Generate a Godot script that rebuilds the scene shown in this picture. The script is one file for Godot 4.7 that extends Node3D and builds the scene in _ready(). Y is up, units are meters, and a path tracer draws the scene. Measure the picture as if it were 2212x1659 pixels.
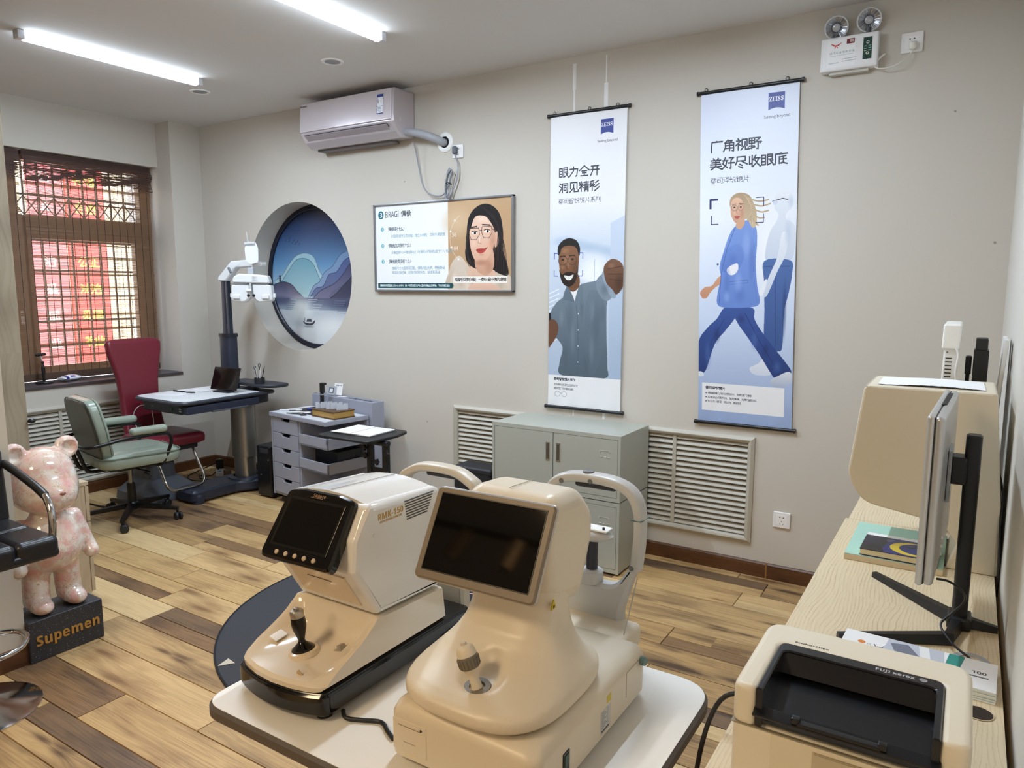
extends Node3D
# An optometry room: window wall at x = -5.555, back wall at z = 0, right wall at x = 0.118, metres, y up.

const XW := -5.555
const XR := 0.118
const CEIL := 2.864

func _ready():
	setup_view()
	build_shell()
	build_window()
	build_wall_things()
	build_refraction_corner()
	build_chairs()
	build_cabinets()
	build_bear_corner()
	build_instruments()
	build_desk()
	build_behind_camera()

func setup_view():
	var cam := Camera3D.new()
	cam.name = "camera"
	cam.fov = 2.0 * rad_to_deg(atan(829.5 / 1565.3))
	cam.near = 0.02
	cam.far = 200.0
	cam.basis = Basis(Vector3.UP, deg_to_rad(32.325)) * Basis(Vector3.RIGHT, deg_to_rad(-7.611)) * Basis(Vector3.BACK, deg_to_rad(0.117))
	cam.position = Vector3(0, 1.55, 3.8907)
	add_child(cam)
	cam.current = true
	var env := Environment.new()
	env.background_mode = Environment.BG_SKY
	var sky := Sky.new()
	var sm := ProceduralSkyMaterial.new()
	sm.sky_top_color = Color(0.74, 0.8, 0.9)
	sm.sky_horizon_color = Color(0.93, 0.95, 0.98)
	sm.ground_bottom_color = Color(0.5, 0.48, 0.45)
	sm.ground_horizon_color = Color(0.8, 0.8, 0.78)
	sm.sky_energy_multiplier = 3.6
	sm.ground_energy_multiplier = 2.0
	sky.sky_material = sm
	env.sky = sky
	env.tonemap_mode = Environment.TONE_MAPPER_LINEAR
	env.tonemap_exposure = 1.18
	env.sdfgi_enabled = true
	env.ssao_enabled = true
	env.ssil_enabled = true
	var we := WorldEnvironment.new()
	we.name = "world"
	we.environment = env
	add_child(we)
	var sun := DirectionalLight3D.new()
	sun.name = "sun"
	sun.light_color = Color(1.0, 0.95, 0.86)
	sun.light_energy = 7.0
	sun.light_angular_distance = 0.6
	sun.shadow_enabled = true
	sun.basis = Basis.looking_at(Vector3(-0.35, -0.8, -0.5).normalized(), Vector3.UP)
	add_child(sun)

# ---------------------------------------------------------------- helpers
var taken := {}
func numbered(n: String) -> String:
	if not taken.has(n):
		taken[n] = 0
		return n
	taken[n] += 1
	return "%s_%03d" % [n, taken[n]]

func thing(called: String, label: String, category: String, at := Vector3.ZERO, turn := 0.0, group := "") -> Node3D:
	var o := Node3D.new()
	o.name = numbered(called)
	add_child(o)
	o.position = at
	o.rotation.y = turn
	tag(o, label, category, group)
	return o

func tag(o: Node, label: String, category: String, group := ""):
	o.set_meta("label", label)
	o.set_meta("category", category)
	if group:
		o.set_meta("group", group)

func struct(o: Node, label := "", category := ""):
	o.set_meta("kind", "structure")
	if label:
		o.set_meta("label", label)
	if category:
		o.set_meta("category", category)

func lab(o: Node, label: String) -> Node:
	o.set_meta("label", label)
	return o

var mats := {}
func mat(col: Color, rough := 0.5, metal := 0.0, opt := {}) -> StandardMaterial3D:
	var key := str(col, rough, metal, opt)
	if mats.has(key):
		return mats[key]
	var m := StandardMaterial3D.new()
	m.albedo_color = col
	m.roughness = rough
	m.metallic = metal
	for k in opt:
		m.set(k, opt[k])
	mats[key] = m
	return m

func rgb(r: float, g: float, b: float) -> Color:
	return Color(r / 255.0, g / 255.0, b / 255.0)

var noises := {}
# a tiling grey relief made from noise, for bumps
func bump_tex(freq: float, seed_ := 1, octaves := 4) -> NoiseTexture2D:
	var key := str(freq, seed_, octaves)
	if noises.has(key):
		return noises[key]
	var n := FastNoiseLite.new()
	n.seed = seed_
	n.frequency = freq
	n.fractal_octaves = octaves
	var t := NoiseTexture2D.new()
	t.width = 512
	t.height = 512
	t.seamless = true
	t.noise = n
	noises[key] = t
	return t

# plain material with a fine relief, laid on without UVs
func relief(col: Color, rough: float, freq: float, scale: float, depth: float, metal := 0.0) -> StandardMaterial3D:
	var key := str("relief", col, rough, freq, scale, depth, metal)
	if mats.has(key):
		return mats[key]
	var m := StandardMaterial3D.new()
	m.albedo_color = col
	m.roughness = rough
	m.metallic = metal
	m.uv1_triplanar = true
	m.uv1_world_triplanar = true
	m.uv1_scale = Vector3.ONE * scale
	m.heightmap_enabled = true
	m.heightmap_texture = bump_tex(freq)
	m.heightmap_scale = depth
	mats[key] = m
	return m

# ---- triangle soup that becomes one mesh; faces run counter-clockwise here and are turned on commit
class G:
	var v := PackedVector3Array()
	var uv := PackedVector2Array()
	var t := Transform3D()
	var has_uv := false
	func at(p: Vector3, b := Basis()) -> G:
		t = Transform3D(b, p)
		return self
	func tri(a: Vector3, b: Vector3, c: Vector3):
		v.append(t * a); v.append(t * b); v.append(t * c)
		if has_uv:
			uv.append(Vector2.ZERO); uv.append(Vector2.ZERO); uv.append(Vector2.ZERO)
	func quad(a: Vector3, b: Vector3, c: Vector3, d: Vector3):
		tri(a, b, c)
		tri(a, c, d)
	func uvquad(a: Vector3, b: Vector3, c: Vector3, d: Vector3, r := Rect2(0, 0, 1, 1)):
		# a lower left, b lower right, c upper right, d upper left
		if not has_uv:
			has_uv = true
			while uv.size() < v.size():
				uv.append(Vector2.ZERO)
		var ua := Vector2(r.position.x, r.end.y)
		var ub := r.end
		var uc := Vector2(r.end.x, r.position.y)
		var ud := r.position
		for q in [[a, ua], [b, ub], [c, uc], [a, ua], [c, uc], [d, ud]]:
			v.append(t * q[0])
			uv.append(q[1])
	func fix(from: int):
		# turn the part added since FROM so that it encloses a positive volume
		var s := 0.0
		var o := v[from] if from < v.size() else Vector3.ZERO
		for i in range(from, v.size(), 3):
			s += (v[i] - o).dot((v[i + 1] - o).cross(v[i + 2] - o))
		if s < 0.0:
			for i in range(from, v.size(), 3):
				var x := v[i + 1]
				v[i + 1] = v[i + 2]
				v[i + 2] = x
				if has_uv:
					var y := uv[i + 1]
					uv[i + 1] = uv[i + 2]
					uv[i + 2] = y
	func box(c: Vector3, s: Vector3) -> G:
		var f := v.size()
		var h := s / 2.0
		var p := []
		for i in 8:
			p.append(c + Vector3(h.x if i & 1 else -h.x, h.y if i & 2 else -h.y, h.z if i & 4 else -h.z))
		quad(p[0], p[2], p[3], p[1]); quad(p[4], p[5], p[7], p[6])
		quad(p[0], p[4], p[6], p[2]); quad(p[1], p[3], p[7], p[5])
		quad(p[2], p[6], p[7], p[3]); quad(p[0], p[1], p[5], p[4])
		fix(f)
		return self
	func lohi(a: Vector3, b: Vector3) -> G:
		return box((a + b) / 2.0, (b - a).abs())
	# box with rounded edges
	func rbox(c: Vector3, s: Vector3, r := 0.005, seg := 1) -> G:
		var f := v.size()
		var h := s / 2.0
		r = minf(r, minf(h.x, minf(h.y, h.z)) * 0.999)
		var inner := h - Vector3.ONE * r
		for ax in 3:
			var b := (ax + 1) % 3
			var d := (ax + 2) % 3
			var lb := axis_steps(h[b], r, seg)
			var ld := axis_steps(h[d], r, seg)
			for sg in [-1.0, 1.0]:
				for i in lb.size() - 1:
					for j in ld.size() - 1:
						var q := []
						for k in [[i, j], [i + 1, j], [i + 1, j + 1], [i, j + 1]]:
							var p := Vector3.ZERO
							p[ax] = sg * h[ax]
							p[b] = lb[k[0]]
							p[d] = ld[k[1]]
							var n := p.clamp(-inner, inner)
							q.append(c + n + (p - n).normalized() * r)
						if sg > 0:
							quad(q[0], q[1], q[2], q[3])
						else:
							quad(q[3], q[2], q[1], q[0])
		return self
	func axis_steps(h: float, r: float, seg: int) -> Array:
		var out := []
		for i in seg + 1:
			out.append(-h + r * (1.0 - tan(PI / 4 * (1.0 - float(i) / seg))))
		for i in seg + 1:
			out.append(h - r * (1.0 - tan(PI / 4 * float(i) / seg)))
		return out
	# turned shape about the local y axis; profile from bottom to top as (radius, height)
	func lathe(prof: Array, segs := 24, a0 := 0.0, a1 := TAU) -> G:
		var f := v.size()
		for i in prof.size() - 1:
			var p: Vector2 = prof[i]
			var q: Vector2 = prof[i + 1]
			for k in segs:
				var u := a0 + (a1 - a0) * k / segs
				var w := a0 + (a1 - a0) * (k + 1) / segs
				var A := Vector3(p.x * cos(u), p.y, p.x * sin(u))
				var B := Vector3(p.x * cos(w), p.y, p.x * sin(w))
				var C := Vector3(q.x * cos(w), q.y, q.x * sin(w))
				var D := Vector3(q.x * cos(u), q.y, q.x * sin(u))
				if p.x > 1e-6:
					tri(A, B, C)
				if q.x > 1e-6:
					tri(A, C, D)
		if absf(a1 - a0 - TAU) < 1e-4:
			fix(f)
		return self
	func cyl(c: Vector3, r: float, h: float, segs := 20, bev := 0.0) -> G:
		var keep := t
		t = t * Transform3D(Basis(), c)
		if bev > 0:
			lathe([Vector2(0, -h / 2), Vector2(r - bev, -h / 2), Vector2(r, -h / 2 + bev), Vector2(r, h / 2 - bev), Vector2(r - bev, h / 2), Vector2(0, h / 2)], segs)
		else:
			lathe([Vector2(0, -h / 2), Vector2(r, -h / 2), Vector2(r, h / 2), Vector2(0, h / 2)], segs)
		t = keep
		return self
	# cylinder between two points
	func rod(a: Vector3, b: Vector3, r: float, segs := 10, r2 := -1.0) -> G:
		return tube([a, b], [r, r if r2 < 0 else r2], segs)
	# swept round tube through points; R a number or a list
	func tube(path: Array, R, segs := 8, closed := false) -> G:
		var f := v.size()
		var n := path.size()
		var rings := []
		var up := Vector3.ZERO
		for i in n:
			var a: Vector3 = path[(i - 1 + n) % n] if closed or i > 0 else path[0]
			var b: Vector3 = path[(i + 1) % n] if closed or i < n - 1 else path[n - 1]
			var d := (b - a).normalized()
			if up == Vector3.ZERO:
				up = d.cross(Vector3(0.31, 0.77, 0.55)).normalized()
			up = (up - d * up.dot(d)).normalized()
			var side := d.cross(up)
			var r: float = R[i] if R is Array else R
			var ring := []
			for k in segs:
				var w := TAU * k / segs
				ring.append(path[i] + (up * cos(w) + side * sin(w)) * r)
			rings.append(ring)
		if closed:
			rings.append(rings[0])
		skin(rings, not closed, not closed)
		fix(f)
		return self
	# skin through rings of points with equal counts
	func skin(rings: Array, cap0 := true, cap1 := true, loop := true) -> G:
		var f := v.size()
		for i in rings.size() - 1:
			var A: Array = rings[i]
			var B: Array = rings[i + 1]
			var n := A.size()
			for k in (n if loop else n - 1):
				var m := (k + 1) % n
				quad(A[k], A[m], B[m], B[k])
		if cap0:
			cap(rings[0], true)
		if cap1:
			cap(rings[-1], false)
		fix(f)
		return self
	func cap(ring: Array, rev: bool):
		var c := Vector3.ZERO
		for p in ring:
			c += p
		c /= ring.size()
		for k in ring.size():
			var m := (k + 1) % ring.size()
			if rev:
				tri(c, ring[m], ring[k])
			else:
				tri(c, ring[k], ring[m])
	# flat outline in local x, y pushed from z0 to z1, its edges rounded by bev
	func prism(poly: Array, z0: float, z1: float, bev := 0.0, steps := 1) -> G:
		var f := v.size()
		var pts := PackedVector2Array(poly)
		if Geometry2D.is_polygon_clockwise(pts):
			pts.reverse()
		var lay := []
		if bev > 0:
			for i in steps + 1:
				var a := PI / 2 * i / steps
				lay.append([inset(pts, bev * (1.0 - sin(a))) if i < steps else pts, bev * (1.0 - cos(a))])
		else:
			lay.append([pts, 0.0])
		var ins: PackedVector2Array = lay[0][0]
		var idx := Geometry2D.triangulate_polygon(ins)
		if idx.is_empty():
			idx = Geometry2D.triangulate_polygon(pts)
		if idx.is_empty():
			print("outline could not be filled: ", poly.size(), " points")
		for i in range(0, idx.size(), 3):
			var a := ins[idx[i]]
			var b := ins[idx[i + 1]]
			var c := ins[idx[i + 2]]
			if (b - a).cross(c - a) < 0:
				var x := b
				b = c
				c = x
			tri(Vector3(a.x, a.y, z1), Vector3(b.x, b.y, z1), Vector3(c.x, c.y, z1))
			tri(Vector3(a.x, a.y, z0), Vector3(c.x, c.y, z0), Vector3(b.x, b.y, z0))
		var rows := []
		for l in lay:
			rows.append([l[0], z0 + l[1]])
		for i in lay.size():
			var l: Array = lay[lay.size() - 1 - i]
			rows.append([l[0], z1 - l[1]])
		var n := pts.size()
		for i in rows.size() - 1:
			var A: PackedVector2Array = rows[i][0]
			var B: PackedVector2Array = rows[i + 1][0]
			var za: float = rows[i][1]
			var zb: float = rows[i + 1][1]
			for k in n:
				var m := (k + 1) % n
				quad(Vector3(A[k].x, A[k].y, za), Vector3(A[m].x, A[m].y, za), Vector3(B[m].x, B[m].y, zb), Vector3(B[k].x, B[k].y, zb))
		fix(f)
		return self
	func inset(p: PackedVector2Array, d: float) -> PackedVector2Array:
		var out := PackedVector2Array()
		var n := p.size()
		for i in n:
			var a := (p[i] - p[(i - 1 + n) % n]).normalized()
			var b := (p[(i + 1) % n] - p[i]).normalized()
			var na := Vector2(-a.y, a.x)
			var nb := Vector2(-b.y, b.x)
			var s := (na + nb)
			s = s / maxf(s.length_squared() / 2.0, 0.6)
			out.append(p[i] + s * d)
		return out
	func sphere(c: Vector3, r: Vector3, segs := 16, rings := 10) -> G:
		var f := v.size()
		var keep := t
		t = t * Transform3D(Basis.from_scale(r), c)
		var pr := []
		for i in rings + 1:
			var a := -PI / 2 + PI * i / rings
			pr.append(Vector2(maxf(cos(a), 0.0) if i > 0 and i < rings else 0.0, sin(a)))
		lathe(pr, segs)
		t = keep
		fix(f)
		return self
	# mesh of the zero level of a distance function
	func nets(lo: Vector3, hi: Vector3, cell: float, fn: Callable) -> G:
		var f := v.size()
		var n := Vector3i(((hi - lo) / cell).ceil()) + Vector3i.ONE
		var d := PackedFloat32Array()
		d.resize(n.x * n.y * n.z)
		var i := 0
		for z in n.z:
			for y in n.y:
				for x in n.x:
					d[i] = fn.call(lo + Vector3(x, y, z) * cell)
					i += 1
		var sx := 1
		var sy := n.x
		var sz := n.x * n.y
		var vert := {}
		for z in n.z - 1:
			for y in n.y - 1:
				for x in n.x - 1:
					var b := x + y * sy + z * sz
					var inside := 0
					for k in 8:
						if d[b + (k & 1) * sx + ((k >> 1) & 1) * sy + (k >> 2) * sz] < 0:
							inside += 1
					if inside == 0 or inside == 8:
						continue
					var sum := Vector3.ZERO
					var cnt := 0
					for e in [[0, 1], [2, 3], [4, 5], [6, 7], [0, 2], [1, 3], [4, 6], [5, 7], [0, 4], [1, 5], [2, 6], [3, 7]]:
						var p: int = e[0]
						var q: int = e[1]
						var dp := d[b + (p & 1) * sx + ((p >> 1) & 1) * sy + (p >> 2) * sz]
						var dq := d[b + (q & 1) * sx + ((q >> 1) & 1) * sy + (q >> 2) * sz]
						if (dp < 0) != (dq < 0):
							var P := Vector3(p & 1, (p >> 1) & 1, p >> 2)
							var Q := Vector3(q & 1, (q >> 1) & 1, q >> 2)
							sum += P.lerp(Q, dp / (dp - dq))
							cnt += 1
					vert[b] = lo + (Vector3(x, y, z) + sum / cnt) * cell
		for z in range(1, n.z - 1):
			for y in range(1, n.y - 1):
				for x in range(1, n.x - 1):
					var b := x + y * sy + z * sz
					var s0 := d[b] < 0
					for ax in 3:
						var st: int = [sx, sy, sz][ax]
						if s0 == (d[b + st] < 0):
							continue
						var u: int = [sy, sz, sx][ax]
						var w: int = [sz, sx, sy][ax]
						if not (vert.has(b) and vert.has(b - u) and vert.has(b - u - w) and vert.has(b - w)):
							continue
						if s0:
							quad(vert[b], vert[b - u], vert[b - u - w], vert[b - w])
						else:
							quad(vert[b], vert[b - w], vert[b - u - w], vert[b - u])
		fix(f)
		return self
	func mesh(angle := 40.0) -> ArrayMesh:
		var limit := cos(deg_to_rad(angle))
		var nf := v.size() / 3
		var fn := PackedVector3Array()
		fn.resize(nf)
		var where := {}
		for i in nf:
			var n := (v[i * 3 + 1] - v[i * 3]).cross(v[i * 3 + 2] - v[i * 3])
			fn[i] = n
			for k in 3:
				var key := Vector3i((v[i * 3 + k] * 20000.0).round())
				if where.has(key):
					where[key].append(i)
				else:
					where[key] = [i]
		var nn := PackedVector3Array()
		nn.resize(v.size())
		for i in nf:
			var me := fn[i].normalized()
			for k in 3:
				var s := Vector3.ZERO
				for j in where[Vector3i((v[i * 3 + k] * 20000.0).round())]:
					var o := fn[j]
					if me.dot(o) >= limit * o.length():
						s += o
				nn[i * 3 + k] = s.normalized() if s.length() > 1e-12 else me
		# clockwise for the engine
		for i in nf:
			var x := v[i * 3 + 1]
			v[i * 3 + 1] = v[i * 3 + 2]
			v[i * 3 + 2] = x
			x = nn[i * 3 + 1]
			nn[i * 3 + 1] = nn[i * 3 + 2]
			nn[i * 3 + 2] = x
			if has_uv:
				var y := uv[i * 3 + 1]
				uv[i * 3 + 1] = uv[i * 3 + 2]
				uv[i * 3 + 2] = y
		var a := []
		a.resize(Mesh.ARRAY_MAX)
		a[Mesh.ARRAY_VERTEX] = v
		a[Mesh.ARRAY_NORMAL] = nn
		if has_uv:
			a[Mesh.ARRAY_TEX_UV] = uv
		var m := ArrayMesh.new()
		m.add_surface_from_arrays(Mesh.PRIMITIVE_TRIANGLES, a)
		return m

func g() -> G:
	return G.new()

func put(called: String, shape: G, m: Material, parent: Node = null, angle := 40.0) -> MeshInstance3D:
	return put_mesh(called, shape.mesh(angle), m, parent)

func put_mesh(called: String, me: Mesh, m: Material, parent: Node = null) -> MeshInstance3D:
	var o := MeshInstance3D.new()
	o.mesh = me
	o.material_override = m
	if parent == null:
		o.name = numbered(called)
		add_child(o)
	else:
		o.name = called
		parent.add_child(o, true)
	return o

func vx(x: float, y: float, z: float) -> Vector3:
	return Vector3(x, y, z)

# smooth curve through points
func curve(pts: Array, per := 6, closed := false) -> Array:
	var out := []
	var n := pts.size()
	for i in (n if closed else n - 1):
		var a = pts[(i - 1 + n) % n] if closed or i > 0 else pts[0]
		var b = pts[i]
		var c = pts[(i + 1) % n]
		var d = pts[(i + 2) % n] if closed or i < n - 2 else pts[n - 1]
		for k in per:
			out.append(b.cubic_interpolate(c, a, d, float(k) / per))
	if not closed:
		out.append(pts[n - 1])
	return out

# outline of a rectangle with round corners, centre at c
func rrect(c: Vector2, s: Vector2, r: float, seg := 5) -> Array:
	var out := []
	for q in 4:
		var o: Vector2 = c + Vector2(s.x / 2 - r, s.y / 2 - r) * [Vector2(1, 1), Vector2(-1, 1), Vector2(-1, -1), Vector2(1, -1)][q]
		for i in seg + 1:
			var a := PI / 2 * (q + float(i) / seg)
			out.append(o + Vector2(cos(a), sin(a)) * r)
	return out

# polygon corners rounded by radius r (one radius or one for each corner)
func rounded(poly: Array, r, seg := 5) -> Array:
	var out := []
	var n := poly.size()
	for i in n:
		var p: Vector2 = poly[i]
		var a: Vector2 = poly[(i - 1 + n) % n]
		var b: Vector2 = poly[(i + 1) % n]
		var k: float = r[i] if r is Array else r
		if k <= 0.0:
			out.append(p)
			continue
		var da := (a - p).normalized()
		var db := (b - p).normalized()
		var half := acos(clampf(da.dot(db), -1, 1)) / 2
		var d := minf(k / maxf(tan(half), 0.05), minf(p.distance_to(a), p.distance_to(b)) * 0.49)
		for s in seg + 1:
			var t := float(s) / seg
			var q1 := (p + da * d).lerp(p, t)
			var q2 := p.lerp(p + db * d, t)
			out.append(q1.lerp(q2, t))
	return out

# superellipse ring in the plane y = const (or z = const)
func ring_y(c: Vector3, rx: float, rz: float, n := 28, e := 2.5) -> Array:
	var out := []
	for k in n:
		var a := TAU * k / n
		var x := signf(cos(a)) * pow(absf(cos(a)), 2.0 / e)
		var z := signf(sin(a)) * pow(absf(sin(a)), 2.0 / e)
		out.append(c + Vector3(x * rx, 0, z * rz))
	return out

func smin(a: float, b: float, k: float) -> float:
	var h := maxf(k - absf(a - b), 0.0) / k
	return minf(a, b) - h * h * k * 0.25

func sd_ell(p: Vector3, c: Vector3, r: Vector3) -> float:
	var q := (p - c) / r
	var k0 := q.length()
	var k1 := (q / r).length()
	return k0 * (k0 - 1.0) / maxf(k1, 1e-6)

func sd_cap(p: Vector3, a: Vector3, b: Vector3, ra: float, rb: float) -> float:
	var h := clampf((p - a).dot(b - a) / (b - a).length_squared(), 0.0, 1.0)
	return (p - a.lerp(b, h)).length() - lerpf(ra, rb, h)

func sd_box(p: Vector3, c: Vector3, h: Vector3, r: float) -> float:
	var q := (p - c).abs() - h + Vector3.ONE * r
	return q.max(Vector3.ZERO).length() + minf(maxf(q.x, maxf(q.y, q.z)), 0.0) - r

# ---------------------------------------------------------------- flat print: pictures computed for posters, signs and labels
class P:
	var im: Image
	var w: int
	var h: int
	var k := Vector2.ONE
	func _init(w_: int, h_: int, c: Color, units := Vector2.ZERO):
		w = w_
		h = h_
		im = Image.create(w, h, false, Image.FORMAT_RGB8)
		im.fill(c)
		k = Vector2(w, h) / units if units != Vector2.ZERO else Vector2.ONE
	func tex() -> ImageTexture:
		return ImageTexture.create_from_image(im)
	func rect(x: float, y: float, rw: float, rh: float, c: Color):
		im.fill_rect(Rect2i(roundi(x * k.x), roundi(y * k.y), maxi(1, roundi(rw * k.x)), maxi(1, roundi(rh * k.y))), c)
	func grad(y0: float, y1: float, a: Color, b: Color, x0 := 0.0, x1 := -1.0):
		var p := int(y0 * k.y)
		var q := int(y1 * k.y)
		var xa := int(x0 * k.x)
		var xb := w if x1 < 0 else int(x1 * k.x)
		for y in range(maxi(p, 0), mini(q, h)):
			im.fill_rect(Rect2i(xa, y, xb - xa, 1), a.lerp(b, float(y - p) / maxf(1.0, q - p)))
	# even-odd filled outlines in picture units
	func fill(rings: Array, c: Color, c2 = null):
		var lo := 1e9
		var hi := -1e9
		var es := []
		for r in rings:
			var n: int = r.size()
			for i in n:
				var a: Vector2 = r[i] * k
				var b: Vector2 = r[(i + 1) % n] * k
				lo = minf(lo, a.y)
				hi = maxf(hi, a.y)
				if absf(a.y - b.y) > 1e-6:
					es.append([a, b] if a.y < b.y else [b, a])
		var y0 := maxi(0, int(floor(lo)))
		var y1 := mini(h - 1, int(ceil(hi)))
		for y in range(y0, y1 + 1):
			var yc := y + 0.5
			var xs := []
			for e in es:
				var a: Vector2 = e[0]
				var b: Vector2 = e[1]
				if yc >= a.y and yc < b.y:
					xs.append(a.x + (b.x - a.x) * (yc - a.y) / (b.y - a.y))
			xs.sort()
			var col := c
			if c2 != null:
				col = c.lerp(c2, (yc - lo) / maxf(1.0, hi - lo))
			for i in range(0, xs.size() - 1, 2):
				var a := roundi(xs[i])
				var b := roundi(xs[i + 1])
				if b > a:
					im.fill_rect(Rect2i(a, y, b - a, 1), col)
	func poly(pts: Array, c: Color, c2 = null):
		fill([pts], c, c2)
	func ell(cx: float, cy: float, rx: float, ry: float, c: Color, rot := 0.0, c2 = null):
		var p := []
		for i in 40:
			var a := TAU * i / 40
			p.append(Vector2(cx, cy) + Vector2(cos(a) * rx, sin(a) * ry).rotated(rot))
		fill([p], c, c2)
	func line(pts: Array, wd: float, c: Color):
		for i in pts.size() - 1:
			var a: Vector2 = pts[i]
			var b: Vector2 = pts[i + 1]
			var d := (b - a)
			if d.length() < 1e-9:
				continue
			d = d.normalized() * wd / 2
			var n := Vector2(-d.y, d.x)
			fill([[a - d * 0.6 + n, b + d * 0.6 + n, b + d * 0.6 - n, a - d * 0.6 - n]], c)
	# soft patch of colour (airbrush in the print)
	func soft(cx: float, cy: float, rx: float, ry: float, c: Color, amount := 1.0):
		var x0 := maxi(0, int((cx - rx) * k.x))
		var x1 := mini(w - 1, int((cx + rx) * k.x))
		var y0 := maxi(0, int((cy - ry) * k.y))
		var y1 := mini(h - 1, int((cy + ry) * k.y))
		for y in range(y0, y1 + 1):
			for x in range(x0, x1 + 1):
				var d := Vector2((x / k.x - cx) / rx, (y / k.y - cy) / ry).length_squared()
				if d < 1.0:
					var f := (1.0 - d) * (1.0 - d) * amount
					im.set_pixel(x, y, im.get_pixel(x, y).lerp(c, f))

var fonts := {}
func font(bold := false, serif := false) -> SystemFont:
	if fonts.has([bold, serif]):
		return fonts[[bold, serif]]
	var f := SystemFont.new()
	fonts[[bold, serif]] = f
	f.font_names = ["Droid Serif" if serif else "Droid Sans"]
	f.font_weight = 700 if bold else 400
	return f

var ts := TextServerManager.get_primary_interface()
# Latin lettering from the outlines of a font; y is the base line; returns the width
func type(p: P, s: String, x: float, y: float, size: float, c: Color, bold := false, serif := false, stretch := 1.0, slant := 0.0) -> float:
	var rid: RID = font(bold, serif).get_rids()[0]
	var px := 64
	var pen := x
	for i in s.length():
		var ch := s.unicode_at(i)
		var gi := ts.font_get_glyph_index(rid, px, ch, 0)
		var d: Dictionary = ts.font_get_glyph_contours(rid, px, gi)
		var adv: float = ts.font_get_glyph_advance(rid, px, gi).x
		var rings := []
		var first := 0
		if d.has("points"):
			for last in d["contours"]:
				var raw := []
				for q in range(first, last + 1):
					raw.append(d["points"][q])
				first = last + 1
				rings.append(outline(raw, pen, y, size / px, stretch, slant))
			p.fill(rings, c)
		pen += adv * size / px * stretch
	return pen - x

func outline(raw: Array, ox: float, oy: float, k: float, stretch: float, slant: float) -> Array:
	# quadratic outlines: z is 1 on the curve and 0 (conic) off it
	var n := raw.size()
	var pts := []
	for i in n:
		var a: Vector3 = raw[i]
		var b: Vector3 = raw[(i + 1) % n]
		pts.append(a)
		if int(a.z) != 1 and int(b.z) != 1:
			pts.append(Vector3((a.x + b.x) / 2, (a.y + b.y) / 2, 1))
	var out := []
	n = pts.size()
	for i in n:
		var a: Vector3 = pts[i]
		if int(a.z) == 1:
			out.append(Vector2(a.x, a.y))
		else:
			var s: Vector3 = pts[(i - 1 + n) % n]
			var e: Vector3 = pts[(i + 1) % n]
			for q in [0.25, 0.5, 0.75]:
				var u := Vector2(s.x, s.y).lerp(Vector2(a.x, a.y), q)
				var w := Vector2(a.x, a.y).lerp(Vector2(e.x, e.y), q)
				out.append(u.lerp(w, q))
	for i in out.size():
		out[i] = Vector2(ox + (out[i].x * stretch - out[i].y * slant) * k, oy + out[i].y * k)
	return out

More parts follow.
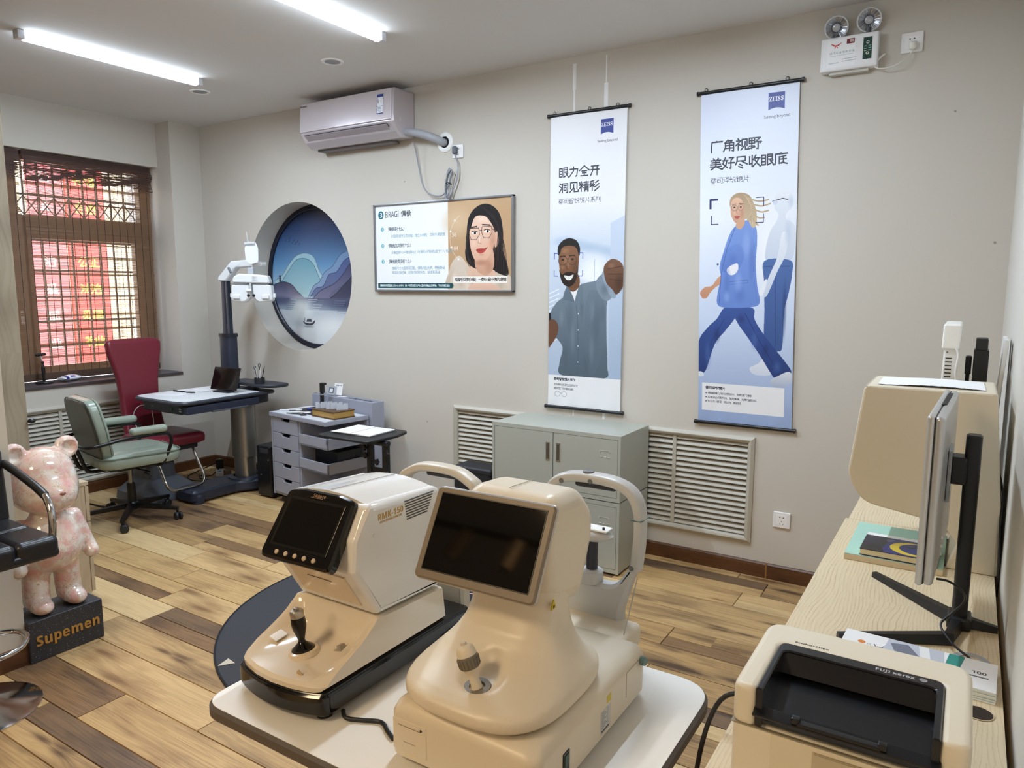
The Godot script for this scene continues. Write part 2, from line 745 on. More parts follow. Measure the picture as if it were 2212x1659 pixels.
# Chinese characters as pen strokes on a 25 x 25 grid (a = 0 ... y = 24), each pair of letters a point
const HAN := {
	"眼": "bdidivbvbd bjij bpip mcvcvlml mgvg mcmwst qlyx wnsq", "力": "cgvgtvqw lblkbw", "全": "mbal mbyl gmsm hqrq mlmw dwvw", "开": "ddvd clwl hdhmcx rdrx",
	"洞": "ccgf bigl bwhn jdjx jdwdwxtw mhth nlslssnsnl", "见": "eceq ecucuq mgmncx npnwxwxs", "精": "fbfx ajlj bdch jdih fkbq fkkp mdxd nhwh lkyk rbrk onox onwnwxuw oqwq otwt",
	"彩": "kbbd bfdi ffgi kejh akmk gkgx gkap gkmp vbog wioo xpmx", "蔡": "beye hbhg qbqg hhbo hhlhcq fkik nhvhkq oiyq hpqp dsvs msmykx ivfx pvsx", "司": "dcwcwxsw chrh dlplptdtdl",
	"智": "ecbh delf aljl gegkbo gkkn ndwdwlnlnd fpspsxfxfp ftst", "锐": "gbah dgkg bkkk alll gggwlt nbpf vbtf ngwgwnnnng pnlx tntwywys", "镜": "gbah dgkg bkkk gggwlt rbrd mdxd ofph vfuh lhyh niwiwpnpni nmwm qplx tptwywys",
	"片": "hbhncx rbrj hjxj hpspsx", "系": "vbdd meffogfj qjfm vnfn mnmx hqcv rqwv", "列": "acmc fcam cfkfat cjgn qeqr vbvxsw", "广": "mbmd ddyd ddcncx", "角": "kbdh kdsdoh fhvhvxsw fhfpbx nhnw fmvm frvr",
	"视": "ebgd bfkfao fkfx hmjo mdmq mdwdwq shsokx trtwywyt", "野": "bclclmbmbc bhlh gcgw brlr awmt ncwcrg ogrj mkykvn slsxpw", "美": "hbje rbpe cfwf ejuj bnwn mfmn brxr mnmrcx mryx",
	"好": "gbbnkv jhhqax ahlh ncwcrh rhrxow mmym", "尽": "ecucuk ekuk ecekbr mkyr jqot hupy", "收": "ddds dsiq ibix pbkk nhxh vhqqjx nkrqyx", "底": "mbmd cdyd cdcobx vhkj jijv jvpt jnwn qiruyw nuov",
	"泽": "ccgf bigl bwhn jcvckl mfyk knwn iryr rlrx", "佩": "gbak ehex jcjqhx jcwcwtyxyt lgug mktktrpr mkmr qgqx", "极": "fbfx ahlh fiaq filo ncuctjyj xjlx pjyx ncnnkx", "是": "gbsbskgkgb gfsf cnwn mnmw mrur hqbx hsmwyx",
	"什": "gbak ehex ljyj rbrx", "么": "nbdm qhdwvu rpxy", "在": "cfxf kbax fnfx lnwn rirv jvyv", "定": "mbmd cdcg cdwdwh giui mimv mnsn hnax hryx", "制": "dbbg cfmf akmk gbgx cocu coko kokt qeqr vbvxsw",
	"能": "gbbhkg clcx clklkxiw cpkp ctkt nbnjyjyg wdnf nlnwywyt wnnp", "做": "fbak dhdx jbjj gfmf gjmjmrgrgj qbnk oiyi wioxmx ppyx", "到": "acnc gcbkmk jgnm gkgv bqmq avnt qeqr vbvxsw",
	"公": "jbbm pbxm mkewtu rpwx", "正": "ddvd mdmw mmum gkgw bwxw", "法": "ccgf bigl bwhn khxh rbrm imym qmkvwt trxx", "治": "ccgf bigl bwhn qbkiwg ufyk kmwmwxkxkm", "爱": "ubdd ehgk lgmj teqj cmcp cmwmwp hrtr lpax kswswrhx mtyx",
	"国": "ccwcwxcxcc gisi hnrn gtst mimt pqrr", "敬": "cdmd fbff jbjf daj gblh lhlvir fmimirfr fmfr qbmk ohyh whqrlx ojrqyx", "业": "ibiv qbqv cgfq wgtp bvxv", "和": "jbbd ahlh gdgx ghap gilo oewewuouoe",
	"谐": "bcee aifigtjr lbli liri sbsk wdse sjyjyg qkmn nnxnxxnxnn nsxs", "自": "mbjf efuftxexef ekuk epup", "由": "dgvgvxdxdg dovo mbmx", "平": "cdwd gghk sgrk anyn mdmx", "等": "ebbh dffe qbnh pfye mhml ekuk bowo dscs fsts rnrxow hths irlu",
	"化": "hbal ehex wfmo pbpwywyr", "体": "gbak ehex jhyh rbrx rhjs rhys otut", "验": "acjcil cfclklixgw aqhq rbkk rbyk nlvl mpos qort wopv lwyw", "一": "amym", "款": "bdldgb bgkg djlj ambgm gmgwew dpbt jplt obmj ngygwl sglx slyx",
	"只": "edudumemed jqbx nqwx", "属": "ecwcwiei ececpbx ujil hkukuphphk mimx fsfx fswswxtx", "于": "fdtd blxl mdmxiw", "您": "fbaj cgco mbhj jgxgvj qgqpnp likn ukwn bseu gsgxtxtu lroe uswv", "的": "gbdf beiejvbvbe bnin obmk nfxfwxsw qkst",
	"专": "edue cjwj lbhokotovs msqy", "为": "fcif cjtjsxow lbkjbx onqq", "移": "kbbd ahlh gdgx ghap gilo sbnh pfxfoo qimm rmwp tnyn yomx", "动": "ccld aili gicsks jolt nhyhxxtw rcrknx", "互": "bdxd hdfmrm rmpx fhrh bxyx",
	"联": "aclc ccct jcjx cijj cojo atlq nbpf wbuf nhyh mnyn shsolx snyx", "生": "fbbl emvm mbmx dgwg bxyx", "活": "ccgf bigl bwhn vbkd hiyi sdso lolx lowowxlx", "而": "bcxc kcjg chcx chxhxxvw ihiv pipv", "设": "ccff aifigtjr nbnhkk nbvbvhyi lmwmlx omyx",
	"计": "ccff aifigtjr kjyj rbrx", "提": "ebexcw aiji aqjn mbwbwjmjmb mfwf kmym rmrv rqxq nplx mtyx", "供": "gbak ehex mbmp ubup jgyg ipyp oskx ssyx", "宽": "mbmd cdcg cdwdwg hhth kfki pfpi ilil iluluq ilir lnbx nrnxyxyt",
	"清": "ccgf bigl bwhn jdyd kgxg iixi rbri mknx mkwkwxuw mowo mrwr", "晰": "bchchububc bmhm jhph mbmx mhjp mhpm wbrcrnox riyi viwx", "根": "fbfx ahlh fiaq filo ncwcwlnl nhwh ncnwrs qlyx wnsq", "据": "ebexcw aiji aqjn lcxcxhlh lclnjx okyk tktp ppxpxxpxpp",
	"球": "adjd bjij fdfs asjp lgyg sbsxqw tdwf nknm sgxr pjqm lrqo", "几": "gdgocx gdrdrwxwxs", "何": "gbak ehex jdyd wdwxtw kjrjrrkrkj", "形": "bdnd akok fdfmbx kdkx xbrg xjro yqrx", "状": "gbgx chem aqgm kiyi rbrkjx rkyx udwg", "应": "mbmd ddyd ddcncx hjjs mioq uirs gwyw",
	"用": "edenbx edvdvxsw ejvj epvp mdmx", "成": "cgyg cgcnax clklkriq pbrmwyyt uoku sbvd", "型": "acnc aini fcfiem jcjm pepj vbvlsk dpup mmmx bxxx", "科": "jbbd ahlh gdgx ghap gilo pdrf oirk mryp vbvx", "技": "ebexcw aiji aqjn kgyg rbrm lmwmkx omyx", "薄": "beye hbhf qbqf ccgj bwhn kjwjwqkqkj kmwm qhqq itys usux",
	"光": "mbmk dchj ucqj akyk ikhqax qkqwywyr", "学": "ebgf lbme tbqf cgci cgwgwi gjrjml mmmxjw bpxp", "性": "ebex bgck hfij nclm mhxh rbrw mpwp kwyw", "出": "mbmw ddemtmtd bobxwx wowx", "众": "mbdk mbvk hlbx hoox rljx rnyx", "钻": "gbah dgkg bkkk gggwlt sbsm siyi mmwmwxmxmm",
	"立": "mbmf dfvf gjjs skox bxxx", "方": "mbmf bfxf jfjoax jmtmsxow", "镀": "gbah dgkg bkkk gggwlt sbsd mdyd mdmplx nhyh qfql uful qlul oowoox pqyx", "层": "ecwcwiei ececpbx jmtm hqwq nqivtu rtwx", "高": "mbmd bdxd ifqfqjijif cncx cmwmwxuw hqqqquhuhq", "透": "bcee ajdjdsbv awgtywy yble ldyd qbql qfjl qfyl onkt nnunmx unus",
	"耐": "bclc gcfh bhbx bhlhlxkx fhft ihit nhyh vbvxsw pmrq", "磨": "mbmd ddyd ddcncx gglg iejeim qgyg ufum opep hqwq jshxy rtwtwxrxrt", "损": "ebexcw aiji aqjn nbvbvhnhnb mkxkxs mkms rnrqlx tuyx", "富": "mbmd cdcg cdwdwg hhsh hksksnhnhk dqvqvxdxdq dtvt mqmx", "明": "bcjcjububc bljl ncnnkx ncwcwxuw nhwh nmwm",
	"对": "bckc kcbw djkt niyi vbvxsw pnrq", "面": "bcxc meki eiuiuxexei jijx pipx", "部": "gbgd bdld dgei jgik akmk dnjnjvdvdn pbpx pbwbtlwotr", "进": "ccee bjdjdtbw gvyw igyi hnyn obotlv ubuv", "行": "hbag hhbo eiex leye ljyj tjtxqw",
	"息": "lbje fdsdsnfnfd fhsh dqcv hqhwrwrt mpns tqvu", "扫": "ebexcw aiji aqjn leweuwlw lnvn", "描": "ebexcw aiji aqjn mfyf pbpi ubui nlwlwxnxnl nrwr rlrx", "建": "bcgcdjgkbx cmfvyx khyh mdwdwlml lpyp rbrv",
	"模": "fbfx ahlh fiaq filo mfyf qbqh ubuh oiwiwpopoi onwn mrys rqkx ryyx", "采": "ubdd ehgk lgmj teqj bnxn mnmx mnbv mnxv", "集": "hbbk fefm fgvg fjvj fmvm pdpm bpxp mnmx mpcx mpwx", "项": "bdjd fdfp apkn mcyc rcqh ohwhws ohos soskx tsyx",
	"数": "gbgl akmk cdei kdii gkcp arlr iogxcx qbnk oiyi wioxmx ppyx", "特": "cebj ahkh fbfx aqkn mfxf rbrk lkyk lpyp vkvxsw oqqt", "点": "mbmk mfwf fkskssfsfk dudx jujx pupx uvwx", "框": "fbfx ahlh fiaq filo xcncnwyw phwh pmwm oqxq shsq",
	"参": "kbdgqg qdtg bjxj lgaq mjyr qlip rogu suex", "个": "mbal mbyl mkmx", "人": "mbmjbx mjyx", "调": "ccff aifigtjr kckqhx kcxcxxvw nhuh rdrm nlvl ppupuuppp", "整": "bdld gbgk cfkf rbnj oftf xdno pfym bnxn mnmx mrtr gsgx bxxx",
	"尺": "ecucul elul ecelbx mlyx", "寸": "bhyh rbrxow hmkr", "与": "hbhkwkuxqw hfuf bprp", "更": "bcxc fgsgsofofg fksk mcmqcx hqyx", "匹": "xccccwyw jcjnfs qcqoxo", "配": "acmc bgbx bglglxbx eceq icip bsls oewewlolovywyr",
	"戴": "bdod hbhi aing cjmjmpcpcj asls pbryys wlnu", "轻": "aflf fbclmm gigx arlp ncwcmm tgxm nowo sosw myyw", "盈": "dcucsjpj fcbl fgkgdn hhll dqdw iqiw pqpw uquw awyw", "无": "edud bkwk mdmkcx okowxwxr", "痕": "mbmd edye edepbx bhdk hhuhuoho hkuk hnhx oryx",
	"稳": "jbbd ahlh gdgx ghap gilo rbmg qdvd tdsg nhxhxono nkxk ntmx qsrxwx", "固": "ccwcwxcxcc fjtj mfmn imrmrririm", "舒": "gbah gbmh dhjh glgp bklk cqkqkvcvcq pcwcsh nkykvn slsxpw", "适": "ccee bjdjdtbw gvyw wblf hkyk rgrl kowowtktko",
	"度": "mbmd ddyd ddcncx gjyj kgkn sgsn knsn hrurhx irxx", "变": "mbme cexe ielk qepk gicm sivm dowofx iryx", "近": "ccee bjdjdtbw gvyw wblf lfljhq ljyj sjsu", "防": "bcbx bcgcdjgnco sbsf kfyf pfpogx pmwmvxtx", "控": "ebexcw aiji aqjn qbqd ldlg ldydyg pgmk ugxk lnxn rnrv kvyv",
	"有": "bfxf lbbo gkgx gkukuxsx goto gsus", "效": "gbgd bfmf dhbl ihlk cnkx knbx qbnk oiyi wioxmx ppyx", "渐": "ccgf bigl bwhn ielh kcgomo lhlx irnp xbrcrmox rjyj vjvx", "易": "gbsbskgkgb gfsf glbq gnwnuxqw lmdw qnjx", "德": "hbag hhbo eiex kdyd rbrg kgwgwlklkg pgpl kpyp jtiw mtmxuxut",
	"口": "efufuvevef", "材": "fbfx ahlh fiaq filo mhyh tbtxqw thmr", "料": "fbfx ajlj bdch jdih fkbq fkkp pdrf oirk mryp vbvx", "种": "jbbd ahlh gdgx ghap gilo nfxfxonnonf sbsx", "医": "xccccwyw jdgh hgug flvl nglmfs nmtr", "尼": "ecvcvjej ecepbx tmio jljwxwxs",
	"龙": "bhyh kbjnbx phpwywyr vjio rceu", "可": "bdyd udutxrw ejojopepej", "以": "dddukt vbthbx jfmi qoyx", "直": "bdxd mbmg gggw gguguw gkuk gouo gsus bwyw", "接": "ebexcw aiji aqjn rbrd leye oeph wevh kiyi pktqlx kpyp", "触": "gbak fekejh chcrax chkhkx gchw clkl nfnp nfxfxpnp sbsv luyt",
	"血": "mbig dhuhuv dhdv jhjv ohov avyv", "液": "ccgf bigl bwhn rbrd ieye nglm mkmx rgom ohxhnx pmyx", "骨": "hbrbri hbhi mfhf dich dixj glsl gkgx slsxqw goso grsr", "骼": "cbjbjh cbch bilh clcx clklkx coko rbmk pfwfmp qiyp oqwqwxoxoq", "不": "bdxd ndbo mhmx plxr",
	"会": "mbak mbyk hjqj cowo jogwsv qsux", "引": "ccldljcjcpkp kpjxgw vbvx", "起": "bfkf gbgk akmk gkgr hnln dnbx cryy ocwcwlolowyw", "过": "ccee bjdjdtbw gvyw jhyh tbtuqs lklo", "敏": "fbbh cjkjktcv aolo dgdt gfgh pbnk oiyi wioxmx ppyx",
	"消": "ccgf bigl bwhn rbrh keni ydvh kjkx kjwjwxuw knwn krwr", "急": "jbdg iesepi giuiuofo glul docs iohwrwrs mnnq tovs", "照": "bcjcjobobc bijj mcycxklj qcml nnwnwsnsnn dudx jujx pupx uvwx", "灯": "gbgkbx cgdj kgij gmkr mdyd tdtxqw", "具": "gbsbsqgqgb gfsf gjsj gmsm bqyq jsdx psvx",
}

func han(p: P, s: String, x: float, y: float, size: float, c: Color, weight := 0.1, gap := 1.06, sx := 1.0) -> float:
	# y is the top of the characters
	var pen := x
	for i in s.length():
		var ch := s[i]
		if HAN.has(ch):
			for stroke in HAN[ch].split(" "):
				var pts := []
				for q in range(0, stroke.length() - 1, 2):
					pts.append(Vector2(pen + (stroke.unicode_at(q) - 97) / 24.0 * size * sx, y + (stroke.unicode_at(q + 1) - 97) / 24.0 * size))
				p.line(pts, size * weight, c)
			pen += size * gap * sx
		elif ch == " ":
			pen += size * 0.5 * sx
		elif ch == "，" or ch == "。":
			p.line([Vector2(pen + size * 0.15, y + size * 0.82), Vector2(pen + size * 0.1, y + size)], size * weight, c)
			pen += size * gap * sx
		else:
			pen += type(p, ch, pen, y + size * 0.92, size, c, weight > 0.11, false, 0.9 * sx)
	return pen - x

func print_mat(p: P, rough := 0.5, opt := {}) -> StandardMaterial3D:
	var m := StandardMaterial3D.new()
	m.albedo_texture = p.tex()
	m.roughness = rough
	m.texture_repeat = false
	for k in opt:
		m.set(k, opt[k])
	return m

# ---- wood: long grain with knots, drawn along the picture's width
func wood(w: int, h: int, seed_: int, light: Color, dark: Color, knots := 2, contrast := 1.0, stretch := 7.0) -> ImageTexture:
	var n := FastNoiseLite.new()
	n.seed = seed_
	n.frequency = 0.012
	n.fractal_octaves = 3
	var fine := FastNoiseLite.new()
	fine.seed = seed_ + 77
	fine.frequency = 0.09
	fine.fractal_octaves = 2
	var big := FastNoiseLite.new()
	big.seed = seed_ + 5
	big.frequency = 0.006
	var rng := RandomNumberGenerator.new()
	rng.seed = seed_ * 31 + 7
	var ks := []
	for i in knots:
		ks.append([rng.randf_range(0.08, 0.92) * w, rng.randf_range(0.15, 0.85) * h, rng.randf_range(0.35, 1.0) * h * 0.22])
	var bytes := PackedByteArray()
	bytes.resize(w * h * 3)
	var i := 0
	for y in h:
		for x in w:
			var yy := float(y)
			var kd := 0.0
			for q in ks:
				var dx: float = (x - q[0]) / (q[2] * 3.0)
				var dy: float = (y - q[1]) / q[2]
				var d2 := dx * dx + dy * dy
				if d2 < 9.0:
					var f := exp(-d2)
					yy += dy * f * q[2] * 1.4
					kd = maxf(kd, exp(-d2 * 3.0))
			var a := n.get_noise_2d(x / stretch, yy * 1.6)
			var rings := sin((yy * 0.22 + a * 14.0)) * 0.5 + 0.5
			var b := fine.get_noise_2d(x / (stretch * 3.0), yy * 2.2)
			var c := big.get_noise_2d(x * 0.45, y * 1.2)
			var f := 0.16 * rings + 0.3 * maxf(0.0, b) + 0.75 * maxf(0.0, c + 0.02) + kd * 0.75
			f = clampf(f * contrast, 0.0, 1.0)
			var col := light.lerp(dark, f)
			bytes[i] = int(clampf(col.r, 0, 1) * 255)
			bytes[i + 1] = int(clampf(col.g, 0, 1) * 255)
			bytes[i + 2] = int(clampf(col.b, 0, 1) * 255)
			i += 3
	var im := Image.create_from_data(w, h, false, Image.FORMAT_RGB8, bytes)
	im.generate_mipmaps()
	return ImageTexture.create_from_image(im)

# ---- ash or oak veneer: thin wavy lines on a plain ground, along the picture's width
func ash(w: int, h: int, seed_: int, light: Color, line: Color) -> ImageTexture:
	var n := FastNoiseLite.new()
	n.seed = seed_
	n.frequency = 0.006
	n.fractal_octaves = 3
	var fine := FastNoiseLite.new()
	fine.seed = seed_ + 3
	fine.frequency = 0.05
	var bytes := PackedByteArray()
	bytes.resize(w * h * 3)
	var i := 0
	for y in h:
		for x in w:
			var a := n.get_noise_2d(x * 0.12, y * 0.55)
			var f := fine.get_noise_2d(x * 0.08, y * 2.4)
			var s := fposmod((y + a * 34.0 + 2.5 * n.get_noise_2d(x * 0.6, y * 2.0)) / 7.0, 1.0)
			var l := smoothstep(0.72, 0.95, s) * (1.0 - smoothstep(0.95, 1.0, s))
			var k := clampf(0.62 * l * (0.3 + 0.8 * absf(fine.get_noise_2d(x * 0.02, y * 0.3)) * 2.0) + 0.16 * maxf(f, 0.0), 0.0, 1.0)
			var col := light.lerp(line, k)
			bytes[i] = int(col.r * 255)
			bytes[i + 1] = int(col.g * 255)
			bytes[i + 2] = int(col.b * 255)
			i += 3
	var im := Image.create_from_data(w, h, false, Image.FORMAT_RGB8, bytes)
	return ImageTexture.create_from_image(im)

# ---------------------------------------------------------------- the room
var wall_m: StandardMaterial3D
var oak_v: ImageTexture
var oak_z: ImageTexture

func turned(t: ImageTexture) -> ImageTexture:
	var im := t.get_image()
	im.clear_mipmaps()
	im.rotate_90(CLOCKWISE)
	return ImageTexture.create_from_image(im)

# wood laid on without UVs; the scale is repeats in a metre
func wood_mat(t: Texture2D, sx: float, sy: float, rough := 0.5, col := Color.WHITE) -> StandardMaterial3D:
	var m := StandardMaterial3D.new()
	m.albedo_texture = t
	m.albedo_color = col
	m.roughness = rough
	m.uv1_triplanar = true
	m.uv1_world_triplanar = true
	m.uv1_scale = Vector3(sx, sy, sx)
	return m

func build_shell():
	wall_m = mat(rgb(206, 200, 190), 0.85)
	build_floor()
	# ceiling
	var gc := g()
	gc.lohi(vx(-6.2, CEIL, -0.5), vx(2.2, CEIL + 0.15, 8.2))
	var ce := put("ceiling", gc, mat(rgb(222, 221, 220), 0.9))
	struct(ce)
	# back wall with the round niche and the radiator recess
	var w := g()
	var zb := -0.32
	w.lohi(vx(-6.2, -0.1, zb), vx(-5.05, CEIL, 0))
	w.lohi(vx(-5.05, -0.1, zb), vx(-3.75, 1.0, 0))
	w.lohi(vx(-5.05, 2.24, zb), vx(-3.75, CEIL, 0))
	w.lohi(vx(-3.75, -0.1, zb), vx(-2.89, CEIL, 0))
	w.lohi(vx(-2.89, -0.1, zb), vx(-0.962, 0.212, 0))
	w.lohi(vx(-2.89, 0.728, zb), vx(-0.962, CEIL, 0))
	w.lohi(vx(-2.89, 0.212, zb), vx(-0.962, 0.728, zb + 0.05))
	w.lohi(vx(-0.962, -0.1, zb), vx(0.5, CEIL, 0))
	# square block with a round hole
	var c := Vector2(-4.415, 1.622)
	var r := 0.567
	var n := 96
	for k in n:
		var a := TAU * k / n
		var b := TAU * (k + 1) / n
		var p := c + Vector2(cos(a), sin(a)) * r
		var q := c + Vector2(cos(b), sin(b)) * r
		var ps := edge_of(c, a)
		var qs := edge_of(c, b)
		w.quad(vx(p.x, p.y, 0), vx(ps.x, ps.y, 0), vx(qs.x, qs.y, 0), vx(q.x, q.y, 0))
		if absf(ps.x - qs.x) > 1e-4 and absf(ps.y - qs.y) > 1e-4:
			var k2 := Vector2(-3.75 if ps.x > c.x else -5.05, 2.24 if ps.y > c.y else 1.0)
			w.tri(vx(ps.x, ps.y, 0), vx(k2.x, k2.y, 0), vx(qs.x, qs.y, 0))
		w.quad(vx(q.x, q.y, 0), vx(q.x, q.y, -0.205), vx(p.x, p.y, -0.205), vx(p.x, p.y, 0))
	w.lohi(vx(-5.05, 1.0, zb), vx(-3.75, 2.24, -0.205))
	var wb := put("wall_back", w, wall_m)
	struct(wb)
	# white filler strips on the back wall, above and below the narrow banner
	var white := mat(rgb(240, 240, 238), 0.7)
	for s in [[-2.041, 2.826, 0.77], [-1.838, 2.842, 0.77]]:
		var f := g()
		var pts := []
		for i in 15:
			var y: float = lerpf(s[1], s[2], i / 14.0)
			pts.append(vx(s[0] + sin(i * 2.1 + s[0] * 9) * 0.003 + (s[1] - y) * 0.012, y, 0.0005))
		for i in 14:
			var wd: float = 0.005 + 0.002 * sin(i * 1.7)
			if i == 0 and s[0] < -2.0 or i == 1 and s[0] > -2.0:
				wd = 0.0095
			f.lohi(pts[i] - vx(wd, 0, 0.002), pts[i + 1] + vx(wd, 0, 0.001))
		put("filler_strip", f, white, wb)
	# small marks on the wall
	for s in [[-3.33, 2.26], [-0.13, 2.33], [0.06, 1.75], [-3.16, 0.62]]:
		put("nail_mark", g().at(vx(s[0], s[1], 0.0005), Basis(Vector3.RIGHT, PI / 2)).cyl(Vector3.ZERO, 0.005, 0.002, 10), mat(rgb(158, 152, 142), 0.9), wb)
	# window wall: pillar, wall under the sill, beam, far part beyond the window
	var l := g()
	l.lohi(vx(-6.2, -0.1, -0.32), vx(XW, CEIL, 0.272))
	l.lohi(vx(-6.2, -0.1, 0.272), vx(XW - 0.1, 0.125, 2.9))
	l.lohi(vx(-6.2, 0.655, 0.272), vx(XW, 0.822, 2.9))
	l.lohi(vx(XW - 0.1, 0.0, 0.272), vx(XW, 0.125, 2.9))
	l.lohi(vx(XW - 0.16, 0.1, 0.272), vx(XW - 0.14, 0.69, 2.9))
	l.lohi(vx(-6.2, 0.1, 0.272), vx(XW, 0.69, 0.785))
	l.lohi(vx(-6.2, 0.1, 2.315), vx(XW, 0.69, 2.9))
	l.lohi(vx(-6.2, 2.515, 0.272), vx(-5.74, CEIL, 2.9))
	l.lohi(vx(-6.2, 0.822, 1.85), vx(XW, CEIL, 2.9))
	l.lohi(vx(-6.2, -0.1, 2.9), vx(XW, CEIL, 8.2))
	struct(put("wall_left", l, wall_m))
	# right wall, wall behind the camera
	struct(put("wall_right", g().lohi(vx(XR, -0.1, 0), vx(XR + 0.2, CEIL, 8.2)), mat(rgb(216, 212, 204), 0.6)))
	struct(put("wall_front", g().lohi(vx(-6.2, -0.1, 8.0), vx(0.5, CEIL, 8.2)), wall_m))
	# partition beside the bear: plastered end and a wood-clad board
	oak_v = turned(wood(1024, 256, 91, rgb(196, 180, 154), rgb(118, 100, 80), 4, 0.55, 22.0))
	var pw := put("wall_partition", g().lohi(vx(-3.66, 0.0, 2.575), vx(-3.206, CEIL, 4.3)), mat(rgb(205, 196, 180), 0.8))
	struct(pw)
	var wm := wood_mat(oak_v, 2.2, 0.8, 0.5, Color(0.86, 0.86, 0.86))
	struct(put("trim_1", g().rbox(vx(-3.68, 1.73, 2.436), vx(0.05, 2.268, 0.272), 0.003), wm))
	var kn := put("coat_knob", g().sphere(vx(-3.645, 0.932, 2.289), vx(0.012, 0.012, 0.018), 14, 8), mat(rgb(20, 20, 22), 0.3))
	tag(kn, "small black knob on the edge of the wood-clad partition", "knob")
	# base boards
	var bt := wood(512, 64, 17, rgb(98, 62, 36), rgb(52, 30, 18), 0, 1.0, 9.0)
	var bm := wood_mat(bt, 1.6, 9.0, 0.35)
	var prof := [Vector2(0, 0), Vector2(0.014, 0), Vector2(0.014, 0.062), Vector2(0.011, 0.068), Vector2(0.012, 0.074), Vector2(0.006, 0.082), Vector2(0, 0.083)]
	var bb := Node3D.new()
	bb.name = "baseboard_back"
	add_child(bb)
	struct(bb)
	for s in [[-5.555, -4.0], [-4.0, -2.5], [-2.5, -0.842], [-0.834, 0.118]]:
		var p := g().at(vx(s[0], 0, 0), Basis(vx(0, 0, 1), Vector3.UP, vx(-1, 0, 0)).inverse())
		var bg := g()
		var ra := []
		var rb := []
		for q in prof:
			ra.append(vx(s[0], q.y, q.x))
			rb.append(vx(s[1], q.y, q.x))
		bg.skin([ra, rb])
		put("board", bg, bm, bb)
	var joint := g()
	joint.lohi(vx(-0.842, 0, 0), vx(-0.834, 0.083, 0.0145))
	put("joint_cover", joint, mat(rgb(150, 105, 55), 0.5), bb)
	var bl := g()
	for s in [[XW, 0.0, 2.9, 1], [-3.206, 2.575, 4.3, 1]]:
		var ra := []
		var rb := []
		for q in prof:
			ra.append(vx(s[0] + q.x, q.y, s[1]))
			rb.append(vx(s[0] + q.x, q.y, s[2]))
		var one := g().skin([ra, rb])
		struct(put("baseboard_left" if s[0] < -5 else "baseboard_partition", one, bm))

func edge_of(c: Vector2, a: float) -> Vector2:
	# where a ray from c meets the block's rectangle
	var d := Vector2(cos(a), sin(a))
	var tx := ((-3.75 if d.x > 0 else -5.05) - c.x) / d.x if absf(d.x) > 1e-6 else 1e9
	var ty := ((2.24 if d.y > 0 else 1.0) - c.y) / d.y if absf(d.y) > 1e-6 else 1e9
	var t := minf(tx, ty)
	return c + d * t

func build_floor():
	var fl := put("floor", g().lohi(vx(-6.2, -0.12, -0.5), vx(2.2, -0.012, 8.2)), mat(rgb(60, 42, 28), 0.9))
	struct(fl)
	var ms := []
	var tones := [
		[rgb(216, 182, 130), rgb(128, 96, 64), 2, 0.85], [rgb(208, 173, 120), rgb(112, 82, 54), 2, 0.95], [rgb(222, 192, 142), rgb(140, 108, 74), 1, 0.75], [rgb(200, 166, 116), rgb(102, 78, 56), 3, 1.05],
		[rgb(190, 154, 104), rgb(86, 66, 50), 2, 1.25], [rgb(148, 116, 82), rgb(72, 56, 45), 2, 1.2], [rgb(132, 106, 80), rgb(64, 52, 44), 1, 1.1]]
	for i in tones.size():
		var m := StandardMaterial3D.new()
		m.albedo_texture = wood(768, 144, 300 + i, tones[i][0], tones[i][1], tones[i][2], tones[i][3], 6.0)
		m.roughness = 0.36
		m.metallic_specular = 0.4
		ms.append(m)
	var rng := RandomNumberGenerator.new()
	rng.seed = 12
	var meshes := {}
	var row := 0
	for r in range(-13, 17):
		var z := 2.30 + r * 0.185
		if z < -0.12 or z > 4.4:
			continue
		var x := -5.6 - fposmod(r * 0.437 + 0.1, 0.9)
		while x < 0.2:
			var len: float = [0.65, 0.95, 1.25][rng.randi() % 3]
			var split := rng.randf() < 0.34
			var halves := [[z, 0.1], [z + 0.1, 0.085]] if split else [[z, 0.185]]
			for h in halves:
				var dark := split and rng.randf() < 0.5
				var k: int = (5 + rng.randi() % 2) if dark else [0, 1, 2, 3, 4, 0, 1, 2, 3][rng.randi() % 9]
				if not split and rng.randf() < 0.07:
					k = 5
				var key := [len, h[1], rng.randi() % 3]
				if not meshes.has(key):
					meshes[key] = plank(len, h[1], key[2])
				var o := put_mesh("plank", meshes[key], ms[k], fl)
				o.position = vx(x, 0, h[0])
				if rng.randf() < 0.5:
					o.rotation.y = PI
					o.position += vx(len, 0, h[1])
			x += len
		row += 1

func plank(len: float, wd: float, variant: int) -> ArrayMesh:
	var q := g()
	var e := 0.0012
	var b := 0.0025
	q.tri(vx(0, 0, 0), vx(0, 0, 0), vx(0, 0, 0))
	q.v.clear()
	var u0 := variant * 0.17
	var us := len / 1.6
	var v0 := 0.0 if wd > 0.15 else variant * 0.2
	var vs := wd / 0.185
	var r := Rect2(u0, v0, us, vs)
	q.uvquad(vx(b, 0, wd - b), vx(len - b, 0, wd - b), vx(len - b, 0, b), vx(b, 0, b), r)
	var edge := Rect2(u0, v0, us, 0.02)
	q.uvquad(vx(e, -0.006, wd - e), vx(len - e, -0.006, wd - e), vx(len - b, 0, wd - b), vx(b, 0, wd - b), edge)
	q.uvquad(vx(len - e, -0.006, e), vx(e, -0.006, e), vx(b, 0, b), vx(len - b, 0, b), edge)
	q.uvquad(vx(e, -0.006, e), vx(e, -0.006, wd - e), vx(b, 0, wd - b), vx(b, 0, b), edge)
	q.uvquad(vx(len - e, -0.006, wd - e), vx(len - e, -0.006, e), vx(len - b, 0, b), vx(len - b, 0, wd - b), edge)
	return q.mesh(10.0)

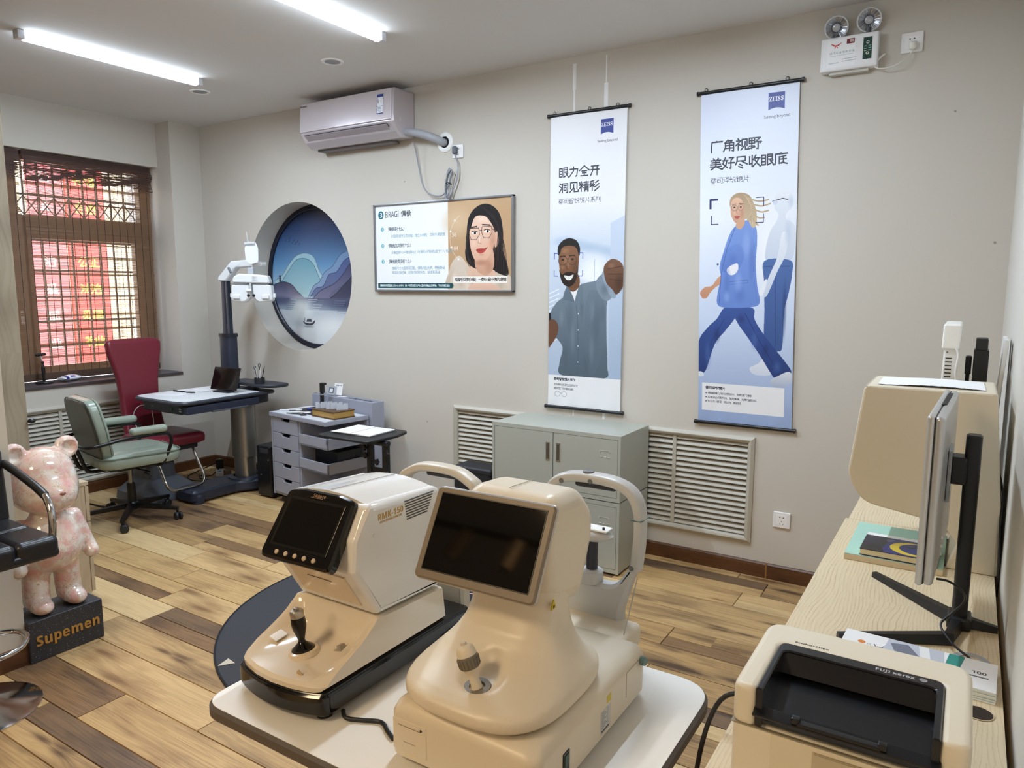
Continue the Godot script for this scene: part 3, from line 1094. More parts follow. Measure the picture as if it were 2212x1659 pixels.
# a ceiling batten: box housing, glowing half-round cover and a light of its size below it
func batten(label: String, x: float, z0: float, z1: float, power: float, group: String):
	var t := thing("ceiling_light", label, "light", vx(x, CEIL, z0), 0.0, group)
	var L := z1 - z0
	var hw := 0.018
	put("housing", g().rbox(vx(0, -0.009, L / 2), vx(0.026, 0.018, L), 0.002), mat(rgb(225, 225, 230), 0.4), t)
	var ring0 := []
	var ring1 := []
	for k in 21:
		var a := PI * 0.78 + PI * 1.44 * k / 20
		ring0.append(vx(cos(a) * 0.0215, -0.028 + sin(a) * 0.02, 0.035))
		ring1.append(vx(cos(a) * 0.0215, -0.028 + sin(a) * 0.02, L - 0.035))
	var glow := mat(Color(1, 1, 1), 0.5, 0.0, {"emission_enabled": true, "emission": Color(0.89, 0.945, 1.0), "emission_energy_multiplier": 20.0})
	put("diffuser_tube", g().skin([ring0, ring1]), glow, t)
	for s in [0.0175, L - 0.0175]:
		put("end_cap", g().rbox(vx(0, -0.0225, s), vx(0.056, 0.045, 0.035), 0.004), mat(rgb(215, 216, 222), 0.35), t)
	var a := AreaLight3D.new()
	a.name = "tube_light"
	a.area_size = Vector2(0.04, L - 0.07)
	a.light_color = Color(0.87, 0.935, 1.0)
	a.light_energy = power
	a.shadow_enabled = true
	a.set("area_range", 12.0)
	a.rotation = vx(-PI / 2, 0, 0)
	a.position = vx(0, -0.051, L / 2)
	t.add_child(a)

func build_behind_camera():
	batten("lit white ceiling batten above the window end of the room", -4.28, 0.86, 1.93, 2.7, "")
	batten("lit white ceiling batten between the air conditioner and the shop side", -2.72, 0.87, 1.95, 2.7, "")
	batten("lit white ceiling batten over the steel cabinet and long banners", -1.2, 0.87, 1.95, 2.7, "")
	for s in [[-1.6, 4.75, "square warm ceiling panel light over the shop side near the desk"], [-1.6, 6.6, "square warm ceiling panel light over the far shop side"]]:
		var t := thing("panel_light", s[2], "light", vx(s[0], CEIL, s[1]))
		put("frame", g().rbox(vx(0, -0.01, 0), vx(0.62, 0.02, 0.62), 0.004), mat(rgb(236, 234, 230), 0.4), t)
		put("diffuser", g().box(vx(0, -0.0205, 0), vx(0.58, 0.002, 0.58)), mat(Color.WHITE, 0.5, 0.0, {"emission_enabled": true, "emission": Color(1.0, 0.9, 0.74), "emission_energy_multiplier": 3.0}), t)
		var a := AreaLight3D.new()
		a.name = "panel_lamp"
		a.area_size = Vector2(0.58, 0.58)
		a.light_color = Color(1.0, 0.88, 0.71)
		a.light_energy = 2.8
		a.shadow_enabled = true
		a.set("area_range", 12.0)
		a.rotation = vx(-PI / 2, 0, 0)
		a.position = vx(0, -0.025, 0)
		t.add_child(a)
	# unlit track with two beige spot heads; the tonometer's screen mirrors it
	var tr := thing("track_light", "black ceiling track with two beige unlit spot heads on the shop side", "light", vx(-2.45, CEIL, 5.27))
	put("track", g().rbox(vx(0, -0.09, 0), vx(1.1, 0.03, 0.035), 0.003), mat(rgb(20, 20, 22), 0.5), tr)
	for x in [-0.45, 0.45]:
		put("hanger", g().rod(vx(x, -0.076, 0), vx(x, 0.0, 0), 0.006, 8), mat(rgb(20, 20, 22), 0.5), tr)
	for h in [[-0.06, vx(-0.5, -0.7, 0.5)], [0.32, vx(-0.1, -0.95, 0.12)]]:
		var dir: Vector3 = h[1].normalized()
		var p := vx(h[0], -0.13, 0.0)
		put("adapter", g().rbox(vx(h[0], -0.115, 0), vx(0.1, 0.03, 0.035), 0.004), mat(rgb(150, 128, 104), 0.4), tr)
		put("spot_head", g().rod(p - dir * 0.02, p + dir * 0.17, 0.042, 24), mat(rgb(176, 146, 112), 0.35), tr)
		put("spot_lens", g().rod(p + dir * 0.165, p + dir * 0.174, 0.037, 24), mat(rgb(18, 18, 20), 0.3), tr)
	for s in [[-3.288, 0.677, "round recessed ceiling spot beside the air conditioner, unlit"], [-4.547, 0.679, "round recessed ceiling spot at the end of the window batten, unlit"]]:
		var t := thing("ceiling_spot", s[2], "light", vx(s[0], CEIL, s[1]))
		put("trim_ring", g().lathe([Vector2(0.046, 0.0), Vector2(0.046, -0.004), Vector2(0.062, -0.006), Vector2(0.066, 0.0)], 32), mat(rgb(240, 240, 240), 0.35), t)
		put("reflector", g().lathe([Vector2(0.0, -0.0008), Vector2(0.034, -0.001), Vector2(0.047, -0.004)], 32), mat(rgb(150, 152, 155), 0.4, 0.3), t)

# ---------------------------------------------------------------- window, blind, sill, street outside
func build_window():
	var brown := relief(rgb(132, 108, 84), 0.5, 0.06, 4.0, 0.01)
	var w := Node3D.new()
	w.name = "window_1"
	add_child(w)
	struct(w)
	var X := -5.88
	# frame: outer members, mullion, transom
	var f := g()
	f.lohi(vx(X - 0.05, 0.845, 0.272), vx(X, 2.515, 0.36))
	f.lohi(vx(X - 0.05, 0.845, 1.28), vx(X + 0.01, 2.515, 1.36))
	f.lohi(vx(X - 0.05, 0.845, 1.78), vx(X, 2.515, 1.85))
	f.lohi(vx(X - 0.05, 0.845, 0.272), vx(X, 0.89, 1.85))
	f.lohi(vx(X - 0.05, 2.46, 0.272), vx(X, 2.515, 1.85))
	f.lohi(vx(X - 0.05, 1.97, 0.272), vx(X + 0.008, 2.06, 1.85))
	put("window_frame", f, brown, w)
	# opening casement in the lower light
	var s := g()
	for r in [[0.36, 0.89, 0.43, 1.97], [1.21, 0.89, 1.28, 1.97], [0.43, 0.89, 1.21, 0.95], [0.43, 1.9, 1.21, 1.97]]:
		s.lohi(vx(X - 0.04, r[1], r[0]), vx(X + 0.012, r[3], r[2]))
	put("casement", s, brown, w)
	put("handle", g().rbox(vx(X + 0.03, 1.32, 1.32), vx(0.025, 0.10, 0.016), 0.005), mat(rgb(235, 235, 235), 0.3), w)
	var glass := mat(Color(0.92, 0.97, 0.96, 0.06), 0.02, 0.0, {"transparency": BaseMaterial3D.TRANSPARENCY_ALPHA})
	for r in [[0.43, 0.95, 1.21, 1.9], [0.36, 2.06, 1.28, 2.46], [1.36, 0.89, 1.78, 1.97], [1.36, 2.06, 1.78, 2.46]]:
		put("pane", g().lohi(vx(X - 0.03, r[1], r[0]), vx(X - 0.026, r[3], r[2])), glass, w)
	# security grille outside the glass
	var iron := mat(rgb(70, 64, 60), 0.6, 0.4)
	var gr := thing("window_grille", "dark iron security bars outside the window glass", "grille", vx(-6.02, 0.85, 1.06))
	for i in 15:
		put("bar", g().lohi(vx(-0.006, 0, -0.76 + i * 0.1085), vx(0.006, 1.66, -0.748 + i * 0.1085)), iron, gr)
	for y in [0.05, 0.24, 0.43, 0.62, 0.82, 1.05, 1.22, 1.38, 1.62]:
		put("rail", g().lohi(vx(-0.007, y - 0.008, -0.77), vx(0.007, y + 0.008, 0.78)), iron, gr)
	for i in 14:
		var z := -0.754 + i * 0.1085
		put("brace", g().rod(vx(0, 1.23, z), vx(0, 1.37, z + 0.1085), 0.005, 6), iron, gr)
		put("brace", g().rod(vx(0, 1.37, z), vx(0, 1.23, z + 0.1085), 0.005, 6), iron, gr)
	# sill board
	var sill := put("window_sill", g().rbox(vx(-5.70, 0.8335, 1.06), vx(0.31, 0.023, 1.576), 0.003), mat(rgb(78, 72, 74), 0.3), w)
	put("sill_edge", g().rbox(vx(XW + 0.003, 0.829, 1.06), vx(0.012, 0.016, 1.574), 0.002), mat(rgb(150, 116, 84), 0.45), w)
	build_blind()
	# things on the sill
	var st := thing("phone_stand", "small black round-based phone stand on the window sill", "stand", vx(-5.70, 0.845, 1.28))
	var blk := mat(rgb(28, 28, 30), 0.4)
	put("base", g().lathe([Vector2(0, 0), Vector2(0.055, 0), Vector2(0.058, 0.008), Vector2(0.054, 0.014), Vector2(0, 0.016)], 28), blk, st)
	put("stem", g().lathe([Vector2(0.010, 0.014), Vector2(0.009, 0.06), Vector2(0.013, 0.075), Vector2(0.014, 0.11), Vector2(0.009, 0.135), Vector2(0.006, 0.15), Vector2(0.0, 0.15)], 14), blk, st)
	put("ball_joint", g().sphere(vx(0, 0.155, 0), Vector3.ONE * 0.011, 12, 8), blk, st)
	put("bracket", g().rod(vx(-0.005, 0.158, 0), vx(-0.02, 0.2, 0), 0.004, 8), mat(rgb(170, 170, 175), 0.3, 0.8), st)
	put("clamp", g().at(vx(-0.022, 0.21, 0), Basis(Vector3.RIGHT, 0.05)).rbox(Vector3.ZERO, vx(0.02, 0.022, 0.075), 0.008, 2), blk, st)
	var wp := thing("wet_wipes_pack", "white and blue soft packet of wipes on the window sill", "wipes", vx(-5.70, 0.847, 1.10), 0.25)
	var pk := P.new(256, 96, rgb(238, 240, 246), Vector2(16, 6))
	pk.poly([Vector2(0, 0), Vector2(3.6, 0), Vector2(2.6, 6), Vector2(0, 6)], rgb(38, 42, 120))
	pk.rect(5.0, 2.4, 5.2, 1.6, rgb(44, 56, 150))
	pk.ell(10.4, 3.2, 0.7, 0.7, rgb(200, 40, 60))
	pk.line([Vector2(11.5, 3.2), Vector2(15, 3.2)], 0.5, rgb(130, 140, 190))
	var body := []
	for i in 11:
		var tt := i / 10.0
		var hh := 0.004 + 0.018 * pow(sin(PI * clampf(tt, 0.02, 0.98)), 0.5)
		var ring := []
		for k in 12:
			var a := TAU * k / 12
			ring.append(vx(cos(a) * 0.045 * (0.85 + 0.15 * sin(PI * tt)), 0.022 + sin(a) * hh, (0.5 - tt) * 0.155))
		body.append(ring)
	put("wrapper", g().skin(body), mat(rgb(232, 234, 240), 0.35), wp)
	put("printed_band", g_uv_band(), print_mat(pk, 0.35), wp)
	# the street: a bright rendered wall and tall red notice boards in front of it
	var ground := put("ground_outside", g().lohi(vx(-14, -0.7, -8), vx(-6.2, -0.6, 9)), mat(rgb(150, 145, 138), 0.9))
	struct(ground)
	var far := thing("shop_facade", "pale sunlit shop front across the street outside the window", "building", vx(-11.0, -0.6, 0.0))
	put("wall", g().lohi(vx(-0.3, 0, -7), vx(0, 6.5, 8)), mat(rgb(196, 186, 168), 0.8), far)
	for i in 7:
		put("cladding_panel", g().lohi(vx(0, 0.2, -3.3 + i * 0.34), vx(0.03, 5.8, -3.0 + i * 0.34)), mat([rgb(214, 196, 150), rgb(216, 158, 84), rgb(206, 190, 150)][i % 3], 0.7), far)
	sign_board("tall red notice board with yellow characters outside the window", vx(-8.6, -0.6, -0.612), 0.42, 4.8, rgb(208, 66, 56), rgb(250, 226, 70), ["和谐", "自由", "平等", "公正", "法治", "爱国", "敬业"])
	sign_board("tall rose-red notice board with white characters outside the window", vx(-8.6, -0.6, -0.195), 0.36, 4.8, rgb(200, 92, 90), rgb(244, 236, 222), ["公", "正", "法", "治", "爱", "国", "业"])  # red also paled so its colour carries the haze of the backlit reeds
	var awn := thing("parked_van", "white van parked in the street outside the window", "van", vx(-9.6, -0.6, -3.2))
	put("body", g().at(vx(0, 1.0, 0)).rbox(Vector3.ZERO, vx(1.4, 1.5, 2.4), 0.18, 3), mat(rgb(235, 235, 232), 0.3), awn)
	put("side_window", g().rbox(vx(0.7, 1.35, -0.2), vx(0.03, 0.45, 1.3), 0.01), mat(rgb(60, 70, 76), 0.15), awn)
	for z in [-0.75, 0.75]:
		put("wheel", g().at(vx(0.55, 0.3, z), Basis(Vector3.BACK, PI / 2)).cyl(Vector3.ZERO, 0.3, 0.2, 24, 0.03), mat(rgb(30, 30, 30), 0.8), awn)

func g_uv_band() -> G:
	var q := g()
	var n := 8
	for i in n:
		for s in 8:
			var f := func(ii: float, ss: float) -> Vector3:
				var tt := 0.12 + 0.76 * ii / n
				var hh := 0.0045 + 0.018 * pow(sin(PI * tt), 0.5)
				var a: float = -0.35 + (PI * 0.75) * ss / 8.0
				return vx(cos(a) * 0.0455 * (0.85 + 0.15 * sin(PI * tt)), 0.0222 + sin(a) * hh, (0.5 - tt) * 0.155)
			q.uvquad(f.call(i, s), f.call(i + 1, s), f.call(i + 1, s + 1), f.call(i, s + 1), Rect2(float(i) / n, 1.0 - (s + 1) / 8.0, 1.0 / n, 1.0 / 8.0))
	return q

func sign_board(label: String, at: Vector3, wd: float, ht: float, col: Color, ink: Color, rows: Array):
	var t := thing("notice_board", label, "sign", at)
	var p := P.new(160, 1600, col, Vector2(wd, ht))
	var y := 1.42
	for r in rows:
		var n: int = r.length()
		var sz := 0.115
		han(p, r, wd / 2 - sz * 1.06 * n / 2.0, y, sz, ink, 0.13)
		y += 0.3
	var q := g()
	q.uvquad(vx(0.042, 0.0, wd / 2), vx(0.042, 0.0, -wd / 2), vx(0.042, ht, -wd / 2), vx(0.042, ht, wd / 2))
	put("printed_face", q, print_mat(p, 0.5), t)
	put("panel", g().rbox(vx(0.02, ht / 2, 0), vx(0.04, ht, wd), 0.004), mat(col, 0.5), t)
	for s in [-1, 1]:
		put("post", g().rbox(vx(-0.016, ht / 2 + 0.05, s * (wd / 2 + 0.006)), vx(0.03, ht + 0.1, 0.012), 0.002), mat(rgb(236, 230, 214), 0.5), t)

# bamboo blind: thin horizontal reeds on cords, a bunched valance at the top
func build_blind():
	var reed := mat(rgb(126, 98, 74), 0.6, 0.0, {"backlight_enabled": true, "backlight": Color(0.5, 0.38, 0.26)})
	var dark := mat(rgb(64, 46, 38), 0.7)
	var rng := RandomNumberGenerator.new()
	rng.seed = 5
	for part in [[0.315, 1.27, "wide brown bamboo roll-up blind over the middle of the window"], [1.29, 1.82, "narrow brown bamboo blind beside the wood-clad partition"]]:
		var z0: float = part[0]
		var z1: float = part[1]
		var t := thing("bamboo_blind", part[2], "blind", vx(-5.80, 2.51, z0))
		var L := z1 - z0
		put("head_rail", g().lohi(vx(-0.02, -0.03, 0), vx(0.012, 0.0, L)), dark, t)
		var q := g()
		var clump := 0
		var y := -0.03
		while y > -1.6:
			var h := 0.0032 + rng.randf() * 0.0018
			var gap := 0.0022 + rng.randf() * 0.0026
			clump -= 1
			if clump < -9 - int(rng.randf() * 6.0):
				clump = 2 + rng.randi() % 3
			if clump > 0:
				gap = 0.0004
				h = 0.005
			var sag := rng.randf_range(-0.0012, 0.0012)
			q.quad(vx(0, y - h, L), vx(0, y - h + sag, 0), vx(0, y + sag, 0), vx(0, y, L))
			q.quad(vx(-0.0012, y - h + sag, 0), vx(-0.0012, y - h, L), vx(-0.0012, y, L), vx(-0.0012, y + sag, 0))
			y -= h + gap
		var re := put("reeds", q, reed, t)
		re.set_meta("kind", "stuff")
		var n := 16 if L > 0.7 else 8
		for i in n:
			put("cord", g().lohi(vx(0.0005, -1.6, L * (i + 0.5) / n - 0.0016), vx(0.0025, -0.03, L * (i + 0.5) / n + 0.0016)), dark, t)
		put("bottom_rail", g().rbox(vx(0, -1.625, L / 2), vx(0.012, 0.05, L), 0.004), mat(rgb(84, 62, 48), 0.6), t)
		# bunched valance: reeds hanging in shallow waves
		var va := g()
		y = -0.005
		while y > -0.19:
			var amp := 0.008 * clampf((-y - 0.03) / 0.12, 0.0, 1.0)
			var h := 0.006
			for i in 24:
				var a := L * i / 24.0
				var b := L * (i + 1) / 24.0
				var wa := sin(a * 13.0 + y * 40.0) * amp + sin(a * 5.0) * amp
				var wb := sin(b * 13.0 + y * 40.0) * amp + sin(b * 5.0) * amp
				var xa := 0.035 + 0.012 * sin(y * 60.0)
				va.quad(vx(xa, y - h + wb, b), vx(xa, y - h + wa, a), vx(xa, y + wa, a), vx(xa, y + wb, b))
			y -= h * (1.0 + rng.randf() * 0.55)
		var vl := put("valance", va, mat(rgb(74, 52, 44), 0.7, 0.0, {"backlight_enabled": true, "backlight": Color(0.12, 0.08, 0.06)}), t)
		vl.set_meta("kind", "stuff")

# ---------------------------------------------------------------- things on the walls
func v2(a: Array) -> Array:
	# flat list of numbers to points
	var out := []
	for i in range(0, a.size() - 1, 2):
		out.append(Vector2(a[i], a[i + 1]))
	return out

func blob(p: P, a: Array, c: Color, c2 = null, per := 5):
	p.poly(curve(v2(a), per, true), c, c2)

func lens_logo(p: P, x: float, y: float, s: float):
	var b := rgb(38, 58, 150)
	var pts := [Vector2(x, y), Vector2(x + s, y), Vector2(x + s, y + s * 1.06)]
	for i in 9:
		var t := i / 8.0
		pts.append(Vector2(x + s * (1 - t), y + s * 1.06 - sin(PI * t) * s * 0.12))
	p.poly(pts, b)
	type(p, "ZEISS", x + s * 0.03, y + s * 0.52, s * 0.37, Color.WHITE, true, true, 0.84)

func paint_banner_a() -> P:
	var p := P.new(500, 1780, rgb(240, 241, 246), Vector2(100, 356))
	p.grad(108, 150, rgb(240, 241, 246), rgb(214, 224, 238))
	p.grad(150, 316, rgb(214, 224, 238), rgb(178, 196, 218))
	# blurred hall behind the man
	for i in 9:
		p.soft(20 + i * 9, 150 + (i * 37) % 70, 22, 9, rgb(240, 244, 250) if i % 2 else rgb(176, 198, 222), 0.8)
	p.soft(60, 185, 34, 30, rgb(250, 252, 255), 0.9)
	for i in 12:
		p.line(v2([0, 214 + i * 5.5, 14 + i * 0.6, 208 + i * 5.5]), 1.3, rgb(236, 242, 250))
	p.poly(v2([82, 130, 100, 122, 100, 316, 84, 316]), rgb(206, 218, 236), rgb(170, 190, 216))
	p.line(v2([62, 172, 62, 200]), 0.8, rgb(188, 206, 226))
	p.line(v2([78, 168, 78, 200]), 0.8, rgb(188, 206, 226))
	# shirt
	var shirt := rgb(122, 138, 152)
	blob(p, [20, 218, 30, 207, 40, 203, 52, 200, 66, 197, 76, 188, 90, 206, 88, 216, 80, 222, 80, 262, 82, 300, 78, 316, 20, 316, 16, 300, 20, 280, 6, 262, 2, 240, 10, 226], shirt, rgb(86, 102, 116))
	blob(p, [54, 214, 66, 210, 76, 222, 78, 260, 70, 300, 60, 314, 52, 290, 50, 250], rgb(110, 126, 141), rgb(92, 108, 122))
	p.line(v2([36, 210, 40, 240, 42, 280, 41, 316]), 0.9, rgb(84, 98, 112))
	p.line(v2([40, 212, 46, 232]), 0.7, rgb(92, 106, 120))
	for y in [238, 258, 278, 298]:
		p.ell(41.5, y, 0.8, 0.8, rgb(226, 230, 234))
	for s in [[24, 230, 30, 262], [60, 226, 54, 262], [70, 232, 64, 284], [26, 270, 22, 304], [50, 276, 56, 304]]:
		p.line(v2(s), 0.8, rgb(98, 113, 127))
	# white shirt and neck
	blob(p, [26, 206, 32, 201, 42, 200, 44, 208, 36, 224, 28, 216], rgb(238, 240, 242))
	blob(p, [24, 192, 40, 190, 42, 204, 34, 211, 26, 206], rgb(112, 76, 54))
	blob(p, [20, 220, 25, 205, 31, 212, 36, 224, 28, 222], rgb(100, 116, 130))
	blob(p, [36, 224, 42, 204, 47, 206, 46, 222, 40, 228], rgb(108, 124, 138))
	# head
	blob(p, [13, 166, 15, 154, 26, 148, 38, 152, 41, 166, 40, 182, 36, 196, 28, 203, 20, 199, 15, 186], rgb(140, 98, 70), rgb(116, 78, 54))
	p.soft(24, 172, 8, 9, rgb(170, 124, 92), 0.8)
	blob(p, [12, 166, 12, 156, 18, 149, 27, 146, 37, 149, 42, 158, 41, 168, 37, 158, 28, 155, 18, 157, 15, 164], rgb(30, 26, 26))
	blob(p, [14, 184, 18, 190, 24, 187, 31, 187, 37, 188, 40, 180, 39, 192, 34, 202, 26, 205, 18, 199], rgb(36, 28, 26))
	blob(p, [21, 191, 28, 192, 34, 190, 31, 196, 26, 197, 23, 195], rgb(238, 236, 232))
	p.line(v2([22, 177, 25, 183, 28, 184]), 0.9, rgb(96, 64, 46))
	for e in [[19, 172], [32, 171.5]]:
		p.ell(e[0], e[1], 2.0, 1.1, rgb(40, 28, 24))
		p.line(v2([e[0] - 4, e[1] - 4.2, e[0] + 3.6, e[1] - 4.6]), 1.0, rgb(34, 26, 24))
		var rim := []
		for i in 25:
			rim.append(Vector2(e[0] + cos(TAU * i / 24) * 6.0, e[1] + 1.2 + sin(TAU * i / 24) * 5.4))
		p.line(rim, 0.6, rgb(60, 54, 52))
	p.line(v2([25, 171, 26.5, 171]), 0.7, rgb(60, 54, 52))
	p.soft(36, 184, 6, 16, rgb(84, 56, 42), 0.55)
	p.soft(22, 161, 9, 5, rgb(176, 130, 98), 0.6)
	p.soft(19, 181, 4, 4, rgb(176, 126, 94), 0.6)
	p.soft(27, 179, 1.6, 7, rgb(178, 130, 100), 0.6)
	for f in [[30, 240, 7, 26], [66, 250, 8, 40], [24, 290, 6, 24], [54, 300, 7, 18], [46, 232, 4, 18], [74, 236, 5, 16]]:
		p.soft(f[0], f[1], f[2], f[3], rgb(74, 88, 102), 0.3)
	for f in [[34, 268, 5, 30], [60, 234, 5, 18], [60, 282, 5, 26], [18, 244, 5, 16]]:
		p.soft(f[0], f[1], f[2], f[3], rgb(150, 166, 180), 0.3)
	# raised arm and fist
	blob(p, [64, 200, 74, 190, 86, 206, 88, 214, 80, 222, 70, 216], rgb(128, 144, 158))
	blob(p, [72, 190, 78, 182, 84, 190, 92, 214, 86, 218, 78, 206], rgb(150, 166, 182))
	blob(p, [74, 184, 78, 176, 86, 172, 96, 176, 100, 184, 100, 204, 92, 214, 86, 208, 78, 200], rgb(124, 88, 68), rgb(92, 62, 46))
	for s in [[80, 184, 98, 181], [80, 190, 99, 190], [82, 196, 99, 198]]:
		p.line(v2(s), 0.8, rgb(72, 46, 34))
	p.soft(95, 200, 8, 14, rgb(64, 42, 32), 0.6)
	p.soft(84, 180, 7, 5, rgb(160, 118, 94), 0.6)
	p.soft(76, 208, 8, 10, rgb(88, 102, 116), 0.5)
	# hand with phone at the left edge
	p.poly(v2([0, 238, 3, 238, 5, 262, 0, 264]), rgb(30, 32, 38))
	blob(p, [0, 250, 8, 246, 14, 254, 12, 266, 4, 278, 0, 280], rgb(108, 74, 56))
	# focus frame
	var fb := rgb(60, 84, 170)
	for c in [[7, 164, 1, 1], [46, 164, -1, 1], [7, 192, 1, -1], [46, 192, -1, -1]]:
		p.line(v2([c[0], c[1] + c[3] * 7, c[0], c[1], c[0] + c[2] * 5.5, c[1]]), 1.3 if c[2] > 0 and c[3] > 0 else 0.7, fb)
	# wording
	var ink := rgb(42, 46, 62)
	lens_logo(p, 67, 10.5, 16)
	type(p, "Seeing beyond", 63, 36.5, 3.9, ink)
	han(p, "眼力全开", 12.5, 61, 13, ink, 0.11, 1.06)
	han(p, "洞见精彩", 12.5, 79, 13, ink, 0.11, 1.06)
	han(p, "蔡司智锐镜片系列", 12, 98, 6.8, rgb(74, 78, 92), 0.065, 1.05)
	p.rect(0, 316, 100, 40, rgb(240, 241, 244))
	han(p, "蔡司智锐镜片系列", 8, 319, 3.6, ink, 0.14, 1.06)
	han(p, "专为移动互联生活而设计，", 8, 326.5, 3.0, rgb(80, 82, 92), 0.09, 1.03)
	han(p, "提供宽广的清晰视野。", 8, 331.5, 3.0, rgb(80, 82, 92), 0.09, 1.03)
	for s in [10, 19.5]:
		var rim := []
		for i in 17:
			rim.append(Vector2(s + 3.4 + cos(TAU * i / 16) * 3.6, 340 + sin(TAU * i / 16) * 3.4))
		p.line(rim, 0.35, rgb(90, 92, 100))
	p.line(v2([17, 339, 19, 339]), 0.35, rgb(90, 92, 100))
	return p

func paint_banner_b() -> P:
	var p := P.new(500, 1780, rgb(232, 237, 250), Vector2(100, 356))
	p.grad(0, 130, rgb(222, 230, 250), rgb(238, 243, 253))
	p.grad(130, 240, rgb(238, 243, 253), rgb(206, 220, 244))
	p.grad(240, 356, rgb(206, 220, 244), rgb(156, 178, 220))
	p.soft(72, 168, 30, 70, rgb(250, 252, 255), 0.8)
	# mannequin
	var mw := rgb(236, 240, 248)
	var ms := rgb(206, 216, 234)
	blob(p, [78, 112, 84, 107, 92, 107, 96, 114, 95, 124, 90, 130, 90, 136, 98, 142, 99, 160, 95, 178, 72, 178, 70, 166, 74, 148, 80, 138, 82, 130, 78, 124], mw, ms)
	p.line(v2([76, 117, 86, 114.5, 91, 116]), 0.9, rgb(40, 44, 60))
	p.ell(78.5, 118.5, 2.6, 2.2, rgb(214, 222, 240))
	blob(p, [69, 178, 95, 178, 97, 192, 94, 212, 90, 232, 89, 268, 84, 273, 71, 272, 70, 230, 69, 200], rgb(78, 112, 172), rgb(56, 88, 146))
	p.line(v2([80, 184, 82, 268]), 0.7, rgb(44, 72, 128))
	p.line(v2([69, 184, 95, 184]), 0.7, rgb(48, 76, 132))
	blob(p, [86, 150, 92, 152, 90, 172, 82, 190, 76, 206, 71, 216, 68, 212, 74, 194, 82, 174], mw, ms)
	blob(p, [64, 212, 70, 198, 72, 200, 68, 214], mw)
	blob(p, [56, 292, 66, 286, 72, 274, 84, 274, 84, 284, 78, 298, 66, 300, 58, 298], rgb(240, 243, 250), rgb(214, 222, 238))
	# walking woman: legs
	var jean := rgb(58, 90, 160)
	var jdark := rgb(36, 62, 122)
	blob(p, [28, 228, 42, 228, 40, 238, 30, 252, 18, 268, 8, 298, 2, 300, 0, 298, 0, 266, 10, 250, 20, 240], jean, jdark)
	blob(p, [36, 228, 58, 228, 60, 240, 70, 256, 86, 276, 98, 292, 96, 298, 84, 302, 80, 300, 66, 278, 52, 258, 42, 244], jean, jdark)
	p.line(v2([50, 234, 66, 264, 86, 296]), 0.7, rgb(30, 54, 112))
	p.line(v2([28, 240, 14, 266, 6, 296]), 0.6, rgb(34, 58, 116))
	blob(p, [78, 304, 84, 300, 96, 294, 100, 300, 99, 306, 88, 311, 79, 310], rgb(226, 230, 240), rgb(176, 188, 212))
	blob(p, [0, 300, 4, 300, 6, 304, 0, 305], rgb(226, 230, 240))
	# forearm and hand
	blob(p, [20, 196, 30, 188, 38, 184, 40, 190, 30, 198, 18, 206, 12, 212, 9, 217, 4, 218, 1, 212, 6, 206, 14, 204], rgb(222, 172, 142), rgb(196, 142, 112))
	# jacket
	var blue := rgb(126, 158, 224)
	blob(p, [32, 150, 38, 141, 46, 136, 54, 136, 60, 144, 61, 160, 60, 180, 62, 204, 65, 222, 56, 227, 30, 228, 20, 224, 21, 208, 24, 196, 22, 184, 26, 168], blue, rgb(104, 138, 210))
	blob(p, [26, 170, 34, 162, 42, 160, 48, 168, 46, 180, 40, 188, 34, 186, 30, 190, 24, 186], rgb(112, 146, 216), rgb(98, 130, 202))
	blob(p, [30, 186, 40, 180, 42, 186, 38, 192, 32, 192], rgb(240, 240, 246))
	p.line(v2([33, 200, 52, 198]), 1.0, rgb(88, 118, 188))
	p.line(v2([33, 203, 52, 201, 52, 198]), 0.6, rgb(88, 118, 188))
	p.line(v2([38, 142, 30, 164, 24, 190, 22, 224]), 0.8, rgb(82, 112, 182))
	p.line(v2([58, 160, 58, 190, 62, 222]), 0.6, rgb(98, 128, 198))
	for f in [[30, 200, 5, 24, -1], [56, 180, 5, 30, -1], [44, 214, 8, 12, -1], [36, 176, 6, 8, -1], [50, 160, 6, 20, 1], [42, 200, 6, 16, 1], [30, 216, 5, 9, 1]]:
		p.soft(f[0], f[1], f[2], f[3], rgb(84, 116, 190) if f[4] < 0 else rgb(154, 182, 238), 0.55)
	for f in [[10, 280, 5, 20], [60, 262, 5, 14], [84, 290, 6, 10]]:
		p.soft(f[0], f[1], f[2], f[3], rgb(86, 118, 184), 0.5)
	for f in [[20, 258, 5, 12], [72, 272, 5, 10], [46, 240, 6, 8], [90, 230, 3, 40]]:
		p.soft(f[0], f[1], f[2], f[3], rgb(26, 46, 98), 0.5)
	p.soft(92, 150, 5, 20, rgb(196, 208, 230), 0.7)
	p.soft(94, 118, 4, 9, rgb(200, 212, 232), 0.7)
	# hair, face
	blob(p, [32, 118, 34, 110, 42, 106, 52, 109, 57, 118, 60, 128, 60, 140, 56, 143, 50, 134, 44, 138, 38, 136, 36, 128], rgb(178, 152, 122), rgb(212, 190, 160))
	for s in [[50, 112, 62, 116, 72, 115], [52, 117, 64, 121, 74, 119], [54, 122, 64, 127, 72, 126], [54, 127, 62, 133, 68, 133], [54, 131, 60, 139, 62, 141]]:
		var a := curve(v2(s), 6)
		p.line(a, 1.6, rgb(206, 184, 154))
		p.line(a, 0.5, rgb(176, 150, 118))
	blob(p, [33, 120, 36, 112, 43, 112, 47, 120, 47, 130, 43, 137, 38, 137, 34, 130], rgb(232, 192, 166), rgb(208, 160, 132))
	blob(p, [40, 136, 46, 132, 48, 138, 44, 144, 39, 142], rgb(214, 168, 140))
	p.line(v2([35, 118, 39, 117.5]), 0.7, rgb(120, 90, 66))
	p.line(v2([42, 117.2, 46, 117.6]), 0.7, rgb(120, 90, 66))
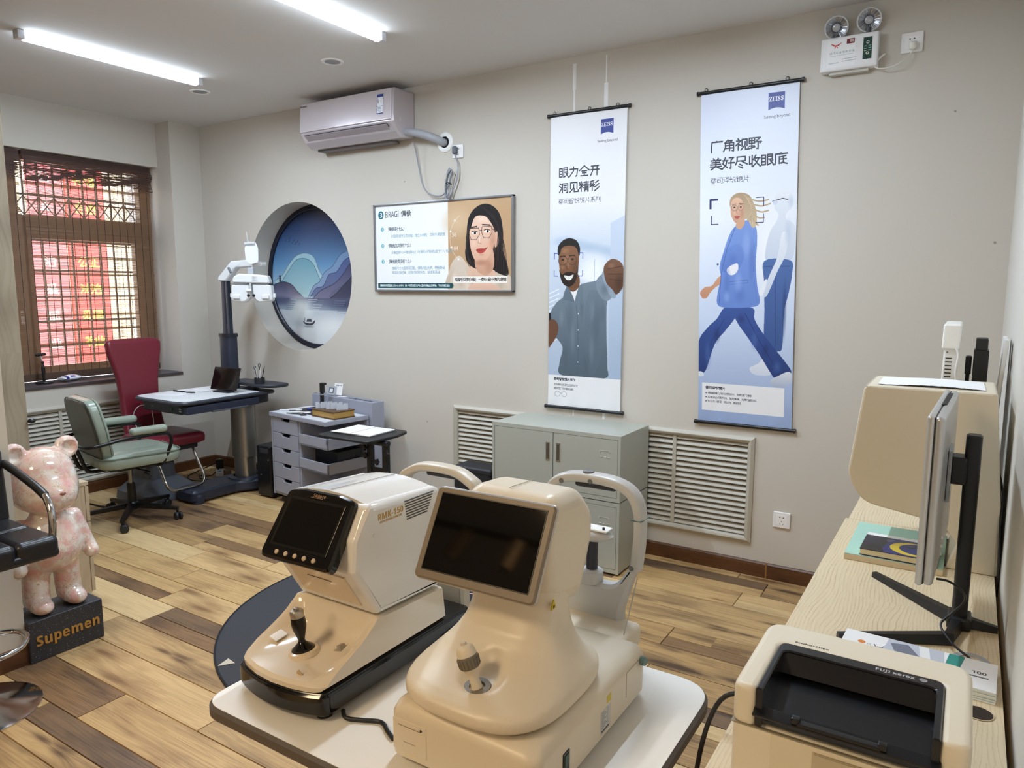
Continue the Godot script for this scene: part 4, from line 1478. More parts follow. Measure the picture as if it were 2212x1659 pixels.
	p.ell(37, 121, 1.1, 0.7, rgb(50, 40, 36))
	p.ell(43.6, 121, 1.1, 0.7, rgb(50, 40, 36))
	p.line(v2([40, 122, 38.6, 127, 40.4, 127.4]), 0.5, rgb(184, 134, 108))
	blob(p, [37, 131, 40, 130, 43, 131, 40, 133.4], rgb(186, 86, 86))
	for e in [37, 43.8]:
		var rim := []
		for i in 21:
			rim.append(Vector2(e + cos(TAU * i / 20) * 3.1, 121.6 + sin(TAU * i / 20) * 3.0))
		p.line(rim, 0.4, rgb(120, 110, 110))
	p.soft(45, 127, 3.5, 8, rgb(190, 140, 112), 0.6)
	p.soft(37.5, 127, 2.5, 3, rgb(240, 196, 172), 0.7)
	for i in 9:
		p.line(curve(v2([46 + i * 0.4, 108 + i * 0.4, 53 + i * 0.3, 116 + i, 56 - i * 0.8, 140 - i * 0.6]), 5), 0.35, rgb(150, 122, 92) if i % 2 else rgb(228, 208, 180))
	p.ell(20, 181, 1.2, 1.2, rgb(60, 80, 140))
	# focus frame
	var fb := rgb(38, 48, 98)
	for c in [[11.5, 112, 1, 1, 2.2], [67, 112, -1, 1, 0.9], [12.5, 138, 1, -1, 0.9], [67, 138, -1, -1, 0.9]]:
		p.line(v2([c[0], c[1] + c[3] * 9, c[0], c[1], c[0] + c[2] * 7.5, c[1]]), c[4], fb)
	var ink := rgb(42, 46, 62)
	lens_logo(p, 70, 8, 16)
	type(p, "Seeing beyond", 66, 33, 3.9, ink)
	han(p, "广角视野", 11, 50, 12.8, ink, 0.11, 1.04)
	han(p, "美好尽收眼底", 10.5, 68, 12.8, ink, 0.11, 1.04)
	han(p, "蔡司泽锐镜片", 11, 88.5, 6.6, rgb(74, 78, 92), 0.065, 1.04)
	p.rect(4, 312, 88, 31, rgb(243, 244, 248))
	han(p, "蔡司泽锐镜片", 8, 315.5, 3.4, ink, 0.14, 1.06)
	var y := 322.0
	for s in ["根据眼球几何形状而设计，视野宽广清晰", "应用自由成型科技，镜片美薄，光学性能出众", "钻立方®镀层，高透光，耐磨损"]:
		p.rect(8, y + 0.8, 1.2, 1.2, ink)
		han(p, s, 10.5, y, 2.6, rgb(70, 74, 88), 0.1, 1.02)
		y += 4.6
	return p

func paint_poster() -> P:
	var p := P.new(1155, 600, rgb(246, 248, 250), Vector2(115.5, 60))
	# right: portrait on tan
	p.grad(0, 60, rgb(206, 172, 134), rgb(186, 150, 114), 65, 115.5)
	p.soft(72, 14, 18, 14, rgb(222, 194, 160), 0.8)
	p.soft(108, 12, 20, 20, rgb(196, 160, 122), 0.8)
	# jacket
	blob(p, [66, 60, 66, 46, 70, 39, 75, 37, 82, 44, 90, 50, 104, 46, 112, 50, 115.5, 54, 115.5, 60], rgb(222, 206, 188), rgb(196, 178, 158))
	blob(p, [78, 60, 80, 50, 84, 44, 96, 42, 104, 46, 106, 60], rgb(232, 196, 172), rgb(214, 170, 144))
	blob(p, [66, 60, 70, 46, 76, 42, 82, 52, 84, 60], rgb(216, 200, 182))
	blob(p, [100, 60, 103, 50, 108, 46, 115.5, 52, 115.5, 60], rgb(210, 193, 174))
	# hair behind
	blob(p, [80, 26, 82, 12, 89, 5, 98, 4, 106, 10, 109, 22, 109, 34, 112, 42, 113, 50, 106, 49, 100, 46, 90, 46, 84, 44, 80, 40, 79, 34, 80, 30], rgb(34, 30, 32))
	# neck, face
	blob(p, [88, 36, 100, 32, 102, 44, 96, 50, 88, 46], rgb(222, 178, 152), rgb(206, 158, 132))
	blob(p, [82.5, 24, 83, 16, 88, 10, 96, 10, 102, 16, 103, 26, 100, 35, 94, 41, 88, 41, 84, 34], rgb(242, 208, 186), rgb(226, 180, 154))
	blob(p, [82, 22, 83, 13, 90, 7, 99, 7, 105, 14, 107, 28, 104, 30, 102, 20, 97, 13, 92, 11, 87, 12, 84, 18], rgb(30, 27, 29))
	blob(p, [102, 24, 105, 22, 106, 28, 103, 32], rgb(228, 184, 160))
	p.line(v2([84, 18.5, 88.5, 18]), 0.9, rgb(70, 50, 44))
	p.line(v2([93, 17, 99, 17.5]), 0.9, rgb(70, 50, 44))
	for e in [[86.6, 22.2], [96.6, 21.4]]:
		p.ell(e[0], e[1], 2.2, 0.9, rgb(250, 246, 242))
		p.ell(e[0] + 0.5, e[1], 0.9, 0.9, rgb(36, 26, 24))
		p.line(v2([e[0] - 2.3, e[1] - 0.9, e[0], e[1] - 1.4, e[0] + 2.4, e[1] - 0.7]), 0.5, rgb(40, 30, 30))
		p.line(v2([e[0] - 4, e[1] - 3, e[0] + 3.4, e[1] - 3.2, e[0] + 4, e[1] + 1, e[0] + 1.6, e[1] + 4.4, e[0] - 2.6, e[1] + 4.2, e[0] - 4.2, e[1] + 0.6, e[0] - 4, e[1] - 3]), 0.4, rgb(70, 62, 60))
	p.line(v2([90.6, 20.8, 92.6, 20.6]), 0.5, rgb(70, 62, 60))
	p.line(v2([100.6, 20, 105, 22]), 0.5, rgb(70, 62, 60))
	p.line(v2([91, 23, 89.6, 28.6, 92, 29.4]), 0.5, rgb(198, 146, 122))
	blob(p, [88, 33, 91, 32.2, 95, 32.4, 97, 31.6, 94, 35, 90, 35.4], rgb(190, 78, 72))
	p.line(v2([88, 33.4, 92, 33.6, 97, 31.8]), 0.3, rgb(130, 48, 46))
	p.soft(99, 30, 4, 4, rgb(236, 170, 146), 0.5)
	p.soft(86, 29, 3.5, 4, rgb(246, 206, 186), 0.7)
	p.soft(101, 27, 4, 12, rgb(198, 146, 118), 0.7)
	p.soft(90.4, 26, 1.2, 4, rgb(252, 228, 210), 0.8)
	p.soft(93, 13.5, 7, 3, rgb(250, 222, 204), 0.7)
	p.soft(92, 41.5, 8, 3, rgb(184, 132, 106), 0.8)
	p.soft(98, 44, 5, 6, rgb(190, 140, 114), 0.7)
	p.soft(92, 36.4, 3, 1.2, rgb(204, 150, 126), 0.8)
	for i in 14:
		var t := i / 13.0
		p.line(curve(v2([92 + t * 10, 5 + t * 6, 104 + t * 3, 18 + t * 4, 104 + t * 7, 34, 103 + t * 9, 48]), 6), 0.3, rgb(64, 56, 56) if i % 2 else rgb(22, 19, 21))
	for i in 6:
		var t := i / 5.0
		p.line(curve(v2([86 - t * 2, 9 + t * 5, 81.5 - t, 22, 80.5 - t * 0.6, 34, 82 + t * 4, 44]), 5), 0.3, rgb(58, 51, 52))
	for i in 9:
		p.soft(70 + i * 5.3, 52 + (i * 7 % 5), 3, 6, rgb(190, 170, 148) if i % 2 else rgb(234, 220, 204), 0.5)
	# hand
	blob(p, [82, 60, 86, 55, 94, 54, 102, 56, 106, 60], rgb(236, 198, 176), rgb(220, 176, 152))
	var arc := []
	for i in 15:
		var a := lerpf(1.9, 4.3, i / 14.0)
		arc.append(Vector2(80 + cos(a) * 13.5, 25 + sin(a) * 16.0))
	p.line(arc, 0.25, rgb(238, 222, 202))
	for i in [1, 5, 9, 12]:
		p.ell(arc[i].x, arc[i].y, 0.7, 0.7, rgb(250, 246, 240))
	type(p, "36", 68, 24, 3.6, rgb(246, 236, 224))
	type(p, "104", 67.5, 33, 3.6, rgb(246, 236, 224))
	p.rect(69, 50.6, 43, 4.4, rgb(244, 240, 234))
	han(p, "智能化定制体验，一款只属于您的眼镜", 70.6, 51.4, 2.6, rgb(62, 54, 50), 0.12, 0.92)
	# left: wording
	var teal := rgb(44, 150, 168)
	var ink := rgb(40, 52, 58)
	p.ell(5.2, 6.6, 2.5, 2.9, rgb(30, 110, 124))
	type(p, "3", 4.0, 8.4, 4.8, Color.WHITE, true)
	type(p, "BRAGi", 9, 8.6, 6.0, ink, false, false, 0.78)
	p.line(v2([21.4, 4.2, 21.4, 8.8]), 0.25, rgb(120, 130, 134))
	han(p, "佩极", 24, 4.4, 4.2, ink, 0.1, 1.1)
	var rows := [["佩极是什么?", 15.4, ""], ["佩极在定制什么?", 27.0, ""], ["佩极能做到什么?", 38.2, ""]]
	for i in 3:
		var y: float = rows[i][1]
		p.ell(6.4, y + 1.4, 1.3, 1.5, rgb(96, 182, 196))
		type(p, str(i + 1), 5.9, y + 2.2, 2.2, Color.WHITE, true)
		han(p, rows[i][0], 11.8, y, 2.8, rgb(44, 70, 84), 0.1, 1.0)
	var soft_ink := rgb(128, 164, 182)
	han(p, "对面部进行全息扫描，建立3D模型，定制专属眼镜", 14.5, 20.8, 2.2, soft_ink, 0.09, 0.98)
	han(p, "采集面部104项数据特点 对镜框36项参数进行个人化调整", 14.5, 32.2, 2.2, soft_ink, 0.09, 0.98)
	han(p, "镜框尺寸与面部更匹配，佩戴轻盈无痕，稳固舒适", 14.5, 43.4, 2.2, soft_ink, 0.09, 0.98)
	han(p, "高度数变轻薄，近视防控更有效，渐进更易适", 14.5, 46.4, 2.2, soft_ink, 0.09, 0.98)
	p.rect(1.2, 55.0, 66.5, 3.6, rgb(30, 78, 86))
	p.ell(67.4, 56.8, 1.8, 1.8, rgb(30, 78, 86))
	han(p, "佩极采用德国进口的PA12材料，是一种医用尼龙可以直接接触血液骨骼，不会引起过敏", 3.0, 55.8, 1.75, rgb(232, 242, 244), 0.12, 0.94)
	return p

func paint_lake() -> P:
	var p := P.new(1024, 1024, rgb(60, 90, 130), Vector2(100, 100))
	p.grad(0, 16, rgb(26, 38, 70), rgb(42, 66, 108))
	p.grad(16, 40, rgb(42, 66, 108), rgb(96, 146, 190))
	p.grad(40, 64, rgb(96, 146, 190), rgb(198, 220, 232))
	# layered mountains, outlines drawn like ink
	var layers := [
		[[4, 52, 12, 48, 20, 40, 28, 34, 38, 32, 47, 35, 53, 46, 62, 54, 66, 64, 4, 64], rgb(150, 190, 206), rgb(186, 212, 220)],
		[[10, 54, 20, 44, 28, 37, 38, 36, 46, 40, 52, 50, 58, 56, 62, 64, 10, 64], rgb(104, 160, 182), rgb(170, 204, 212)],
		[[40, 64, 46, 56, 52, 53, 58, 46, 66, 42, 74, 34, 84, 30, 92, 24, 100, 20, 100, 64], rgb(104, 142, 188), rgb(136, 160, 192)],
		[[42, 64, 48, 58, 56, 56, 62, 48, 70, 46, 78, 38, 88, 34, 100, 26, 100, 64], rgb(66, 88, 148), rgb(104, 118, 156)],
		[[44, 66, 52, 60, 60, 57, 68, 54, 76, 48, 84, 40, 92, 36, 100, 30, 100, 66], rgb(52, 58, 98), rgb(120, 120, 150)],
		[[0, 56, 6, 54, 14, 53, 22, 55, 28, 60, 34, 66, 0, 66], rgb(60, 62, 92), rgb(140, 140, 166)],
		[[60, 66, 68, 62, 76, 56, 84, 50, 92, 42, 100, 36, 100, 66], rgb(34, 38, 60), rgb(72, 76, 104)]]
	for l in layers:
		var pts := curve(v2(l[0]), 5, false)
		p.poly(pts, l[1], l[2])
		p.line(pts.slice(0, pts.size() - 8), 0.45, l[1].darkened(0.35))
	for i in 26:
		var x := 62.0 + i * 1.5
		p.line(v2([x, 64 - i * 0.2, x + 3, 60 - i * 0.7]), 0.2, rgb(54, 60, 86))
	# pagoda
	p.rect(8.6, 48, 1.8, 6, rgb(44, 62, 88))
	for i in 4:
		p.poly(v2([7.8, 49 + i * 1.6, 11.2, 49 + i * 1.6, 9.5, 47.8 + i * 1.6]), rgb(40, 56, 82))
	# lake with reflections
	p.grad(65, 74, rgb(84, 92, 122), rgb(150, 166, 184))
	p.grad(74, 100, rgb(196, 206, 216), rgb(226, 230, 234))
	p.soft(32, 72, 18, 12, rgb(226, 236, 238), 1.0)
	p.soft(80, 69, 30, 7, rgb(70, 78, 110), 1.0)
	p.soft(8, 67, 16, 5, rgb(70, 78, 110), 0.9)
	p.soft(30, 84, 22, 5, rgb(180, 192, 204), 0.8)
	p.soft(66, 86, 30, 12, rgb(240, 243, 245), 0.9)
	for i in 34:
		var y := 66.0 + (i * 7 % 13) * 0.8
		var x := fmod(i * 23.7, 96.0)
		p.line(v2([x, y, x + 5 + (i % 4) * 2, y]), 0.3, rgb(112, 124, 150) if x > 45 or x < 20 else rgb(206, 218, 224))
	# boat, birds
	blob(p, [33, 82, 36, 83.4, 42, 83.6, 46, 81.4, 44, 84.6, 36, 84.8], rgb(40, 44, 58))
	p.poly(v2([36.6, 82.6, 38, 80.4, 42, 80.4, 43, 82.6]), rgb(62, 66, 80))
	p.line(v2([35, 82.6, 35, 79.6]), 0.5, rgb(44, 48, 60))
	p.soft(39, 86, 8, 1.6, rgb(120, 130, 144), 0.8)
	for b in [[13, 20], [17, 19], [18, 22], [22, 20.5], [21.5, 23], [25, 24], [27, 22.4], [28, 25], [30, 23.6], [32, 25.4]]:
		p.line(v2([b[0] - 0.9, b[1] + 0.5, b[0], b[1], b[0] + 0.6, b[1] - 1.2]), 0.4, rgb(26, 40, 70))
	return p

# hanging banner: printed cloth between two rods, the cloth slightly wavy near the bottom
func banner(label: String, at: Vector3, wd: float, ht: float, p: P, drift: float, back: Color):
	var t := thing("hanging_banner", label, "banner", at)
	var q := g()
	var nx := 12
	var ny := 40
	var f := func(i: float, j: float) -> Vector3:
		var u := i / nx
		var v := j / ny
		var low := clampf((v - 0.9) / 0.1, 0.0, 1.0)
		var z := 0.012 + 0.0025 * sin(u * 5.0 + v * 3.0) + 0.0035 * low * sin(u * 23.0 + v * 40.0) + 0.0015 * sin(v * 11.0)
		return vx((u - 0.5) * (wd - 0.03) + drift * v, -ht * v, z)
	for i in nx:
		for j in ny:
			q.uvquad(f.call(i, j + 1), f.call(i + 1, j + 1), f.call(i + 1, j), f.call(i, j), Rect2(float(i) / nx, float(j) / ny, 1.0 / nx, 1.0 / ny))
	put("printed_cloth", q, print_mat(p, 0.42), t, 60.0)
	var rod := mat(rgb(22, 24, 30), 0.35)
	for s in [0.0, 1.0]:
		var y := 0.004 if s == 0.0 else -ht - 0.004
		var bar := put("rod", g().rod(vx(-wd / 2 + drift * s, y, 0.012), vx(wd / 2 + drift * s, y, 0.012), 0.0095, 14), rod, t)
		for e in [-1, 1]:
			put("end_cap", g().rod(vx(e * (wd / 2 - 0.004) + drift * s, y, 0.012), vx(e * (wd / 2 + 0.006) + drift * s, y, 0.012), 0.0115, 14), rod, bar)
	for u in [-0.42, 0.02, 0.36]:
		var ring := []
		for k in 10:
			ring.append(vx(u * wd + cos(TAU * k / 10) * 0.008, 0.019 + sin(TAU * k / 10) * 0.008, 0.012))
		put("hook", g().tube(ring, 0.002, 6, true), rod, t)

func socket_plate(label: String, at: Vector3, wd: float, group := "") -> Node3D:
	var t := thing("wall_socket", label, "socket", at, 0.0, group)
	var white := mat(rgb(240, 240, 240), 0.35)
	put("plate", g().at(vx(0, 0, 0.005)).rbox(Vector3.ZERO, vx(wd, wd, 0.01), 0.004, 2), white, t)
	put("insert", g().rbox(vx(0, 0, 0.0085), vx(wd * 0.66, wd * 0.66, 0.005), 0.001), mat(rgb(246, 246, 246), 0.3), t)
	var hole := mat(rgb(20, 20, 20), 0.8)
	for s in [[-0.1, 0.17, 0.5], [0.1, 0.17, -0.5]]:
		put("slot", g().at(vx(s[0] * wd, s[1] * wd, 0.011), Basis(Vector3.BACK, s[2] * 0.0)).box(Vector3.ZERO, vx(0.07 * wd, 0.05 * wd, 0.001)), hole, t)
	for s in [[0.0, -0.08, 0.0], [-0.09, -0.24, 0.5], [0.09, -0.24, -0.5]]:
		put("slot", g().at(vx(s[0] * wd, s[1] * wd, 0.011), Basis(Vector3.BACK, s[2])).box(Vector3.ZERO, vx(0.025 * wd, 0.1 * wd, 0.001)), hole, t)
	return t

# louvred radiator cover: frame with a moulding, one post, rounded slats
func louvre(label: String, at: Vector3, turn: float, wd: float, ht: float, posts: Array):
	var t := thing("radiator_grille", label, "grille", at, turn)
	var paint := mat(rgb(190, 185, 172), 0.4)
	# frame of four mitred mouldings, local x along the wall, z out of it
	var prof := [Vector2(0, -0.02), Vector2(0, 0.012), Vector2(0.006, 0.016), Vector2(0.016, 0.022), Vector2(0.026, 0.02), Vector2(0.033, 0.012), Vector2(0.036, 0.006), Vector2(0.036, -0.02)]
	var cs := [[0, 0], [wd, 0], [wd, ht], [0, ht]]
	for i in 4:
		var rings := []
		for e in 2:
			var c: Array = cs[(i + e) % 4]
			var dx := 1.0 if c[0] == 0 else -1.0
			var dy := 1.0 if c[1] == 0 else -1.0
			var ring := []
			for q in prof:
				ring.append(vx(c[0] + dx * q.x, c[1] + dy * q.x, q.y))
			rings.append(ring)
		put("frame_moulding", g().skin(rings), paint, t)
	for px in posts:
		put("post", g().rbox(vx(px, ht / 2, 0.003), vx(0.022, ht - 0.06, 0.012), 0.002), paint, t)
	var n := int((ht - 0.075) / 0.0305)
	var edges := [0.034] + posts + [wd - 0.034]
	for b in edges.size() - 1:
		var x0: float = edges[b]
		var x1: float = edges[b + 1]
		var ra := []
		var rb := []
		for k in 10:
			var a := TAU * k / 10
			var o := Vector2(cos(a) * 0.0145, sin(a) * 0.0034).rotated(-0.75)
			ra.append(vx(0, o.x, o.y))
			rb.append(vx(x1 - x0, o.x, o.y))
		var me := g().skin([ra, rb]).mesh(50.0)
		for i in n + 1:
			var o := put_mesh("slat", me, paint, t)
			o.position = vx(x0, 0.05 + (i + 0.25) * 0.0305 - 0.006, -0.004)
	# the radiator in the recess behind
	for i in 6:
		put("radiator_fin", g().rbox(vx(0.1 + (wd - 0.25) * i / 5.0, ht / 2, -0.07), vx(0.05, ht - 0.12, 0.04), 0.01), mat(rgb(150, 148, 140), 0.5), t)

func cord(called: String, label: String, pts: Array, r: float, m: Material, per := 6, parent: Node = null):
	var o := put(called, g().tube(curve(pts, per), r, 8), m, parent, 60.0)
	if parent == null:
		tag(o, label, "cord")
	return o

func build_wall_things():
	# round picture in the niche
	var art := thing("round_picture", "round blue mountain lake picture in the wall niche", "picture", vx(-4.415, 1.622, -0.205))
	var q := g()
	var n := 64
	for k in n:
		var a := TAU * k / n
		var b := TAU * (k + 1) / n
		var f := func(w: float, r: float) -> Vector3: return vx(cos(w) * r, sin(w) * r, 0.012)
		var base := q.v.size()
		q.has_uv = true
		for s in [[0, 0.0], [a, 0.54], [b, 0.54]]:
			q.v.append(f.call(s[0], s[1]))
			q.uv.append(Vector2(0.5 + cos(s[0]) * s[1] / 1.08, 0.5 - sin(s[0]) * s[1] / 1.08))
	put("printed_disc", q, print_mat(paint_lake(), 0.35), art)
	put("rim", g().at(vx(0, 0, 0), Basis(Vector3.RIGHT, PI / 2)).lathe([Vector2(0.528, 0.0), Vector2(0.528, 0.024), Vector2(0.534, 0.03), Vector2(0.562, 0.03), Vector2(0.566, 0.024), Vector2(0.566, 0.0), Vector2(0.528, 0.0)], 96), mat(rgb(20, 26, 44), 0.35), art)
	# poster
	var po := thing("framed_poster", "framed white and tan eyewear poster with a portrait", "poster", vx(-3.02, 1.818, 0.0))
	var face := g()
	face.uvquad(vx(-0.565, -0.29, 0.019), vx(0.565, -0.29, 0.019), vx(0.565, 0.29, 0.019), vx(-0.565, 0.29, 0.019))
	put("print", face, print_mat(paint_poster(), 0.3), po)
	put("backing_board", g().box(vx(0, 0, 0.0095), vx(1.14, 0.585, 0.017)), mat(rgb(220, 220, 220), 0.6), po)
	var alu := mat(rgb(150, 152, 156), 0.32, 0.75)
	for s in [[0, 0.293, 1.16, 0.014], [0, -0.293, 1.16, 0.014], [-0.573, 0, 0.014, 0.6], [0.573, 0, 0.014, 0.6]]:
		put("frame_side", g().rbox(vx(s[0], s[1], 0.014), vx(s[2], s[3], 0.028), 0.003), alu, po)
	banner("narrow banner with a smiling man in a grey shirt", vx(-1.943, 2.545, 0.0), 0.515, 1.722, paint_banner_a(), -0.004, Color.WHITE)
	banner("pale blue banner with a woman striding in a blue jacket", vx(-1.04, 2.552, 0.0), 0.52, 1.73, paint_banner_b(), 0.048, Color.WHITE)
	# louvred covers
	louvre("beige louvred radiator cover on the wall behind the steel cabinet", vx(-2.925, 0.178, 0.0), 0.0, 1.997, 0.582, [0.78, 1.555])
	louvre("grey louvred radiator cover under the window", vx(XW, 0.09, 2.35), PI / 2, 1.6, 0.6, [1.09])
	# sockets
	socket_plate("white wall socket low down beside the desk, with nothing plugged in", vx(-0.772, 0.334, 0.0), 0.086)
	socket_plate("white wall socket below the hole of the air conditioner pipe", vx(-2.873, 2.415, 0.0), 0.084)
	socket_plate("white wall socket beside the emergency light", vx(-0.32, 2.651, 0.0), 0.088)
	# emergency light
	var em := thing("emergency_light", "white twin-head emergency light box near the ceiling", "light", vx(-0.575, 2.643, 0.0))
	var wh := mat(rgb(238, 238, 240), 0.3)
	put("housing", g().rbox(vx(0, -0.005, 0.028), vx(0.245, 0.15, 0.056), 0.006, 2), wh, em)
	var ep := P.new(480, 290, rgb(244, 244, 246), Vector2(24, 14.5))
	ep.rect(2.0, 0.8, 12.8, 13, rgb(250, 250, 252))
	for s in [-1, 1]:
		for i in 3:
			ep.line(v2([6.0, 3.6, 6.0 + s * (2.3 - i * 0.5), 2.4 + i * 0.5]), 0.35, rgb(196, 60, 70))
	ep.line(v2([5.4, 4.6, 6.0, 3.2, 6.6, 4.6]), 0.35, rgb(196, 60, 70))
	ep.rect(10.8, 0.9, 3.6, 2.4, rgb(122, 32, 44))
	ep.rect(12.2, 1.2, 1.8, 1.4, rgb(196, 178, 170))
	ep.rect(18.4, 1.5, 4.0, 10.5, rgb(24, 66, 56))
	ep.ell(20.4, 4.0, 0.7, 0.7, rgb(230, 236, 230))
	ep.ell(20.4, 4.0, 0.4, 0.4, rgb(20, 24, 22))
	ep.ell(20.4, 9.2, 0.7, 0.7, rgb(238, 240, 220))
	ep.ell(20.4, 9.2, 0.35, 0.35, rgb(20, 24, 22))
	for i in 3:
		ep.rect(18.9, 5.6 + i * 1.1, 1.0, 0.35, rgb(200, 216, 206))
		ep.rect(20.7, 5.5 + i * 1.1, 1.3, 0.3, rgb(170, 196, 184))
	han(ep, "消防应急照明灯具", 3.0, 6.4, 1.15, rgb(120, 148, 152), 0.08, 1.3)
	ep.line(v2([3, 8.4, 14, 8.2]), 0.14, rgb(150, 190, 196))
	for i in 2:
		ep.line(v2([9.2, 10.4 + i * 1.1, 15.4, 10.2 + i * 1.1]), 0.28, rgb(168, 182, 186))
	ep.line(v2([3.0, 11.9, 7.4, 11.8]), 0.4, rgb(196, 208, 212))
	var ef := g()
	ef.uvquad(vx(-0.112, -0.07, 0.0565), vx(0.112, -0.07, 0.0565), vx(0.112, 0.063, 0.0565), vx(-0.112, 0.063, 0.0565))
	put("printed_front", ef, print_mat(ep, 0.3), em)
	put("bracket_foot", g().rbox(vx(0.0, -0.086, 0.02), vx(0.17, 0.016, 0.03), 0.003), mat(rgb(200, 198, 190), 0.5), em)
	for s in [[-0.063, 0.118], [0.075, 0.128]]:
		var h := Node3D.new()
		h.name = "lamp_head"
		em.add_child(h, true)
		h.position = vx(s[0], s[1], 0.04)
		h.rotation = vx(0.35, 0.25, 0)
		put("rim", g().at(Vector3.ZERO, Basis(Vector3.RIGHT, PI / 2)).lathe([Vector2(0.0, -0.035), Vector2(0.03, -0.034), Vector2(0.05, -0.012), Vector2(0.054, 0.006), Vector2(0.052, 0.012), Vector2(0.047, 0.012), Vector2(0.046, 0.006)], 36), mat(rgb(214, 216, 220), 0.3), h)
		put("reflector", g().at(Vector3.ZERO, Basis(Vector3.RIGHT, PI / 2)).lathe([Vector2(0.0, -0.012), Vector2(0.012, -0.012), Vector2(0.02, -0.006), Vector2(0.034, 0.0), Vector2(0.0465, 0.008)], 36), mat(rgb(176, 180, 188), 0.25, 0.8), h)
		for k in 18:
			var a := TAU * k / 18
			put("reflector_rib", g().rod(vx(cos(a) * 0.021, sin(a) * 0.021, -0.003), vx(cos(a) * 0.045, sin(a) * 0.045, 0.0085), 0.0012, 5), mat(rgb(205, 208, 214), 0.25, 0.7), h)
		put("lens_cap", g().at(vx(0, 0, 0), Basis(Vector3.RIGHT, PI / 2)).lathe([Vector2(0.019, -0.004), Vector2(0.018, 0.006), Vector2(0.011, 0.011), Vector2(0.0, 0.012)], 24), mat(rgb(190, 194, 202), 0.15, 0.3), h)
		put("neck", g().rod(vx(s[0], 0.068, 0.03), vx(s[0], s[1] - 0.03, 0.034), 0.011, 12), mat(rgb(70, 74, 84), 0.4), em)
	# its plug and lead
	var cream := mat(rgb(232, 230, 222), 0.45)
	var plug := put("plug", g().at(vx(-0.314, 2.633, 0.022)).rbox(Vector3.ZERO, vx(0.03, 0.038, 0.026), 0.01, 2), cream)
	tag(plug, "cream plug in the socket beside the emergency light", "plug")
	cord("power_lead", "thin cream lead from the emergency light to its socket", [vx(-0.452, 2.60, 0.03), vx(-0.425, 2.612, 0.03), vx(-0.45, 2.585, 0.045), vx(-0.462, 2.558, 0.045), vx(-0.43, 2.545, 0.05), vx(-0.385, 2.548, 0.05), vx(-0.35, 2.568, 0.045), vx(-0.325, 2.59, 0.03), vx(-0.314, 2.615, 0.022)], 0.0026, cream)
	# air conditioner
	var ac := thing("air_conditioner", "silver-pink split air conditioner under the ceiling", "air conditioner", vx(-3.66, 2.53, 0.0))
	var pink := mat(rgb(206, 198, 204), 0.28, 0.35)
	var side := [Vector2(0.0, 0.0), Vector2(0.13, -0.012), Vector2(0.185, 0.022), Vector2(0.222, 0.075), Vector2(0.226, 0.12), Vector2(0.216, 0.268), Vector2(0.196, 0.292), Vector2(0.0, 0.296)]
	var sp := rounded(side, [0.0, 0.02, 0.03, 0.03, 0.01, 0.03, 0.02, 0.0], 4)
	var yz := Basis(vx(0, 0, 1), vx(0, 1, 0), vx(-1, 0, 0))
	put("casing", g().at(Vector3.ZERO, yz).prism(sp, -0.43, 0.43, 0.012), pink, ac, 35.0)
	put("front_panel", g().at(vx(0, 0.185, 0.222), Basis(Vector3.RIGHT, -0.067)).rbox(Vector3.ZERO, vx(0.845, 0.196, 0.012), 0.006, 2), mat(rgb(226, 218, 224), 0.22, 0.35), ac)
	put("air_flap", g().at(vx(0, 0.0455, 0.2056), Basis(Vector3.RIGHT, 0.96)).rbox(Vector3.ZERO, vx(0.76, 0.057, 0.006), 0.002), mat(rgb(178, 168, 174), 0.35, 0.3), ac)
	put("flap_gap", g().at(vx(0, 0.0485, 0.2036), Basis(Vector3.RIGHT, 0.96)).box(Vector3.ZERO, vx(0.768, 0.062, 0.001)), mat(rgb(30, 30, 34), 0.7), ac)
	var lp := P.new(150, 330, rgb(240, 244, 250), Vector2(5, 11))
	lp.rect(0, 0, 5, 1.6, rgb(44, 62, 140))
	lp.rect(0, 10.4, 5, 0.6, rgb(44, 62, 140))
	lp.rect(0, 0, 0.2, 11, rgb(44, 62, 140))
	lp.rect(4.8, 0, 0.2, 11, rgb(44, 62, 140))
	for i in 4:
		lp.rect(0.6, 2.2 + i * 0.7, 0.5 + i * 0.12, 0.45, rgb(60, 70, 110))
	lp.rect(0.2, 6.6, 4.6, 0.2, rgb(44, 62, 140))
	for i in 4:
		lp.rect(0.6, 7.2 + i * 0.8, 2.6, 0.25, rgb(120, 140, 180))
	var lf := g().at(vx(0.33, 0.19, 0.2288), Basis(Vector3.RIGHT, -0.067))
	lf.uvquad(vx(-0.028, -0.062, 0), vx(0.028, -0.062, 0), vx(0.028, 0.062, 0), vx(-0.028, 0.062, 0))
	put("energy_label", lf, print_mat(lp, 0.4), ac)
	var tm := TextMesh.new()
	tm.text = "Hisense"
	tm.font = font(true)
	tm.font_size = 16
	tm.pixel_size = 0.0011
	tm.depth = 0.0006
	var tn := put_mesh("lettering", tm, mat(rgb(86, 84, 96), 0.4), ac)
	tn.position = vx(-0.385, 0.262, 0.2237)
	tn.rotation.x = -0.067
	put("side_screw_slot", g().rbox(vx(0.4305, 0.1, 0.15), vx(0.001, 0.025, 0.006), 0.0004), mat(rgb(230, 225, 228), 0.3), ac)
	put("wall_bracket", g().rbox(vx(-0.05, -0.012, 0.05), vx(0.7, 0.02, 0.08), 0.004), mat(rgb(120, 116, 120), 0.5), ac)
	# pipe to the wall, with its cover ring, and the lead
	var grey := mat(rgb(168, 170, 176), 0.45)
	var pipe := thing("refrigerant_pipe", "grey wrapped pipe running from the air conditioner into the wall", "pipe", vx(-3.24, 2.56, 0.07))
